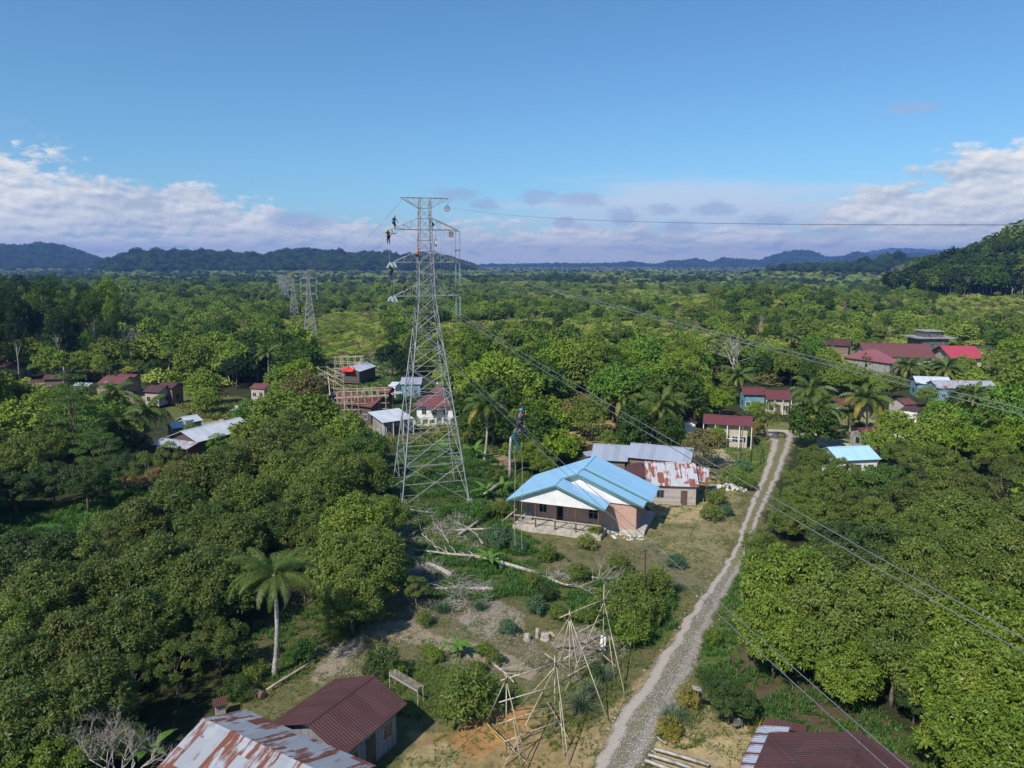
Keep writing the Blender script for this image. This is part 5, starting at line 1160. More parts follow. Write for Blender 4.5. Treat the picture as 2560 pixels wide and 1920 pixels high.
gable_house('zinc_roof_house', 'rust and blue streaked zinc roofed building beside the long pale one', (2327, 951), (2478, 952), (2400, 971), 4.8, 3.2, 'r_mix', 'bluewall', over=.4, wins=(4, 1))
gable_house('light_blue_roof_house', 'pale blue roofed house in front of the junction', (2068, 1118), (2172, 1114), (2110, 1152), 4.6, 2.8, 'r_ltblue', 'white', over=.4, wins=(2, 1), back=2)
gable_house('maroon_roof_house', 'small maroon roof half hidden by trees beside the village road', (2143, 1070), (2196, 1066), (2160, 1088), 4.0, 2.8, 'r_maroon', 'wallgrey', over=.3, wins=(1, 1))
gable_house('school_building', 'long maroon roofed school building with orange rust spots', (2148, 857), (2318, 860), (2240, 893), 8.0, 4.0, 'r_school', 'cream', over=1.0, wins=(6, 1))
gable_house('pink_roof_house', 'faded pink hip roofed house in front of the long school roof', (2165, 874), (2192, 872), (2180, 913), 6.8, 3.0, 'r_pink', 'wallgrey', over=.6, wins=(2, 1), hip=.6)
gable_house('red_roof_house', 'house with bright crimson roof at the far right', (2349, 864), (2437, 865), (2390, 896), 7.6, 4.2, 'r_red', 'cream', over=1.0, wins=(4, 1))
gable_house('brown_roof_house', 'brown gable roofed house among the trees left of the long school roof', (2085, 846), (2130, 848), (2100, 864), 7.5, 5.0, 'r_brown', 'plank_brown', over=.6, wins=(2, 1))
gable_house('brown_roof_house', 'dark weathered roof left of the brown gable roofed house', (2050, 850), (2082, 851), (2060, 862), 6.5, 4.8, 'r_brown', 'plank_brown', over=.6, wins=(1, 1))
gable_house('far_house', 'lone tiny brown roof between trees near the tall brown leafed tree', (1392, 1009), (1408, 1006), (1402, 1018), 5.0, 3.6, 'r_pink', 'wallgrey', over=.3, wins=(0, 0))
def tank():
    c = G(2318, 872); c.z = tz(c.x, c.y); k = c.y/FPX
    H = empty('concrete_tower', c, 0, 'dark mouldy concrete structure with two stacked slabs above the school roof', 'building')
    m = MB(); m.box((-33*k, -5, 0), (33*k, 5, 22*k-.15+1)); m.build('lower_wall', M['concrete_dark'], H)
    z1 = 23*k+.85; m = MB(); m.box((-48*k, -6, z1), (50*k, 6, z1+.45)); m.build('lower_slab', M['wallgrey'], H)
    m = MB(); m.box((-22*k, -3.5, z1+.45), (22*k, 3.5, z1+.45+13*k)); m.build('upper_wall', M['concrete_dark'], H)
    m = MB(); m.box((-24*k, -4, z1+.45+13*k), (24*k, 4, z1+.8+13*k)); m.build('upper_slab', M['wallgrey'], H)
    FOOT.append((c.x, c.y, 10)); keep(2268, 822, 2372, 862, c.y)
tank()
# ------------------------------------------------------------------ bamboo scaffolds
def near_scaffold():
    c = lambda x, y: (1100+x/3.19, 1400+y/3.19)
    F = [G(*c(530, 1560)), G(*c(915, 1385)), G(*c(1035, 1020)), G(*c(1305, 830))]; Y = [p.y for p in F]
    ap = [AT(*c(526, 950), Y[0]), AT(*c(928, 840), Y[1]), AT(*c(1035, 455), Y[2]), AT(*c(1308, 335), Y[3])]
    P = []
    tops = [c(530, 900), c(915, 760), c(1033, 400), c(1308, 195)]
    for i in range(4): P.append((F[i]+Vector((0, 0, -.2)), AT(*tops[i], Y[i]), .045))
    def leg(i, fx, fy, over=.35):
        g = G(*c(fx, fy)); d = (ap[i]-g).normalized(); P.append((g-d*.2, ap[i]+d*over, .04))
    leg(0, 700, 1655, .25); leg(0, 372, 1295); leg(0, 650, 1650, -2.6)
    leg(1, 515, 1640, .6); leg(1, 1025, 1635, .3); leg(1, 990, 1568, -2.2); leg(1, 600, 1200, .2)
    leg(2, 1340, 1285, .3); leg(2, 1135, 1070, .2); leg(2, 800, 840, .2); leg(2, 925, 1000, .25)
    leg(3, 1470, 1058, .3); leg(3, 1000, 1040, 1.0); leg(3, 1395, 950, -2.5)
    def hor(x0, y0, Ya, x1, y1, Yb, r=.042): P.append((AT(*c(x0, y0), Ya), AT(*c(x1, y1), Yb), r))
    hor(485, 960, Y[0]-.2, 925, 820, Y[1]-.15); hor(470, 1135, Y[0]-.25, 972, 990, Y[1]-.2); hor(470, 1305, Y[0]-.3, 918, 1155, Y[1]-.2); hor(500, 1455, Y[0]-.3, 972, 1275, Y[1]-.3)
    hor(955, 460, Y[2]-.12, 1370, 288, Y[3]-.12); hor(1080, 590, Y[2]-.2, 1380, 433, Y[3]-.2); hor(985, 790, Y[2]-.2, 1340, 590, Y[3]-.2); hor(1020, 925, Y[2]-.2, 1320, 750, Y[3]-.2)
    hor(835, 745, Y[1]+.5, 1255, 1035, Y[2]-1.0); hor(1290, 745, Y[3]-.3, 1440, 880, Y[3]-1.2); hor(1205, 620, Y[2]+.3, 1345, 760, Y[3]-.4)
    for a, b in (((370, 1300), (700, 1625)), ((835, 1100), (1040, 1450))):
        P.append((G(*c(*a), .8), G(*c(*b), .3), .035))
    o = empty('bamboo_scaffold', (F[0]+F[3])/2, 0, 'open bamboo pole scaffold of A frames beside the gravel track', 'scaffold'); base = o.location
    for a, b, r in P:
        m = MB(); m.tube([a-base, (a+b)/2-base+Vector((random.uniform(-.03, .03), 0, random.uniform(-.04, .04))), b-base], [r, r*.95, r*.75], 7); m.build('pole', M['bamboo'], o, True)
    for i in range(4):
        m = MB(); m.tube([ap[i]-base+Vector((0, 0, -.25)), ap[i]-base+Vector((0, 0, .2))], .10, 7); m.build('lashing', M['post'], o, True)
    # barrier tape along the ditch
    for pts, lb in (([(365, 1300), (440, 1400), (520, 1470)], 'yellow and black barrier tape at the left foot of the near bamboo scaffold'), ([(860, 1560), (1000, 1440), (1130, 1320), (1280, 1160)], 'yellow and black barrier tape along the ditch beside the near bamboo scaffold')):
        m = MB(); w = [G(*c(*p), .55) for p in pts]
        for a, b in zip(w[:-1], w[1:]): m.quad(a, b, b+Vector((0, 0, .09)), a+Vector((0, 0, .09)))
        tag(m.build('barrier_tape', M['yellow']), lb, 'tape')
near_scaffold()
def bamboo_frame(a, b, h, nx, nz, dep, label, seed, r=.085, diag=1.0):
    rr = random.Random(seed); o = empty('bamboo_scaffold', a, 0, label, 'scaffold'); d = b-a; ax = d.normalized(); n = Vector((-ax.y, ax.x, 0)); L_ = d.length; Z = Vector((0, 0, 1))
    def pole(p, q, rad=r):
        j = lambda: Vector((rr.uniform(-.12, .12), rr.uniform(-.12, .12), rr.uniform(-.12, .12))); m = MB(); m.tube([p+j(), q+j()], [rad, rad*.8], 5); m.build('pole', M['bamboo_new' if rr.random() < .6 else 'bamboo'], o)
    for k in range(nx):
        for s in ((0, dep) if dep else (0,)):
            p = ax*(L_*k/(nx-1))+n*s; pole(p-Z*.3, p+Z*h*rr.uniform(.92, 1.12))
    for j in range(1, nz+1):
        z = h*j/nz
        for s in ((0, dep) if dep else (0,)): pole(-ax*.6+n*s+Z*z, ax*(L_+.6)+n*s+Z*(z+rr.uniform(-.2, .2)))
        if dep:
            for k in range(0, nx, 2): p = ax*(L_*k/(nx-1))+Z*z; pole(p-n*.4, p+n*(dep+.4), r*.8)
    for k in range(nx-1):
        if rr.random() < diag: x0, x1 = L_*k/(nx-1), L_*min(k+1.5, nx-1)/(nx-1); (pole(ax*x0, ax*x1+Z*h) if rr.random() < .5 else pole(ax*x1, ax*x0+Z*h))
    if dep:
        for k in range(2): pole(-ax*1.5-n*1.5, ax*L_*.3+Z*h*.8); pole(ax*(L_+1.5)-n*1.2, ax*L_*.7+Z*h*.85)
    return o
bamboo_frame(G(964, 1050), G(846, 1056), 6.6, 8, 5, 2.2, 'dense bamboo scaffold wrapped round the maroon roofed house by the big tower', 1)
bamboo_frame(G(796, 960), G(834, 985), 4.4, 3, 3, 2.5, 'bamboo scaffold on the bare slope left of the zinc roofed hut', 2)
bamboo_frame(G(907, 950), G(842, 950), 6.6, 5, 4, 1.8, 'tall bamboo scaffold round the zinc roofed hut with the red tarpaulin', 3)
# ------------------------------------------------------------------ poles, cables, court
def upole(b, t, r, mat, label, arm=False, name='utility_pole'):
    B = G(*b); B.z = tz(B.x, B.y); T = AT(*t, B.y); o = empty(name, B, 0, label, 'pole'); m = MB(); m.tube([(0, 0, -.4), T-B], [r, r*.75], 8); m.build('shaft', M[mat], o, True)
    if arm: m = MB(); m.box((-.5, -.05, (T-B).z-.35), (.5, .05, (T-B).z-.25)); m.build('crossbar', M['pole'], o)
    return T
TP = upole((1613, 1513), (1613, 1374), .085, 'pole', 'slim dark pole standing alone in the garden left of the track')
TA = upole((1850, 1155), (1858, 1066), .09, 'pole_rust', 'rust red pole beside the playing court', False)
TB = upole((1875, 1175), (1885, 1067), .11, 'pole', 'dark wooden pole with stay props at the corner of the court')
upole((458, 1008), (456, 944), .08, 'pole', 'grey pole by the brown roofed pair of houses on the left')
wire_thing('service_cable', [catenary(TP, AT(1086, 1925, 35), .9)], .013, 'black cable sagging from the slim garden pole to the bottom edge roofs', 'cable', 'cable')
wire_thing('service_cable', [catenary(TP, G(1773, 1172, 3.2), .9)], .013, 'black cable from the slim garden pole to the shed by the plank house', 'cable', 'cable')
wire_thing('service_cable', [catenary(TB, TA, .1)], .02, 'short cable between the two poles at the playing court', 'cable', 'cable')
wire_thing('service_cable', [catenary(G(456, 946, 3.5), G(640, 965, 3.5), .8), catenary(G(456, 946, 3.1), G(640, 970, 3.2), .9)], .016, 'pair of cables from the grey pole across the dark trees to the rusty shed', 'cable', 'cable', part='strand')
for a, b, lb in (((1887, 1089), (1907, 1124), 'upper slanting pale prop beside the dark court pole'), ((1882, 1105), (1904, 1138), 'lower slanting pale prop beside the dark court pole')):
    g = G(*b); t = AT(*a, TB.y); m = MB(); m.bar(g, t, .06, 6); tag(m.build('pole_prop', M['sawn']), lb, 'prop')
def goal(p0, p1, h, label, mat):
    A = G(*p0); B = G(*p1); o = empty('goal_frame', A, 0, label, 'goal'); Z = Vector((0, 0, h))
    for q in (A, B): m = MB(); m.bar(q-A-Vector((0, 0, .2)), q-A+Z, .05, 6); m.build('post', M[mat], o)
    m = MB(); m.bar(Z, B-A+Z, .05, 6); m.build('crossbar', M[mat], o)
goal((1797, 1152), (1846, 1152), 1.35, 'weathered grey goal frame on the sandy court', 'wallgrey')
goal((1797, 1118), (1857, 1121), 1.6, 'white bar frame at the back of the sandy court', 'white')
def fence(px0, px1, n, label, mat='post', h=.9):
    A = G(*px0); B = G(*px1); o = empty('rail_fence', A, 0, label, 'fence'); d = B-A
    for k in range(n): m = MB(); q = d*(k/(n-1)); m.bar(q-Vector((0, 0, .2)), q+Vector((0, 0, h)), .05, 5); m.build('post', M[mat], o)
    for z in (h*.5, h*.92): m = MB(); m.bar(Vector((0, -.06, z)), d+Vector((0, -.06, z)), .035, 4); m.build('rail', M[mat], o)
fence((1780, 1170), (1835, 1168), 5, 'dark rail fence in the shade behind the small rusty shed')
# signboard and small box by the bottom right house
def sign():
    b = G(1740, 1792); o = empty('sign_post', b, 0, 'thin wooden post with a small tilted grey board beside the track', 'post'); m = MB(); t = AT(1747, 1722, b.y)-b
    m.tube([(0, 0, -.3), t*.5+Vector((-.03, 0, 0)), t], .035, 6); m.build('post', M['bark'], o); m = MB(); m.slab(t+Vector((-.45, -.18, .12)), t+Vector((.12, -.3, .0)), t+Vector((.15, .25, -.02)), t+Vector((-.42, .3, .1)), .04); m.build('board', M['deadwood'], o)
    b = G(1840, 1825); o = empty('utility_box', b, .3, 'small grey green box on a stake in front of the bottom right house', 'box'); m = MB(); m.box((-.2, -.12, .35), (.25, .12, .8)); m.build('box_body', M['steel_dark'], o); m = MB(); m.bar((.45, 0, -.1), (.45, 0, .75), .025, 6); m.bar((.25, 0, .5), (.45, 0, .5), .02, 6); m.build('stake', M['steel'], o)
sign()
# ------------------------------------------------------------------ felled wood
def log(pts, r0, r1, label, mat='deadwood', z=.0, cat='log', name='fallen_log', twigs=0, seed=0, cutend=False, n=8):
    r0, r1 = (r0*1.35, r1*1.5) if mat in ('deadwood', 'bark') and n == 8 else (r0, r1); P = [G(*p) for p in pts]; P = [Vector((p.x, p.y, z+r0*.8+(.22 if n == 8 and len(pts) > 2 else 0))) for p in P]; Q = []
    for a, b in zip(P[:-1], P[1:]):
        for k in range(3): Q.append(a.lerp(b, k/3)+Vector((0, 0, random.uniform(-.03, .03))))
    Q.append(P[-1]); R = [r0+(r1-r0)*i/(len(Q)-1) for i in range(len(Q))]; b0 = Q[0].copy()
    o = empty(name, b0, 0, label, cat); m = MB(); m.tube([q-b0 for q in Q], R, n); m.build('stem', M[mat], o, True)
    rr = random.Random(seed)
    for k in range(twigs):
        i = rr.randint(len(Q)//3, len(Q)-1); q = Q[i]-b0; d = (Q[-1]-Q[0]).normalized()+Vector((rr.uniform(-.9, .9), rr.uniform(-.9, .9), rr.uniform(0.0, .7))); d.normalize(); l = rr.uniform(.8, 2.4)
        m = MB(); mid = q+d*l*.5+Vector((0, 0, rr.uniform(-.1, .25))); m.tube([q, mid, q+d*l], [R[i]*.4+.012, R[i]*.25+.01, .008], 4)
        for j in range(3): e = d+Vector((rr.uniform(-.8, .8), rr.uniform(-.8, .8), rr.uniform(-.1, .5))); m.tube([mid.lerp(q+d*l, rr.random()), mid+e*l*.6], [.015, .006], 3)
        m.build('branch', M[mat], o)
    return o
c3 = lambda x, y: (900+x/3.16, 1200+y/3.16)
log([c3(1095, 658), c3(900, 630), c3(700, 612), c3(390, 570)], .17, .06, 'long pale felled trunk left of its stump in the weeds', twigs=6, seed=1)
log([c3(1140, 688), c3(1280, 730), c3(1420, 768)], .16, .12, 'pale felled trunk right of the cut stump in the weeds')
log([c3(1490, 800), c3(1600, 845), c3(1740, 870), c3(1870, 940)], .10, .04, 'thin felled branchy trunk near the pole of the garden', twigs=9, seed=3)
log([c3(720, 782), c3(640, 735), c3(530, 690)], .20, .14, 'thick short grey log beside the dry brush pile')
log([c3(1050, 890), c3(920, 885), c3(760, 885), c3(530, 880)], .14, .07, 'grey log lying level below the dry brush pile', twigs=5, seed=5)
log([c3(940, 345), c3(860, 405), c3(780, 455)], .15, .10, 'slanting dead trunk in the weeds left of the brick house')
log([c3(1010, 408), c3(880, 412), c3(750, 418)], .11, .07, 'level dead trunk in the weeds left of the brick house')
log([c3(970, 525), c3(925, 455), c3(830, 390)], .09, .03, 'forked dead branch in the weeds left of the cassava bush', twigs=5, seed=8)
log([c3(705, 520), c3(650, 430), c3(565, 345)], .07, .03, 'curved dead branch standing out of the brush left of the garden', twigs=5, seed=9)
log([c3(620, 580), c3(560, 505), c3(475, 435)], .08, .03, 'bent dead branch behind the long felled trunk', twigs=4, seed=10)
log([c3(565, 275), c3(450, 262), c3(330, 235)], .08, .03, 'dead branch lying below the left foot of the big tower', twigs=6, seed=11)
log([c3(1108, 48), c3(1040, 100), c3(985, 140)], .20, .16, 'short pale log right of the foot of the big tower')
log([c3(1830, 790), c3(1930, 800), c3(2080, 830)], .06, .02, 'dry grey branches heaped left of the garden pole', twigs=12, seed=12)
log([c3(1740, 865), c3(1840, 820), c3(1960, 790)], .06, .02, 'arching grey dead branch left of the garden pole', twigs=8, seed=13)
log([c3(1550, 1340), c3(1700, 1340), c3(1880, 1370)], .13, .08, 'dark log in the wood chips behind the bamboo scaffold', mat='bark', twigs=5, seed=14)
log([c3(1700, 1330), c3(1800, 1290), c3(1910, 1250)], .07, .05, 'upper pale pole in the wood chips behind the bamboo scaffold')
log([(1338, 1660), (1390, 1690), (1440, 1715)], .0, .0, '', name='x') if False else None
log([(1225, 1660), (1262, 1692), (1285, 1715)], .08, .04, 'bare forked branch left of the bamboo scaffold top', twigs=4, seed=16)
log([(668, 1734), (720, 1700), (772, 1668)], .09, .09, 'long squared timber lying on the grass above the brown roofed shed', mat='sawn', cat='timber', name='timber_beam')
b = G(657, 1748); o = empty('cut_log', b+Vector((0, 0, .3)), 0, 'short round log with fresh orange cut end above the rusty roof', 'log'); m = MB(); dd = Vector((-.75, .45, 0)); m.tube([(0, 0, 0), dd], .29, 14); m.build('bark_body', M['bark'], o, True); m = MB(); m.tube([-dd*.02, -dd*.03-dd*.01], .25, 14); m.build('cut_face', M['cutend'], o)
for a, b, r, lb in (((1612, 1912), (1700, 1945), .13, 'lowest grey timber beam at the bottom edge right of the track'), ((1620, 1898), (1735, 1935), .12, 'second grey timber beam at the bottom edge right of the track'), ((1635, 1884), (1772, 1925), .12, 'long top grey timber beam at the bottom edge right of the track'), ((1642, 1853), (1664, 1869), .06, 'short grey stick at the right edge of the track')):
    log([a, b], r, r, lb, mat='deadwood', cat='timber', name='timber_beam', z=.25, n=4)
def stump(px, h, r, label, mat='deadwood'):
    b = G(*px); o = empty('tree_stump', b, random.random()*6, label, 'stump'); m = MB()
    m.tube([(0, 0, -.2), (0, 0, .1), (.02, 0, h*.7), (.03, .02, h)], [r*1.5, r*1.15, r, r*.92], 9); m.build('stump_body', M[mat], o, True); m = MB(); m.tube([(.03, .02, h-.01), (.03, .02, h+.015)], [r*.9, r*.88], 9); m.build('cut_face', M['sawn'], o)
stump(c3(1115, 700), .75, .28, 'pale cut stump between the two felled trunks'); stump(c3(1400, 1255), .9, .16, 'upright grey stump in the wood chips, middle one of three'); stump(c3(1320, 1262), .45, .3, 'twisted grey stump in the wood chips, left one of three'); stump(c3(1465, 1255), .5, .38, 'broad grey stump beside the heap of yellow sawdust')
stump((1063, 1460), .4, .2, 'small stump at the edge of the weeds below the long trunk')
m = blob_mesh('sawdust_heap', 9, M['yellow']); o = link('sawdust_heap', m); o.data.materials.clear(); o.data.materials.append(flat('sawdust', (.55, .42, .18), .95)); o.location = G(*c3(1490, 1225)); o.scale = (.55, .5, .3); tag(o, 'small heap of yellow sawdust in the garden', 'heap')
m = MB(); m.poly([(-.25, 0, 0), (.25, .05, 0), (.3, .3, 1.1), (-.1, .35, 1.25)]); m.poly([(-.1, .37, 1.25), (.3, .32, 1.1), (.25, .07, 0), (-.25, .02, 0)]); o = m.build('plastic_sheet', M['white']); o.location = G(*c3(1915, 1355)); tag(o, 'white plastic sheet standing by the wood chips behind the bamboo scaffold', 'sheet')
# stone heap by the plank house
rr = random.Random(11); hp = G(1818, 1222)
for k in range(70):
    a = rr.random()*6.28; q = rr.random()**.6; x = cos(a)*q*2.6; y = sin(a)*q*1.0-.25*x; z = max(0, (1-q)*.75)*rr.random()**.3
    o = link('stone', STONES[k % 4]); o.location = hp+Vector((x, y, z+.05)); s = rr.uniform(.14, .30); o.scale = (s, s*.85, s*.7); o.rotation_euler = (rr.random(), rr.random(), rr.random()*6); tag(o, 'white stone in the heap near the plank house', 'stone', 'white stones heaped near the plank house')
for k in range(90):   # stones along the track
    t = rr.random(); i = rr.randint(1, 9); side = rr.random() < .55; A = ROAD_L if side else ROAD_R; p = (A[i][0]+(A[i+1][0]-A[i][0])*t+rr.uniform(-16, 4)*(1 if side else -1), A[i][1]+(A[i+1][1]-A[i][1])*t)
    o = link('stone', STONES[k % 4]); o.location = G(*p)+Vector((0, 0, .03)); s = rr.uniform(.05, .11); o.scale = (s*1.2, s, s*.6); setmat(o, M['gravel']); o.rotation_euler.z = rr.random()*6
    tag(o, 'pale stone at the %s edge of the gravel track' % ('left' if side else 'right'), 'stone', 'stones along the %s edge of the track' % ('left' if side else 'right'))
# drying rack by the shed, bench by the plank house, little hut, planks
def rack():
    A = G(975, 1722); B = G(1045, 1765); A.z = B.z = 0; o = empty('drying_rack', A, 0, 'wooden drying rack on posts behind the brown roofed shed', 'rack'); d = B-A; n = Vector((-d.y, d.x, 0)).normalized()*.5
    for q in (Vector(), n, d, d+n): m = MB(); m.bar(q-Vector((0, 0, .2)), q+Vector((0, 0, 1.35)), .045, 6); m.build('post', M['deadwood'], o)
    for k in range(5): m = MB(); q = n*(k/4); m.bar(q+Vector((0, 0, 1.35)), d+q+Vector((0, 0, 1.35)), .02, 4); m.build('slat', M['deadwood'], o)
    m = MB(); m.slab(Vector((0, 0, 1.25)), d+Vector((0, 0, 1.25)), d+n*.1+Vector((0, 0, 1.0)), n*.1+Vector((0, 0, 1.0)), .03); m.build('side_board', M['plank'], o)
    b = G(552, 1790); o = empty('small_hut', b, .5, 'tiny hut with flat zinc roof half hidden by the bush above the rusty roof', 'hut'); o.scale = (.62, .62, .62); m = MB(); m.box((-.5, -.5, 0), (.5, .5, 1.7)); m.build('wall', M['plank'], o); m = MB(); m.slab((-.75, .6, 1.95), (.75, .6, 1.95), (.75, -.75, 1.7), (-.75, -.75, 1.7), .04); m.build('roof', M['r_brown'], o)
    b = G(1686, 1268); o = empty('bench', b, -.1, 'low plank bench in front of the plank house', 'bench'); m = MB(); m.box((-.9, -.2, .38), (.9, .2, .44)); m.build('seat', M['plank'], o)
    for x in (-.75, .75): m = MB(); m.box((x-.05, -.15, 0), (x+.05, .15, .38)); m.build('leg', M['plank'], o)
rack()
for (p, h, lb) in (((1712, 1250), 2.2, 'short stake in front of the small rusty shed'), ((1787, 1265), 2.0, 'slim pale stake beside the round bush'), ((1758, 1272), 1.4, 'thin stake left of the round bush'), ((1585, 1625), 1.2, 'small white stake at the ditch right of the bamboo')):
    b = G(*p); m = MB(); m.bar((0, 0, -.2), (0, 0, h), .03, 5); o = m.build('stake', M['deadwood']); o.location = b; tag(o, lb, 'stake')
# dead climbed tree trunk behind the workers
def cut_tree():
    b = G(1275, 1200); o = empty('cut_tree', b, 0, 'tall topped grey trunk with one side branch left of the leafy yellow green tree', 'tree')
    t = AT(1277, 1092, b.y)-b; m = MB(); m.tube([(0, 0, -.3), t*.3+Vector((-.05, 0, 0)), t*.7+Vector((-.1, 0, 0)), t], [.26, .22, .18, .15], 9); m.build('trunk', M['bark_pale'], o, True)
    e1 = AT(1292, 1072, b.y)-b; e2 = AT(1312, 1063, b.y)-b; m = MB(); m.tube([t*.96, e1*.98, e1], [.14, .10, .08], 7); m.tube([AT(1283, 1088, b.y)-b, e2*.985, e2], [.10, .07, .05], 6); m.build('branch', M['sawn'], o, True)
cut_tree()

# ------------------------------------------------------------------ palms and banana plants
def frond_mesh(L_, mat_len, seed, droop, n=44, w=.035, lw=1.0):
    rs = random.Random(seed); mid = []; p = Vector((0, 0, 0)); el = radians(70-25*droop)
    for i in range(13):
        mid.append(p.copy()); t = i/12; a = max(el-(.68+droop*.42)*t-(t**2)*.75, -1.5); p = p+Vector((cos(a), 0, sin(a)))*(L_/12)
    m = MB(); m.tube(mid, [w*(1-.85*i/12) for i in range(13)], 4); nrach = len(m.v)
    V = m.v; Fc = m.f; UV = m.uv
    for k in range(n):
        t = .14+.86*k/n; i = min(int(t*12), 11); q = mid[i].lerp(mid[i+1], t*12-i); tan_ = (mid[i+1]-mid[i]).normalized(); ll = mat_len*math.sin(min(1, .25+t*1.1)*pi*.5)*(1.05-.75*max(0, t-.55)/.45)*rs.uniform(.85, 1.12)
        for s in (-1, 1):
            d = (tan_*.65+Vector((0, s*.8, 0))+Vector((0, 0, rs.uniform(-.5, -.05)))).normalized(); e = q+d*ll*.55; tip = e+(d*.45+Vector((0, 0, -1.1))).normalized()*ll*.55; wv = tan_*.028*lw
            a = len(V); V += [tuple(q-wv), tuple(q+wv), tuple(e+wv), tuple(e-wv), tuple(tip)]; Fc.append((a, a+1, a+2, a+3)); UV += [(0, 0)]*4; Fc.append((a+3, a+2, a+4)); UV += [(0, 0)]*3
    me = m.mesh('frond', None); at = me.attributes.new('tone', 'FLOAT', 'POINT'); at.data.foreach_set('value', np.random.rand(len(V)).astype(np.float32)); return me
FR = [frond_mesh(4.0, .85, s, d) for s, d in ((1, .45), (2, .95), (3, 1.45), (4, 2.05))]
FRL = [frond_mesh(4.0, 1.0, s, d, 32, .05, 2.4) for s, d in ((1, .45), (2, .95), (3, 1.45), (4, 2.05))]
def palm(base, crown, size, label, nf=19, leaf='palm', near=False, name='coconut_palm', yellow=3, trunk=.15, seed=None, lean=0.6, skirt=0):
    rr = random.Random(seed if seed is not None else int(crown[0])); B = G(*base); B.z = tz(B.x, B.y); T = AT(*crown, B.y); o = empty(name, B, 0, label, 'palm tree', 'coconut palms' if name == 'coconut_palm' else None)
    t = T-B; m = MB(); pts = [Vector((0, 0, -.3))]+[t*f+Vector((lean*sin(pi*f)*.4, 0, 0)) for f in (.05, .25, .5, .75, .97)]; m.tube(pts, [trunk*1.7, trunk*1.4, trunk*1.05, trunk, trunk*.9, trunk*.95], 9); tr = m.build('trunk', M['palm_trunk'], o, True)
    F = FR if near else FRL
    for k in range(nf):
        u = k/nf; fi = 0 if u < .22 else (1 if u < .5 else (2 if u < .78 else 3)); f = link('frond', F[fi], o); setmat(f, LM['palm_y' if k >= nf-yellow else leaf])
        f.location = t+Vector((0, 0, .1)); f.rotation_euler = (rr.uniform(-.25, .25), rr.uniform(-.4, -.05) if fi == 0 else rr.uniform(-.15, .2), k*2.39996+rr.uniform(-.2, .2)); s = size/4.0*(1.0 if near else 1.12)*rr.uniform(.88, 1.1); f.scale = (s, s, s)
    for k in range(3 if size > 3.5 else 1):
        f = link('dead_frond', F[3], o); setmat(f, LM['drytwig']); f.location = t-Vector((0, 0, .1)); f.rotation_euler = (rr.uniform(-.2, .2), rr.uniform(.5, .8), rr.random()*6.28); s = size/4.0*.75; f.scale = (s, s, s)
    m = MB(); m.tube([t*.95, t+Vector((0, 0, .35))], [trunk*1.5, trunk*.7], 8); m.build('crownshaft', M['bamboo'], o)
    for k in range(rr.randint(3, 6)):
        a = rr.random()*6.28; n = link('coconut', STONES[k % 4], o); n.location = t+Vector((cos(a)*.3, sin(a)*.3, -.2)); n.scale = (.14, .14, .16); setmat(n, M['yellow'])
    return o
PALMS = [((685, 1690), (685, 1446), 3.8, 'coconut palm standing in front of the left grove, nearest palm', 1),
 ((1211, 1150), (1217, 1020), 4.2, 'coconut palm right of the big tower legs', 0), ((1559, 1062), (1562, 1000), 4.6, 'coconut palm behind the dense vine covered tree, left of the leaning palm', 0),
 ((1646, 1112), (1656, 1018), 4.6, 'coconut palm with spreading fronds above the long grey shed', 0), ((1852, 1010), (1844, 944), 4.4, 'coconut palm below the big bare grey tree', 0),
 ((2043, 1118), (2040, 1030), 4.6, 'shaggy coconut palm beside the village road junction', 0), ((2032, 1075), (2028, 980), 4.4, 'coconut palm just behind the shaggy palm at the junction', 0), ((2164, 1086), (2165, 1004), 4.9, 'coconut palm with yellow lower fronds right of the junction', 0),
 ((2276, 960), (2274, 922), 5.0, 'coconut palm in front of the long school roof', 0), ((2366, 958), (2366, 924), 4.6, 'pale coconut palm in front of the crimson roof', 0), ((2448, 1122), (2437, 992), 3.0, 'slim areca like palm on the right edge of the village', 0),
 ((669, 958), (669, 888), 4.4, 'coconut palm left of the large round dark tree', 0), ((290, 1146), (296, 1058), 4.2, 'coconut palm with hanging dead fronds, left of the pair by the long pale roof', 0), ((354, 1118), (364, 1036), 4.4, 'coconut palm, right of the pair by the long pale roof', 0), ((296, 1040), (292, 985), 4.4, 'coconut palm in front of the old red roofed house', 0),
 ((1447, 1000), (1447, 956), 4.2, 'dark coconut palm in the trees left of the two palms', 0), ((2178, 925), (2176, 895), 2.6, 'small palm in front of the faded pink roof', 0), ((1977, 870), (1977, 845), 4.0, 'low coconut palm among trees behind the village', 0), ((72, 1040), (76, 1000), 4.0, 'dark palm below the left edge houses', 0), ((2540, 985), (2536, 935), 3.6, 'palm at the right picture edge below the crimson roof', 0), ((2125, 1078), (2122, 1040), 3.2, 'young low palm between the two palms by the village road', 0), ((1010, 0), (0, 0), 0, '', 0)][:-1]
for b, c, s, lb, nr in PALMS: palm(b, c, s, lb, nf=26 if nr else 22, near=bool(nr), yellow=5 if 'yellow' in lb else 2, trunk=.16 if nr else .18); KEEP.append((c[0]-20, c[1]-20, c[0]+20, min(b[1]-8, c[1]+30), G(*b).y-3))
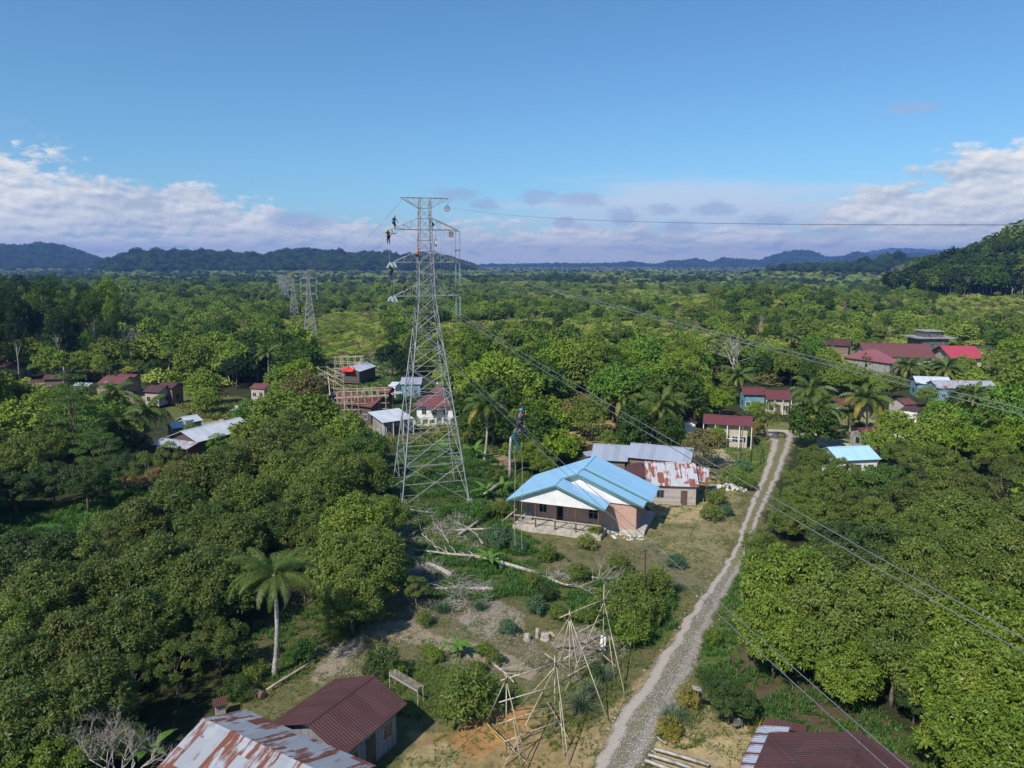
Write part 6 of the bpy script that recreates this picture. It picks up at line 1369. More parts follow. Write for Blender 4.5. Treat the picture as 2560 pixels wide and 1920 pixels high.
def banana_leaf(seed):
    rs = np.random.RandomState(seed); L_ = 2.0; V = []; F = []; n = 10
    for i in range(n+1):
        t = i/n; a = radians(65)-t*1.5; x = L_*t*cos(radians(55)-t*.7); z = L_*t*sin(radians(62)-t*.75); w = .30*math.sin(pi*min(1, t*1.02+.04))**.6 if t < .99 else .02
        V += [(x, -w, z-.06), (x, 0, z), (x, w, z-.06)]
    for i in range(n):
        for j in range(2): a = i*3+j; F.append((a, a+1, a+4, a+3))
    me = bpy.data.meshes.new('banana_leaf'); me.from_pydata(V, [], F); at = me.attributes.new('tone', 'FLOAT', 'POINT'); at.data.foreach_set('value', rs.rand(len(V)).astype(np.float32)); me.update(); return me
BL_ = banana_leaf(1)
def banana(px, s, label, n=7):
    b = G(*px); o = empty('banana_plant', b, random.random()*6, label, 'banana plant', 'banana plants'); o.scale = (s, s, s); m = MB(); m.tube([(0, 0, -.2), (0, 0, .7), (0, 0, 1.3)], [.13, .10, .06], 8); m.build('stem', LM['fern'], o)
    for k in range(n): f = link('leaf', BL_, o); setmat(f, LM['banana']); f.location = (0, 0, 1.15); f.rotation_euler = (0, random.uniform(-.35, .45), k*2.4); q = random.uniform(.75, 1.1); f.scale = (q, q, q)
banana((1144, 1640), .75, 'small banana plant in the open garden left of the bamboo'); banana((1216, 1250), 1.1, 'banana plant right of the foot of the big tower'); banana((1186, 1150), 1.3, 'banana plant behind the big tower legs'); banana((372, 1925), 1.0, 'large banana leaves at the left of the rusty zinc roof'); banana((1110, 1140), 1.2, 'banana plant inside the big tower base')
banana((1225, 1420), .9, 'banana plant in the weeds behind the long felled trunk'); banana((2170, 915), 1.5, 'banana plant by the faded pink roof'); banana((500, 1110), 1.2, 'banana plant below the porch roof of the long pale house'); banana((1330, 1195), 1.2, 'banana plant left of the blue roof'); banana((1255, 1240), 1.0, 'banana plant by the left corner of the blue roof')

# strappy clumps (numpy blades)
def blades(name, P, n, ln, wd, mat, spread=.8, arch=.5, seed=0, zero=True):
    "P: (k,3) clump centres; n blades each, two-piece arching"
    rs = np.random.RandomState(seed); K = len(P); N = K*n; ph = rs.rand(N)*2*np.pi; til = rs.rand(N)*spread+.1; L_ = ln*(.6+.7*rs.rand(N))*np.repeat(.7+.6*rs.rand(K), n)
    b = np.repeat(P, n, 0)+np.stack([rs.normal(size=N), rs.normal(size=N), 0*ph], 1)*ln*.12; dh = np.stack([np.cos(ph), np.sin(ph), 0*ph], 1); s = np.stack([-np.sin(ph), np.cos(ph), 0*ph], 1)*(wd/2)
    m1 = b+(dh*np.sin(til)[:, None]+np.array([0, 0, 1])*np.cos(til)[:, None])*L_[:, None]*.55; t2 = til+arch*(.5+rs.rand(N)); e = m1+(dh*np.sin(t2)[:, None]+np.array([0, 0, 1])*np.cos(t2)[:, None])*L_[:, None]*.5
    v = np.stack([b-s, b+s, m1+s*.8, m1-s*.8, e], 1).reshape(-1, 3); me = bpy.data.meshes.new(name); me.vertices.add(N*5); me.vertices.foreach_set('co', v.astype(np.float32).ravel())
    q = np.arange(N)[:, None]*5; li = np.concatenate([q+np.array([0, 1, 2, 3]), q+np.array([3, 2, 4])], 1).ravel(); me.loops.add(len(li)); me.loops.foreach_set('vertex_index', li.astype(np.int32)); me.polygons.add(2*N)
    st = np.stack([np.arange(N)*7, np.arange(N)*7+4], 1).ravel(); me.polygons.foreach_set('loop_start', st.astype(np.int32)); me.polygons.foreach_set('loop_total', np.tile([4, 3], N).astype(np.int32)); me.update(calc_edges=True)
    t = np.clip(np.repeat(rs.rand(K), n)*.5+rs.rand(N)*.55, 0, 1); at = me.attributes.new('tone', 'FLOAT', 'POINT'); at.data.foreach_set('value', np.repeat(t, 5).astype(np.float32)); me.materials.append(mat); return me
def tuft(px, s, label, mat='lemongrass', name='grass_clump', n=130, wd=.04, cat='grass clump'):
    b = G(*px); o = link(name, blades(name, np.zeros((1, 3)), n, s, wd, LM[mat], .9, .8, int(px[0]))); o.location = b; tag(o, label, cat); return o
tuft((1680, 1805), 1.5, 'tall grey green lemongrass clump at the right track edge', n=200); tuft((1507, 1700), 1.4, 'grey green grass clump in the ditch, upper of three by the bamboo', n=220); tuft((1480, 1735), 1.3, 'grey green grass clump in the ditch, middle of three by the bamboo', n=200); tuft((1451, 1778), 1.4, 'grey green grass clump in the ditch, lowest of three by the bamboo', n=220)
tuft((1106, 1530), 1.4, 'dark spiky grass clump below the dry brush pile', 'bluegreen', n=220); tuft((1200, 1525), 1.3, 'spiky grass clump left of the pale wood chips', 'bluegreen', n=220); tuft((1694, 1475), 1.3, 'grey green grass clump left of the track opposite the big durian tree', n=160)
tuft((1898, 1832), 1.7, 'yellow strappy pandan plant at the corner of the bottom right house', 'palm_y', 'pandan_plant', 40, .09, 'plant')
# crotons
for px, s, lb in (((1719, 1765), 1.2, 'yellow croton bush beside the post with the grey board'), ((1671, 1845), 1.0, 'orange yellow croton bush at the right edge of the track'), ((1893, 1088), 1.9, 'bright yellow flowering bush at the road junction')):
    plant('shrub', 'near', 5, G(*px), s*1.3, 'palm_y', lb, 'croton_bush', 'bush')

# ------------------------------------------------------------------ trees
RT = {'durian': (.49, .58), 'broad': (.48, .66), 'column': (.275, .53), 'layered': (.37, .62), 'tall': (.245, .74), 'airy': (.36, .65), 'scrub': (.72, .45), 'bare': (.38, .62)}
def place(cx, cy, rp, kind):
    h = 10.0; rr_, zz = RT[kind]
    for _ in range(6):
        p = G(cx, cy, h*zz); a, b, dep = project(p.x, p.y, p.z); h = max(1.2, rp*float(dep)/FPX/rr_)
    return Vector((p.x, p.y, 0)), h
MAN = []
def T(cx, cy, rp, kind, leaf, wide=1.0, bark='bark', label=None): MAN.append((cx, cy, rp, kind, leaf, wide, bark, label))
# left foreground grove
for a in [(70, 1830, 120, 'durian', 'durian'), (215, 1765, 115, 'durian', 'olive'), (60, 1680, 105, 'durian', 'durian'), (200, 1620, 105, 'durian', 'olive'), (345, 1580, 105, 'durian', 'durian'), (20, 1560, 95, 'broad', 'fresh'), (120, 1500, 95, 'durian', 'durian'), (260, 1475, 90, 'durian', 'olive'),
          (400, 1440, 92, 'durian', 'durian'), (530, 1470, 90, 'durian', 'durian'), (545, 1600, 70, 'broad', 'durian'), (480, 1530, 80, 'durian', 'durian'), (440, 1660, 60, 'airy', 'durian'), (585, 1370, 80, 'durian', 'olive'), (160, 1380, 85, 'broad', 'dark'), (60, 1400, 85, 'broad', 'dark'), (265, 1370, 75, 'airy', 'mid'), (340, 1330, 80, 'durian', 'olive'),
          (430, 1290, 85, 'durian', 'durian'), (520, 1330, 80, 'durian', 'durian'), (470, 1220, 75, 'durian', 'olive'), (560, 1200, 80, 'durian', 'olive'), (630, 1270, 85, 'durian', 'mid'), (590, 1290, 75, 'durian', 'durian'), (690, 1330, 72, 'durian', 'durian'), (760, 1290, 70, 'durian', 'mid'), (650, 1170, 78, 'durian', 'olive'), (720, 1210, 78, 'durian', 'mid'), (800, 1230, 75, 'durian', 'mid'), (720, 1110, 72, 'durian', 'durian'),
          (640, 1100, 62, 'durian', 'olive'), (800, 1130, 72, 'broad', 'mid'), (850, 1190, 75, 'durian', 'mid'), (700, 1040, 62, 'durian', 'durian'), (780, 1055, 66, 'durian', 'durian'), (860, 1085, 66, 'broad', 'mid'), (915, 1120, 62, 'broad', 'bright'), (925, 1190, 60, 'durian', 'mid'), (620, 1035, 42, 'broad', 'bright'), (760, 975, 60, 'broad', 'brown'), (950, 1290, 55, 'durian', 'fresh'),
          (890, 1330, 85, 'durian', 'fresh'), (860, 1420, 90, 'durian', 'mid'), (930, 1410, 85, 'durian', 'mid'), (880, 1500, 75, 'durian', 'mid'), (790, 1350, 60, 'durian', 'durian'), (590, 1720, 42, 'scrub', 'dark'), (1040, 1470, 34, 'airy', 'mid'), (330, 1690, 45, 'airy', 'durian'), (130, 1900, 90, 'broad', 'fresh'), (300, 1850, 60, 'broad', 'durian'),
          (760, 1420, 55, 'airy', 'olive'), (655, 1420, 45, 'scrub', 'durian')]: T(*a)
# shaded wood behind the grass strip on the left
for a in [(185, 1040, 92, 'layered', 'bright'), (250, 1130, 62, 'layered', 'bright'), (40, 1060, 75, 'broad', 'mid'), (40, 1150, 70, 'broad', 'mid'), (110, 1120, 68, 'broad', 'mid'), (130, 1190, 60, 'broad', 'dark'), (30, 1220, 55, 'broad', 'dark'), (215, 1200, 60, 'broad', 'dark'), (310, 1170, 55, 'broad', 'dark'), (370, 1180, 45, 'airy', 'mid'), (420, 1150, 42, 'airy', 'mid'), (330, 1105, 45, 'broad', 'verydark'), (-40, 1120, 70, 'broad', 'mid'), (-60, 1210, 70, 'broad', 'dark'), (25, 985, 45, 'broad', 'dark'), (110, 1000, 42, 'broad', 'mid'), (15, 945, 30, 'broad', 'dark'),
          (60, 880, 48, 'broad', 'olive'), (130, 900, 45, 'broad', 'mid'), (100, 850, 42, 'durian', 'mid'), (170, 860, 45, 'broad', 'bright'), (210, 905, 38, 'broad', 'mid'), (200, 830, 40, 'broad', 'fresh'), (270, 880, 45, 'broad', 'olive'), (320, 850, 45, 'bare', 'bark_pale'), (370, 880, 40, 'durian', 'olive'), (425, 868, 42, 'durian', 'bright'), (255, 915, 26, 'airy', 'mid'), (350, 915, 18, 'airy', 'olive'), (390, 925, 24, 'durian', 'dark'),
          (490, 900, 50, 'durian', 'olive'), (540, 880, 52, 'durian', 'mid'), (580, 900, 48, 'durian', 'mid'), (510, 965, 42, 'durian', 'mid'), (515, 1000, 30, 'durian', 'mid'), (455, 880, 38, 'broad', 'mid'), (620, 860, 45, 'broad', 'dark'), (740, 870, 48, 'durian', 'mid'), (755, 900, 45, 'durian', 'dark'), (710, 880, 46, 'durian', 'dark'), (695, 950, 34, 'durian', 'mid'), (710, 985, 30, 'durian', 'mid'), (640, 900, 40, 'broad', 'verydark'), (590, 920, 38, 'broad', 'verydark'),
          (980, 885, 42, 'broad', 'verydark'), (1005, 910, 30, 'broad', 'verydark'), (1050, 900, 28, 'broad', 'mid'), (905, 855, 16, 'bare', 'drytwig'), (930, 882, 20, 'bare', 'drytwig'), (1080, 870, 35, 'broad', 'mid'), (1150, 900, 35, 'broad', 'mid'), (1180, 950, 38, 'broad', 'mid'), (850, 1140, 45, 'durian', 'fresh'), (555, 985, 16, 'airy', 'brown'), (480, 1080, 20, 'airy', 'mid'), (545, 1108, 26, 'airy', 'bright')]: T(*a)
# centre
for a in [(1320, 945, 52, 'broad', 'mid', 1, 'bark_pale'), (1270, 900, 42, 'broad', 'mid'), (1355, 1060, 62, 'broad', 'fresh'), (1400, 1110, 52, 'broad', 'fresh'), (1330, 1130, 46, 'broad', 'fresh'), (1360, 1160, 36, 'broad', 'fresh'), (1290, 1130, 34, 'broad', 'mid'), (1380, 1020, 45, 'broad', 'mid'), (1240, 960, 45, 'broad', 'mid'), (1180, 1060, 40, 'broad', 'dark'), (1160, 1010, 36, 'broad', 'dark'), (1290, 1060, 44, 'broad', 'mid'),
          (1462, 1020, 50, 'broad', 'brown'), (1480, 1060, 38, 'airy', 'olive'), (1430, 1000, 34, 'broad', 'olive'), (1585, 1075, 40, 'column', 'dark'), (1575, 1095, 34, 'durian', 'dark'), (1610, 1075, 34, 'column', 'dark'), (1665, 1090, 30, 'column', 'dark'), (1690, 1095, 26, 'column', 'dark'), (1520, 1100, 26, 'airy', 'mid'), (1760, 1105, 46, 'broad', 'brown'), (1745, 1140, 36, 'airy', 'brown'), (1790, 1085, 26, 'broad', 'mid'), (1855, 1165, 22, 'scrub', 'bluegreen'),
          (1640, 960, 36, 'broad', 'mid'), (1710, 960, 34, 'broad', 'mid'), (1750, 980, 36, 'broad', 'mid'), (1800, 1000, 30, 'broad', 'fresh'), (1690, 900, 46, 'durian', 'fresh'), (1620, 900, 42, 'durian', 'dark'), (1560, 920, 38, 'broad', 'dark'), (1500, 940, 40, 'broad', 'mid'), (1840, 880, 52, 'bare', 'bark_pale', 1.1), (1870, 985, 1, 'scrub', 'mid')][:-1]: T(*a)
# right groves
for a in [(1998, 1192, 36, 'broad', 'mid'), (2040, 1150, 44, 'broad', 'mid'), (1995, 1240, 44, 'broad', 'mid'), (2050, 1215, 52, 'broad', 'mid'), (2110, 1195, 58, 'broad', 'mid'), (1972, 1300, 42, 'durian', 'mid'), (2040, 1290, 58, 'broad', 'mid'), (2120, 1270, 62, 'broad', 'olive'), (2200, 1210, 62, 'broad', 'bright'), (2190, 1290, 65, 'broad', 'mid'), (2270, 1250, 65, 'broad', 'olive'), (2350, 1220, 62, 'broad', 'mid'), (2430, 1230, 65, 'broad', 'olive'), (2520, 1230, 70, 'airy', 'olive'),
          (2200, 1100, 46, 'broad', 'mid'), (2245, 1060, 45, 'broad', 'fresh'), (2250, 1130, 48, 'broad', 'mid'), (2310, 1100, 50, 'broad', 'mid'), (2350, 1040, 48, 'broad', 'mid'), (2390, 1100, 52, 'broad', 'fresh'), (2350, 1160, 55, 'broad', 'mid'), (2480, 1120, 52, 'broad', 'fresh'), (2540, 1090, 55, 'broad', 'fresh'), (2540, 1170, 55, 'broad', 'olive'), (2420, 1000, 44, 'broad', 'dark'), (2470, 1030, 48, 'broad', 'dark'), (2520, 1010, 45, 'broad', 'mid'), (2560, 950, 45, 'broad', 'mid'),
          (2300, 1340, 80, 'broad', 'mid'), (2390, 1320, 80, 'durian', 'mid'), (2480, 1320, 80, 'broad', 'mid'), (2560, 1330, 80, 'durian', 'mid'), (2100, 1350, 75, 'broad', 'dark'), (2200, 1380, 85, 'broad', 'dark'), (2290, 1440, 90, 'durian', 'mid'), (2400, 1420, 92, 'durian', 'mid'), (2510, 1430, 95, 'durian', 'mid'), (2600, 1440, 90, 'durian', 'mid'), (1975, 1480, 112, 'durian', 'fresh'), (2060, 1560, 118, 'durian', 'mid'), (1940, 1590, 95, 'durian', 'fresh'), (2050, 1450, 90, 'durian', 'olive'), (2190, 1530, 105, 'durian', 'mid'), (2240, 1640, 100, 'broad', 'mid'), (2120, 1680, 75, 'durian', 'fresh'),
          (2330, 1560, 95, 'durian', 'mid'), (2450, 1590, 115, 'durian', 'fresh'), (2560, 1600, 120, 'durian', 'fresh'), (2400, 1720, 120, 'durian', 'fresh'), (2530, 1760, 130, 'durian', 'fresh'), (2450, 1860, 110, 'durian', 'fresh'), (2640, 1720, 120, 'durian', 'fresh'), (2290, 1740, 60, 'broad', 'dark'), (1825, 1745, 52, 'broad', 'dark'), (1790, 1705, 36, 'scrub', 'dark'), (1860, 1765, 40, 'scrub', 'dark'), (1785, 1590, 22, 'scrub', 'fresh'), (1900, 1360, 42, 'scrub', 'mid'),
          (2200, 960, 28, 'broad', 'mid'), (2130, 935, 34, 'broad', 'mid'), (2090, 945, 34, 'broad', 'mid'), (2040, 930, 36, 'broad', 'dark'), (1980, 910, 42, 'broad', 'olive'), (2030, 880, 36, 'durian', 'bright'), (2070, 900, 34, 'broad', 'mid'), (1930, 900, 40, 'durian', 'mid'), (2230, 960, 28, 'broad', 'olive'), (2410, 910, 24, 'broad', 'mid'), (2330, 920, 22, 'broad', 'dark'), (2490, 900, 34, 'broad', 'mid'), (2540, 870, 34, 'broad', 'fresh'), (1920, 1040, 34, 'airy', 'olive'), (1890, 1022, 26, 'broad', 'mid'), (2320, 985, 26, 'broad', 'mid'), (2200, 1035, 20, 'scrub', 'mid')]: T(*a)
ADJ = {'durian': 'deep green', 'olive': 'olive green', 'fresh': 'yellow green', 'mid': 'mid green', 'dark': 'dark green', 'verydark': 'almost black green', 'bright': 'bright green', 'brown': 'brownish', 'scrub': 'light green', 'bluegreen': 'blue green', 'bark_pale': 'leafless pale', 'drytwig': 'dry reddish'}
KN = {'durian': ('dense round tree', 'broadleaf_tree'), 'broad': ('spreading tree', 'broadleaf_tree'), 'column': ('narrow vine covered tree', 'vine_covered_tree'), 'layered': ('tall layered tree', 'layered_tree'), 'tall': ('tall trunked tree', 'tall_forest_tree'), 'airy': ('thin crowned tree', 'thin_tree'), 'scrub': ('low bushy tree', 'bushy_tree'), 'bare': ('tree', 'bare_tree')}
LAND = [(1065, 900, 'the big lattice tower'), (1450, 1230, 'the blue roofed house'), (520, 1080, 'the long pale zinc roof'), (685, 1440, 'the nearest palm'), (850, 1790, 'the brown roofed shed'), (500, 1890, 'the rusty roof at the bottom edge'), (2080, 1870, 'the bottom right brown roof'), (1700, 1500, 'the gravel track'), (1820, 1050, 'the cream school building'), (2110, 1135, 'the pale blue roof'), (2240, 880, 'the long school roof'), (2395, 880, 'the crimson roof'),
        (300, 950, 'the old red roofed house'), (415, 970, 'the joined brown roofed houses'), (890, 1000, 'the scaffolded maroon house'), (1600, 1100, 'the long grey shed'), (2165, 1000, 'the yellow fronded palm'), (2400, 955, 'the rust and blue streaked roof'), (670, 890, 'the palm by the dark round tree'), (200, 1290, 'the bright grass strip'), (785, 760, 'the nearest distant tower'), (2270, 1020, 'the orange roofed house'), (1100, 1020, 'the prayer house'), (1840, 880, 'the big bare grey tree'), (2560, 1500, 'the right picture edge'), (0, 1650, 'the left picture edge'), (1680, 1190, 'the rust streaked roof')]
AUTO = []
def relabel():
    grp = {}
    for o, px, py, base in AUTO:
        d = min(LAND, key=lambda l: (l[0]-px)**2+((l[1]-py)*1.6)**2); dx, dy = px-d[0], py-d[1]
        rel = ('right of' if dx > 0 else 'left of') if abs(dx) > abs(dy)*1.3 else ('in front of' if dy > 0 else 'behind')
        if 'edge' in d[2] and 'picture' in d[2]: rel = 'near'
        k = base+' '+rel+' '+d[2]; grp.setdefault(k, []).append((px, py, o))
    num = ['', '', 'two', 'three', 'four', 'five', 'six', 'seven', 'eight']; ordn = ['leftmost', 'second from left', 'third from left', 'fourth from left', 'fifth from left', 'sixth from left', 'seventh from left', 'rightmost']
    for k, L_ in grp.items():
        L_.sort(key=lambda t: t[0]); n = len(L_)
        for i, (px, py, o) in enumerate(L_):
            if n == 1: o['label'] = k
            elif n <= 8:
                w = 'rightmost' if i == n-1 else ('middle' if n == 3 and i == 1 else ordn[i]); o['label'] = w+' '+k
            else: o['label'] = k
            o['group'] = 'trees '+k.split(' tree', 1)[-1].strip() if n > 1 else 'trees of the village and its groves'
var = 0
for cx, cy, rp, kind, leaf, wide, bark, lb in MAN:
    p, h = place(cx, cy, rp, kind); var += 1; p.z = tz(p.x, p.y)
    if kind != 'bare': rp = rp*1.0
    lod = 'near' if p.y < 105 else 'mid'
    o = plant(kind, lod, var % (3 if kind in ('durian', 'broad') else 2), p, h*random.uniform(.95, 1.05), leaf, 'x', KN[kind][1], 'tree', 'g', bark, wide=wide)
    AUTO.append((o, cx, cy, ADJ[leaf]+' '+KN[kind][0])); FOOT.append((p.x, p.y, h*RT[kind][0]*.75))
    if kind == 'bare': KEEP.append((cx-rp*.7, cy-rp*.8, cx+rp*.7, cy+rp*.9, p.y-3))
NMAN = len(MAN)
# ------------------------------------------------------------------ wider wood: nearest trees one by one, the far mass as one
CLEAR = [
 [(560, 1760), (600, 1690), (680, 1600), (800, 1540), (980, 1480), (1010, 1330), (950, 1240), (960, 1090), (1200, 1100), (1290, 1200), (1640, 1330), (1640, 1170), (1780, 1060), (1910, 1060), (2330, 1040), (2300, 1110), (2160, 1160), (1990, 1100), (1920, 1290), (1770, 1600), (1735, 1700), (1990, 1860), (1900, 2100), (400, 2100), (400, 1800)],
 [(-400, 1340), (-400, 1250), (60, 1240), (200, 1250), (330, 1215), (560, 1110), (560, 1150), (430, 1230), (300, 1300), (170, 1340)],
 [(350, 985), (470, 965), (700, 1000), (700, 1080), (560, 1095), (380, 1080), (370, 1010)], [(50, 945), (250, 960), (470, 960), (470, 1000), (300, 1015), (60, 980)],
 [(780, 905), (970, 890), (1060, 940), (1160, 1000), (1160, 1090), (820, 1080), (770, 960)],
 [(2050, 865), (2480, 865), (2520, 900), (2500, 935), (2100, 930)], [(1830, 960), (2330, 985), (2330, 1110), (2010, 1100), (1830, 1030)],
 [(1240, 870), (1280, 862), (1300, 885), (1260, 900)], [(1400, 845), (1460, 840), (1470, 880), (1400, 890)]]
keep(757, 700, 797, 836, 320); keep(724, 710, 748, 784, 456)
KA = np.array(KEEP)
FA = np.array(FOOT)
def filt(x, y, rad, ht, strict=True):
    z0 = terr(x, y); ok = np.ones(len(x), bool); bx, by, _ = project(x, y, z0)
    for poly in CLEAR: ok &= ~inpoly(bx, by, poly)
    cx, cy, dep = project(x, y, z0+ht*.65); rp = rad*FPX/dep; tx, ty, _ = project(x, y, z0+ht)
    for x0, y0, x1, y1, D in KA: ok &= ~((cx+rp*.85 > x0) & (cx-rp*.85 < x1) & (cy+rp*.6 > y0) & (ty < y1) & (y < D+2))
    for fx, fy, fr in FA[np.hypot(FA[:, 0], FA[:, 1]) < 420] if strict else []: ok &= np.hypot(x-fx, y-fy) > fr+rad*.5
    for a, sc in BT[:3]: ok &= np.hypot(x-a.x, y-a.y) > 8
    return ok
def ring_points(r0, r1, spacing, seed, amax=45):
    rs = np.random.RandomState(seed); X = []; Y = []; r = r0
    while r < r1:
        s = spacing(r); n = int(2*radians(amax)*r/s); a = (np.arange(n)+rs.rand()+rs.uniform(-.42, .42, n))*(2*radians(amax)/n)-radians(amax); rr_ = r+rs.uniform(-.42, .42, n)*s; X.append(rr_*np.sin(a)); Y.append(rr_*np.cos(a)); r += s
    return np.concatenate(X), np.concatenate(Y)
x, y = ring_points(60, 520, lambda r: 5.2 if r < 160 else 4.6, 5)
rs = np.random.RandomState(8)
# what grows where: tall dark stands on the left, open light scrub in the middle and right
def dark_frac(x, y):
    a = np.degrees(np.arctan2(x, y)); r = np.hypot(x, y); base = np.where(a < -18, .42, np.where(a < 6, .20, .10)); base = np.where(r < 200, base+.45, base)
    return np.clip(base+(fnoise(x/75, y/75, 77, 3)-.5)*1.7, 0.03, 1)
px_, py_, _ = project(x, y, 0*x)
df = dark_frac(x, y); isd = rs.rand(len(x)) < df
hts = np.where(isd, rs.uniform(7, 13, len(x)), rs.uniform(2.6, 5.5, len(x))); shr = np.clip((np.hypot(x, y)-150)/150, 0, 1); hts = hts*(1-.30*shr); rads = hts*np.where(isd, .45, .6)
grn = inpoly(px_, py_, [(690, 800), (960, 785), (985, 870), (960, 900), (780, 905), (700, 880)])
hts = np.where(grn, rs.uniform(1.0, 2.4, len(x)), hts); rads = np.where(grn, 1.2, rads); isd &= ~grn
inb = (px_ > -250) & (px_ < 2810)
tallz = (px_ < 290) & (np.hypot(x, y) > 230) & (np.hypot(x, y) < 420)
hts = np.where(tallz, rs.uniform(17, 24, len(x)), hts); rads = np.where(tallz, hts*.25, rads)
# bounds of the manual groves: keep the auto trees out of the near part
nearzone = (y < 105)
ok = filt(x, y, rads, hts) & inb & ~nearzone
x, y, hts, isd, tallz = x[ok], y[ok], hts[ok], isd[ok], tallz[ok]; r_ = np.hypot(x, y); order = np.argsort(r_)
NIND = 285-len([1 for m_ in MAN if m_[3] in ('durian', 'broad')])+120
cnt = 0; used = np.zeros(len(x), bool); palette_d = ['mid', 'dark', 'mid', 'olive', 'bright', 'mid', 'dark', 'durian', 'fresh', 'mid', 'olive']; palette_s = ['scrub', 'fresh', 'mid', 'scrub', 'bright', 'olive', 'scrub']
BANDS = []
for i in order:
    if cnt >= NIND: break
    rr0 = random.random(); h = float(hts[i]); px, py, _ = project(x[i], y[i], h*.6)
    if tallz[i]: kind, leaf = 'tall', random.choice(['dark', 'verydark', 'dark', 'mid'])
    elif isd[i]: kind = random.choice(['broad', 'broad', 'durian', 'durian', 'tall', 'airy', 'column', 'layered']); leaf = random.choice(palette_d)
    else: kind = random.choice(['scrub', 'scrub', 'durian', 'airy']); leaf = random.choice(palette_s)
    if kind in ('column', 'airy', 'tall'): h *= 1.15
    o = plant(kind, 'mid', random.randint(0, 2 if kind in ('durian', 'broad') else 1), Vector((float(x[i]), float(y[i]), tz(x[i], y[i]))), h, leaf, 'x', KN[kind][1], 'tree', 'g')
    AUTO.append((o, float(px), float(py), ADJ[leaf]+' '+KN[kind][0])); used[i] = True; cnt += 1
relabel()
# prototypes of the far mass: crowns of a few kinds used by the instancer of one object each
def far_mass(name, label, kinds, X, Y, Hh, seed, slim=1.0, low=1.0):
    rs = np.random.RandomState(seed); n = len(X); Z = terr(X, Y)
    objs = []
    for kind, lod, var_, leaf in kinds:
        cr, tr, H0 = proto(kind, lod, var_) if kind != 'bare' else bare_crown(var_, depth=4)
        import bmesh
        bm = bmesh.new(); bm.from_mesh(cr); nf_ = len(bm.faces)
        if kind in ('tall', 'bare', 'airy', 'layered'):
            bm.from_mesh(tr); bm.faces.ensure_lookup_table()
            for fc in bm.faces[nf_:]: fc.material_index = 1
        mm = bpy.data.meshes.new('tree_shape'); bm.to_mesh(mm); bm.free(); mm.materials.append(LM[leaf+'_m'] if leaf in LM else M[leaf]); mm.materials.append(M['bark_pale'])
        m = bpy.data.objects.new('tree_shape', mm); objs.append((m, H0))
    idx = rs.randint(0, len(objs), n); H0 = np.array([h for _, h in objs])[idx]
    me = bpy.data.meshes.new(name); me.vertices.add(n); me.vertices.foreach_set('co', np.stack([X, Y, Z], 1).astype(np.float32).ravel())
    me.attributes.new('turn', 'FLOAT', 'POINT').data.foreach_set('value', (rs.rand(n)*6.283).astype(np.float32))
    sw = Hh/H0; me.attributes.new('size', 'FLOAT_VECTOR', 'POINT').data.foreach_set('vector', np.stack([sw*slim*rs.uniform(.8, 1.35, n), sw*slim*rs.uniform(.8, 1.35, n), sw*low*rs.uniform(.8, 1.15, n)], 1).astype(np.float32).ravel())
    me.attributes.new('which', 'INT', 'POINT').data.foreach_set('value', idx.astype(np.int32))
    me.update()
    o = link(name, me); tag(o, label, 'forest', kind='stuff')
    ng = bpy.data.node_groups.new(name, 'GeometryNodeTree'); ng.interface.new_socket('Geometry', in_out='INPUT', socket_type='NodeSocketGeometry'); ng.interface.new_socket('Geometry', in_out='OUTPUT', socket_type='NodeSocketGeometry')
    gi = ng.nodes.new('NodeGroupInput'); go = ng.nodes.new('NodeGroupOutput'); jn = ng.nodes.new('GeometryNodeJoinGeometry'); ip = ng.nodes.new('GeometryNodeInstanceOnPoints')
    # join geometry stacks the last link first
    for m, _ in reversed(objs):
        oi = ng.nodes.new('GeometryNodeObjectInfo'); oi.inputs['Object'].default_value = m; oi.inputs['As Instance'].default_value = True; ng.links.new(oi.outputs['Geometry'], jn.inputs[0])
    def na(nm, ty): q = ng.nodes.new('GeometryNodeInputNamedAttribute'); q.data_type = ty; q.inputs['Name'].default_value = nm; return q.outputs['Attribute']
    ng.links.new(gi.outputs[0], ip.inputs['Points']); ng.links.new(jn.outputs[0], ip.inputs['Instance']); ip.inputs['Pick Instance'].default_value = True
    ng.links.new(na('which', 'INT'), ip.inputs['Instance Index']); cx = ng.nodes.new('ShaderNodeCombineXYZ'); ng.links.new(na('turn', 'FLOAT'), cx.inputs[2]); 
    ng.links.new(cx.outputs[0], ip.inputs['Rotation']); ng.links.new(na('size', 'FLOAT_VECTOR'), ip.inputs['Scale']); ng.links.new(ip.outputs[0], go.inputs[0])
    md = o.modifiers.new('trees', 'NODES'); md.node_group = ng; return o
x2, y2 = ring_points(520, 11500, lambda r: 4.9 if r < 900 else (5.2+(r-900)/120 if r < 2200 else (12.5 if r < 3300 else 22+(r-3300)/260)), 15, 43)
a2 = np.degrees(np.arctan2(x2, y2)); r2 = np.hypot(x2, y2); z2 = terr(x2, y2)
hill = z2 > 9+np.where(r2 > 1000, 4, 0)
d2 = rs.rand(len(x2)) < np.where(hill, 1.0, dark_frac(x2, y2)*np.where(r2 > 1300, 1.25, .85)); d2 &= ~((np.hypot(x2-158, y2-470) < 75))
hh2 = np.where(hill, rs.uniform(10, 18, len(x2)), np.where(d2, rs.uniform(4, 9, len(x2)), rs.uniform(1.6, 3.8, len(x2))*np.clip(r2/900, 1, 2.4)))
hh2 = hh2*np.where(r2 > 3300, 1.5, 1.0); hh2 = np.where(np.hypot(x2-158, y2-470) < 75, rs.uniform(1.0, 2.2, len(x2)), hh2)
giant = (rs.rand(len(x2)) < .012) & (r2 < 3000); hh2 = np.where(giant, hh2*1.7, hh2)
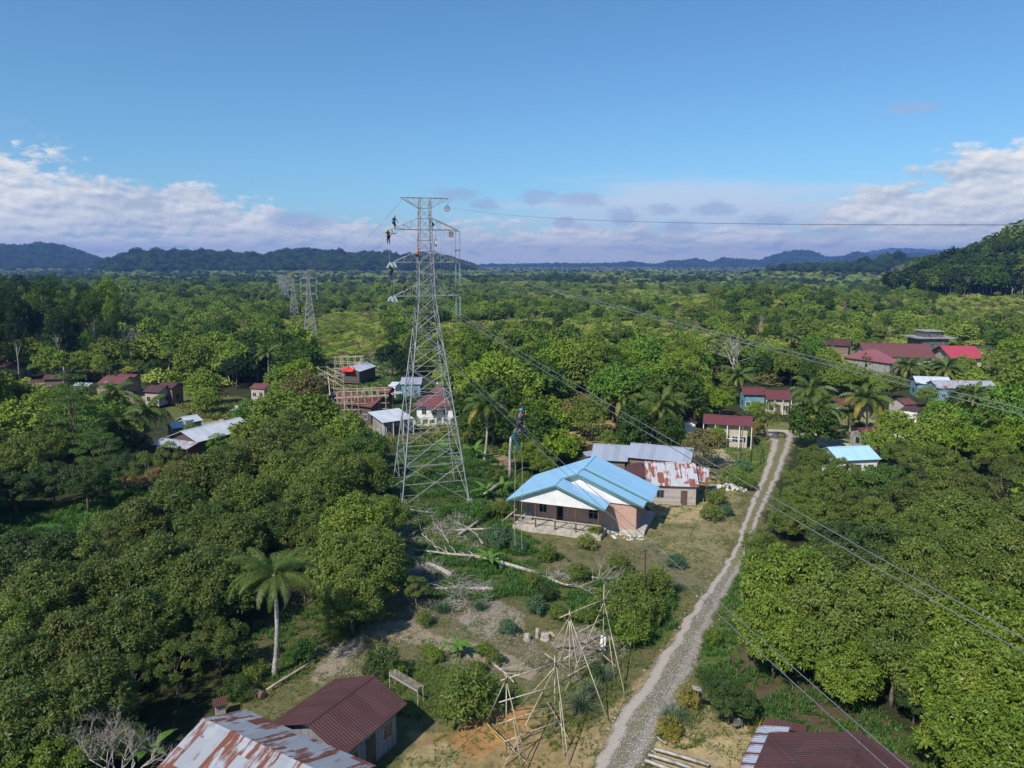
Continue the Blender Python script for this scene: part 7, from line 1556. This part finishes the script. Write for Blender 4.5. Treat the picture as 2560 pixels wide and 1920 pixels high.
ok2 = filt(x2, y2, hh2*.4, hh2, False); x2, y2, hh2, d2, hill, r2 = x2[ok2], y2[ok2], hh2[ok2], d2[ok2], hill[ok2], r2[ok2]
rest = ~used
X = np.concatenate([x[rest], x2]); Y = np.concatenate([y[rest], y2]); HH = np.concatenate([hts[rest], hh2]); DD = np.concatenate([isd[rest], d2]); TT = np.concatenate([0*tallz[rest] > 1, hill & (r2 < 1300)]); TZ = np.concatenate([tallz[rest], 0*r2 > 1])
RR = np.hypot(X, Y)
print('far mass points', len(X), 'individual', cnt)
sel = TZ & (rs.rand(len(TZ)) < .6); far_mass('forest', 'stand of tall dark pale trunked trees at the left behind the village', [('tall', 'mid', 0, 'dark'), ('tall', 'mid', 1, 'dark'), ('tall', 'mid', 1, 'verydark'), ('layered', 'mid', 0, 'dark'), ('tall', 'mid', 0, 'mid')], X[sel], Y[sel], HH[sel]*rs.uniform(.7, 1.08, sel.sum()), 6, .62)
DD = DD & ~TZ
sel = DD & ~TT & (RR < 1200); far_mass('forest', 'mass of dark and mid green trees in the plain behind the village', [('broad', 'far', 0, 'mid'), ('durian', 'far', 0, 'dark'), ('durian', 'far', 1, 'mid'), ('broad', 'far', 1, 'dark'), ('durian', 'far', 2, 'olive'), ('broad', 'far', 2, 'olive'), ('layered', 'far', 0, 'bright'), ('tall', 'far', 0, 'mid'), ('airy', 'far', 0, 'olive'), ('column', 'far', 0, 'dark'), ('bare', 'far', 9, 'drytwig'), ('tall', 'far', 1, 'dark'), ('airy', 'far', 1, 'mid')], X[sel], Y[sel], HH[sel], 1)
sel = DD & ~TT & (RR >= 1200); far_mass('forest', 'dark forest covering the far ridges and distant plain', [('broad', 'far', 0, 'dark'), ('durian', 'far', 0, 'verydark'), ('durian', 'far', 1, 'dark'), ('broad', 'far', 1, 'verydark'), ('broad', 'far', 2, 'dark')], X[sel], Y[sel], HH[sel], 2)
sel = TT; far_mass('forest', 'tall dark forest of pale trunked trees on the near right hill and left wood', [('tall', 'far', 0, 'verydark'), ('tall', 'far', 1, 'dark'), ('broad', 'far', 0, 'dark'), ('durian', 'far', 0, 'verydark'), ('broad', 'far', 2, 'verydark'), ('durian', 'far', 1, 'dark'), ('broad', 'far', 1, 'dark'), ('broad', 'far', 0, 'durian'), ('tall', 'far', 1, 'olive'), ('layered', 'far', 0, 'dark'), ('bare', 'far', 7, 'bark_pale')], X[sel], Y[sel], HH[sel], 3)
sel = ~DD & ~TZ; far_mass('scrub', 'light green scrub spreading over the plain', [('scrub', 'far', 0, 'scrub'), ('scrub', 'far', 1, 'scrub'), ('scrub', 'far', 0, 'fresh'), ('durian', 'far', 0, 'scrub'), ('scrub', 'far', 1, 'mid'), ('scrub', 'far', 1, 'olive'), ('airy', 'far', 0, 'scrub'), ('scrub', 'far', 0, 'brown')], X[sel], Y[sel], HH[sel], 4, 1.2, .72)
# the wood goes on on both sides of what the photograph shows
x3, y3 = ring_points(22, 700, lambda r: 6.4, 25, 64); p3, q3, _ = project(x3, y3, 0*x3); k3 = ((p3 < -130) & (np.hypot(x3, y3) > 30)) | ((p3 > 2720) & (np.hypot(x3, y3) > 34)); h3 = rs.uniform(5, 11, len(x3))
c3_ = project(x3, y3, h3)[0]; k3 &= ((c3_ < -60) | (c3_ > 2640) | (np.hypot(x3, y3) > 120)) & ((p3 < -330) | (p3 > 2950) | (np.hypot(x3, y3) > 80)); x3, y3, h3 = x3[k3], y3[k3], h3[k3]
far_mass('forest', 'wood continuing past the left and right edges of the picture', [('durian', 'mid', 0, 'durian'), ('broad', 'mid', 1, 'mid'), ('durian', 'mid', 1, 'olive'), ('broad', 'mid', 2, 'dark'), ('durian', 'mid', 2, 'mid'), ('scrub', 'mid', 0, 'fresh')], x3, y3, h3, 9, 1.1)
# standing pale trunks of the left wood and hill (single trees that stand out)
for k, (px, py, h, lb) in enumerate([(2505, 650, 26, 'pale trunked emergent tree on the skyline of the near right hill'), (2265, 690, 24, 'bare pale trunked tree on the slope of the near right hill'), (1545, 692, 20, 'lone dark emergent tree on the middle skyline'), (1389, 690, 18, 'small lone emergent tree left of the middle skyline tree')]):
    g = None
    for D in np.arange(300, 2500, 10):
        p = AT(px, py+8, D)
        if p.z <= tz(p.x, p.y)+h*.3: g = p; break
    if g is None: g = AT(px, py, 1500)
    plant('tall' if k != 1 else 'bare', 'mid', k % 2 if k != 1 else 21, Vector((g.x, g.y, tz(g.x, g.y))), h*1.1, 'dark' if k != 1 else 'bark_pale', lb, 'emergent_tree', 'tree', bark='bark_pale')

# ------------------------------------------------------------------ low growth of the clearing
def scatter(poly, n, seed, amp=14, z=0.0):
    rs = np.random.RandomState(seed); P = [G(*p) for p in poly]; x0, x1 = min(p.x for p in P), max(p.x for p in P); y0, y1 = min(p.y for p in P), max(p.y for p in P)
    x = rs.uniform(x0-1, x1+1, n*3); y = rs.uniform(y0-1, y1+1, n*3); px, py, _ = project(x, y, 0*x); nx = (fnoise(x/2.2, y/2.2, seed, 3)-.5)*2*amp; ok = inpoly(px+nx, py+nx*.6, poly)
    cl = fnoise(x/1.6, y/1.6, seed+5, 3); ok &= rs.rand(len(x)) < np.clip((cl-.38)*4, 0, 1)
    x, y = x[ok][:n], y[ok][:n]; return np.stack([x, y, 0*x+z-.04], 1)
def road_ok(P):
    px, py, _ = project(P[:, 0], P[:, 1], 0*P[:, 0]); r = inpoly(px, py, ROAD_L+ROAD_R[::-1]); r |= inpoly(px, py, [(1882, 1070), (2300, 1083), (2300, 1098), (1888, 1088)])
    for fx, fy, fr in FOOT[:1]: r |= False
    O = G(1284, 1323); ya = radians(-20); dx = P[:, 0]-O.x; dy = P[:, 1]-O.y; u = dx*cos(ya)+dy*sin(ya); v = -dx*sin(ya)+dy*cos(ya); r |= (u > -.3) & (u < 15.2) & (v > -.2) & (v < 10.8)
    return P[~r]
def cover(name, label, specs, mat, n, ln, wd, spread, arch, seed):
    P = np.vstack([road_ok(scatter(poly, k, seed+i*3)) for i, (poly, k) in enumerate(specs)]); me = blades(name, P, n, ln, wd, LM[mat], spread, arch, seed); tag(link(name, me), label, 'ground cover', kind='stuff')
Z = ZONES
cover('grass', 'short thin grass over the clearing and track verges', [(Z[0][0], 30000), (Z[1][0], 5000), ([(1780, 1090), (1905, 1085), (1935, 1130), (1900, 1200), (1850, 1230), (1845, 1160)], 3500), ([(1880, 1060), (2260, 1040), (2330, 1060), (2300, 1110), (1960, 1110), (1880, 1100)], 4000), (Z[12][0], 3000)], 'grass', 5, .26, .035, 1.0, .5, 101)
cover('weeds', 'lush green weeds and ferns between the felled trunks', [([(980, 1390), (1100, 1360), (1250, 1385), (1340, 1440), (1480, 1500), (1440, 1560), (1320, 1490), (1200, 1500), (1050, 1490), (980, 1440)], 4200), ([(1000, 1110), (1180, 1100), (1300, 1200), (1270, 1300), (1100, 1330), (960, 1280), (960, 1180)], 6500), ([(1420, 1490), (1560, 1440), (1680, 1480), (1690, 1560), (1600, 1620), (1540, 1600), (1440, 1560)], 3800), ([(1160, 1330), (1240, 1300), (1330, 1350), (1420, 1400), (1330, 1420), (1210, 1400)], 1500)], 'fern', 9, .65, .07, .9, .9, 202)
cover('weeds', 'bright green low growth in the grass strip at the left', [(Z[19][0], 6500), ([(-100, 1255), (330, 1225), (330, 1190), (-100, 1220)], 1500)], 'fern', 8, .8, .10, .9, .9, 303)
cover('weeds', 'rough weeds round the huts of the centre village', [([(780, 890), (980, 880), (1060, 950), (1150, 1000), (1150, 1060), (960, 1060), (800, 1000)], 5000)], 'fern', 6, .9, .16, .9, .7, 707)
cover('weeds', 'light green grass behind the bamboo scaffolds at the centre village', [([(700, 790), (960, 780), (980, 870), (800, 920), (700, 900)], 5000), ([(860, 1070), (1160, 1060), (1230, 1120), (980, 1110)], 3000), ([(430, 1010), (620, 1000), (640, 1060), (540, 1050), (470, 1040)], 2500)], 'scrub', 6, .8, .14, .9, .7, 404)
cover('weeds', 'weeds and grass along the forest edge and under the groves', [([(560, 1760), (700, 1640), (800, 1560), (900, 1540), (880, 1600), (760, 1690), (650, 1760)], 1500), ([(1740, 1560), (1850, 1450), (1900, 1350), (1960, 1300), (1900, 1400), (1800, 1560), (1760, 1620), (1790, 1690)], 2200), ([(1640, 1840), (1730, 1730), (1830, 1830), (1700, 1880)], 700), ([(1330, 1760), (1450, 1640), (1600, 1560), (1690, 1500), (1700, 1530), (1560, 1720), (1400, 1880), (1330, 1860)], 1600), ([(940, 1690), (1100, 1680), (1290, 1740), (1200, 1800), (1000, 1790)], 1500), ([(2080, 1800), (2330, 1880), (2400, 1960), (2200, 1940)], 800)], 'grass', 7, .38, .045, 1.0, .7, 505)
cover('weeds', 'ferns and seedlings on the shaded floor of the right grove', [([(1742, 1570), (1900, 1350), (1960, 1360), (1840, 1620), (1800, 1720), (1742, 1700)], 2200), ([(1740, 1700), (1850, 1620), (2200, 1780), (2500, 1990), (2200, 1990), (1900, 1800)], 1600), ([(560, 1760), (640, 1560), (780, 1480), (860, 1560), (700, 1700)], 1200)], 'fern', 7, .5, .06, .9, .8, 606)
rs5 = np.random.RandomState(55)
# litter: dry sticks and wood chips
def chips(name, label, poly, n, seed, s=.16, w=.04, mat='sawn', zj=.05):
    P = scatter(poly, n, seed); rs = np.random.RandomState(seed); N = len(P); P[:, 2] = rs.rand(N)*zj+.02; ph = rs.rand(N)*6.28; d = np.stack([np.cos(ph), np.sin(ph), rs.uniform(-.1, .25, N)], 1); nr = np.tile([0, 0, 1.], (N, 1))+unit(N, rs)*.3
    me = leaves_mesh(name, P, d, nr, s*(.5+rs.rand(N)), w, M[mat], fold=0.0); tag(link(name, me), label, 'litter', kind='stuff')
chips('wood_chips', 'pale wood chips and bark scattered over the garden', [(1150, 1540), (1230, 1495), (1320, 1540), (1300, 1590), (1200, 1600)], 2600, 61, mat='sawn')
chips('wood_chips', 'dry chips and splinters around the stumps', [(1370, 1580), (1520, 1550), (1580, 1640), (1500, 1690), (1400, 1660), (1300, 1620)], 4200, 62, mat='deadwood')
chips('dry_sticks', 'grey dry sticks strewn among the felled trunks', [(980, 1370), (1100, 1430), (1240, 1480), (1200, 1540), (1040, 1500), (970, 1440)], 3000, 63, 1.3, .045, 'deadwood', .5)
chips('dry_sticks', 'thin dry sticks left of the brick house', [(960, 1250), (1100, 1260), (1240, 1320), (1200, 1380), (1040, 1360), (960, 1330)], 1600, 64, 1.2, .045, 'deadwood', .4)
chips('dry_leaves', 'dry leaves on the bare ground', [(760, 1640), (1000, 1480), (1300, 1600), (1480, 1700), (1300, 1720), (1000, 1640), (860, 1760)], 5000, 65, .13, .07, 'deadwood', .02)
chips('dry_leaves', 'dry grass litter in the yard beyond the track', [(1640, 1860), (1740, 1740), (1880, 1830), (1850, 1960)], 1800, 66, .12, .05, 'bamboo', .02)
def brush(px, s, label, seed, leaf='drytwig'):
    b = G(*px); rs = np.random.RandomState(seed); n = 160; P = rs.normal(size=(n, 3))*np.array([.7, .6, .2])*s; P[:, 2] = np.abs(P[:, 2]); d = unit(n, rs); d[:, 2] = np.abs(d[:, 2])*.35
    me = leaves_mesh('brush', P, d, unit(n, rs), 1.5*s*(.4+rs.rand(n)), .045, M['deadwood'], fold=.3); o = link('brush_pile', me); o.location = b; tag(o, label, 'brush pile')
brush((1060, 1430), 1.1, 'dry brush pile at the right edge of the left grove', 1); brush((1545, 1470), 1.0, 'grey brush pile left of the slim garden pole', 2); brush((1000, 1390), 1.2, 'dark dry brush pile below the left tower foot', 3); brush((1400, 1445), .8, 'dry palm frond heap in the middle of the weeds', 4); brush((862, 1632), .7, 'small heap of sticks on the grass right of the nearest palm', 5); brush((1010, 1350), .9, 'dry brush under the left edge of the weeds near the tower', 7); brush((1450, 1640), .8, 'heap of dead sticks behind the near bamboo scaffold', 8); brush((1110, 1320), .9, 'dead twigs piled left of the cassava bushes', 9); brush((1140, 1490), .7, 'stack of dry fronds beside the grey log', 6)
SH = [((960, 1690), 1.9, 'dark', 'dense dark bush behind the brown roofed shed'), ((1180, 1790), 2.9, 'mid', 'round citrus bush left of the bamboo scaffold'), ((1250, 1370), 2.2, 'bluegreen', 'cassava bush in front of the left corner of the brick house, larger'), ((1295, 1380), 1.4, 'bluegreen', 'cassava bush right of the larger one before the brick house'), ((1465, 1372), 1.5, 'scrub', 'pale green young tree in front of the brick house porch'), ((1490, 1340), 1.2, 'fresh', 'leafy plant at the right end of the brick house porch'),
      ((1789, 1263), 1.8, 'mid', 'round clipped bush by the plank house'), ((1780, 1302), 1.7, 'mid', 'leafy bush below the round clipped bush'), ((1815, 1290), 1.2, 'bluegreen', 'blue green bush at the track verge'), ((1835, 1215), 2.2, 'fresh', 'loose green bush behind the heap of white stones'), ((1870, 1225), 1.5, 'mid', 'small bush right of the heap of white stones'),
      ((1075, 1642), .9, 'fresh', 'small bright plant left of the banana in the garden'), ((1087, 1658), .9, 'fresh', 'small bright plant just below left of the garden banana'), ((1210, 1640), 1.0, 'fresh', 'small bright bush right of the garden banana'), ((1235, 1660), 1.0, 'mid', 'small bush farther right of the garden banana'), ((1060, 1562), 1.1, 'mid', 'slim plant on the bare path'), ((1193, 1685), .9, 'mid', 'small round bush above the citrus bush'), ((1270, 1585), 1.1, 'bluegreen', 'small dark bush in the pale wood chips'),
      ((1370, 1400), 1.5, 'mid', 'slim young tree among dry grass right of the weeds'), ((1545, 1430), 1.6, 'mid', 'spindly plant left of the garden pole top'), ((1448, 1450), 1.5, 'mid', 'leafy sapling above the felled branchy trunk'), ((1330, 1470), 1.4, 'mid', 'leafy sapling in the middle of the weeds'), ((1360, 1500), 1.4, 'dark', 'dark fern like bush in the weeds'), ((1690, 1420), 1.3, 'bluegreen', 'bush left of the track'), ((1580, 1500), 2.3, 'mid', 'leafy bush just left of the garden pole'), ((1640, 1490), 2.3, 'mid', 'leafy bush just right of the garden pole'),
      ((1560, 1560), 2.2, 'mid', 'leafy bush below the garden pole'), ((1620, 1555), 2.2, 'mid', 'leafy bush between the pole and the track'), ((1580, 1610), 2.0, 'fresh', 'yellow green bush at the bottom of the thicket by the bamboo'), ((1525, 1530), 2.0, 'mid', 'leafy bush behind the bamboo scaffold top'), ((990, 1700), 1.2, 'fresh', 'yellowish plant right of the dense dark bush'), ((1400, 1550), 1.3, 'mid', 'bush behind the three stumps'), ((1470, 1560), 1.5, 'mid', 'bush right of the three stumps'), ((1340, 1535), 1.3, 'bluegreen', 'spiky bush left of the three stumps'),
      ((1250, 1290), 1.6, 'mid', 'bush at the left foundation corner of the brick house'), ((1205, 1300), 1.8, 'fern', 'leafy bush between tower and brick house'), ((1000, 1300), 2.0, 'mid', 'bush below the left tower foot'), ((1310, 1230), 2.2, 'mid', 'bush under the left tip of the blue roof'), ((1235, 1210), 2.0, 'mid', 'bush right of the tower behind the banana'), ((2112, 1095), 1.2, 'dark', 'small dark bush left of the village road verge'), ((2090, 1096), 1.3, 'dark', 'small dark bush right of the shaggy palm'), ((1140, 1200), 1.6, 'fresh', 'bush inside the tower base'), ((1060, 1190), 1.8, 'fresh', 'bush behind the left tower leg'), ((1110, 1290), 1.2, 'fern', 'low bush below the tower base'), ((760, 1650), 1.4, 'fern', 'low bush right of the nearest palm foot'), ((640, 1700), 1.2, 'mid', 'low bush left of the nearest palm foot'), ((1490, 1700), 1.0, 'dark', 'dark weed clump in the ditch'), ((2150, 1075), 1.4, 'brown', 'purple leaved bush by the maroon roof')]
for k, (px, h, leaf, lb) in enumerate(SH): plant('shrub', 'near', k % 3, G(*px), h*1.15, leaf, lb, 'bush', 'bush')
for k, (px, py) in enumerate([(300, 1870), (235, 1800), (160, 1740), (330, 1740)][:2]):   # bare limbs in the left grove
    p = G(px, py, 4.0); plant('bare', 'near', 31+k, Vector((p.x, p.y, 0)), 5.4, 'bark_pale', ['bare forked grey limbs rising above the bottom left grove', 'thin bare grey branches in the bottom left grove', 'small bare branches left of the forked grey limbs', 'bare grey branch in the dark gap left of the rusty roof'][k], 'bare_tree', 'tree', bark='bark_pale')

# ------------------------------------------------------------------ haze
hm = MB(); hm.box((-13500, -2000, -16), (13500, 12300, 330)); me = hm.mesh('haze', None)
m, n, out = newmat('haze_air'); pv = ND(n, 'ShaderNodeVolumePrincipled'); pv.inputs['Density'].default_value = HAZE = 0.00012; pv.inputs['Color'].default_value = (0.24, 0.45, 1.0, 1); pv.inputs['Anisotropy'].default_value = 0.1
n.links.new(pv.outputs[0], out.inputs['Volume']); me.materials.append(m); m.cycles.homogeneous_volume = True
tag(link('haze', me), kind='stuff', label='thin blue haze over the plain and ridges')
print('objects', len(bpy.data.objects))
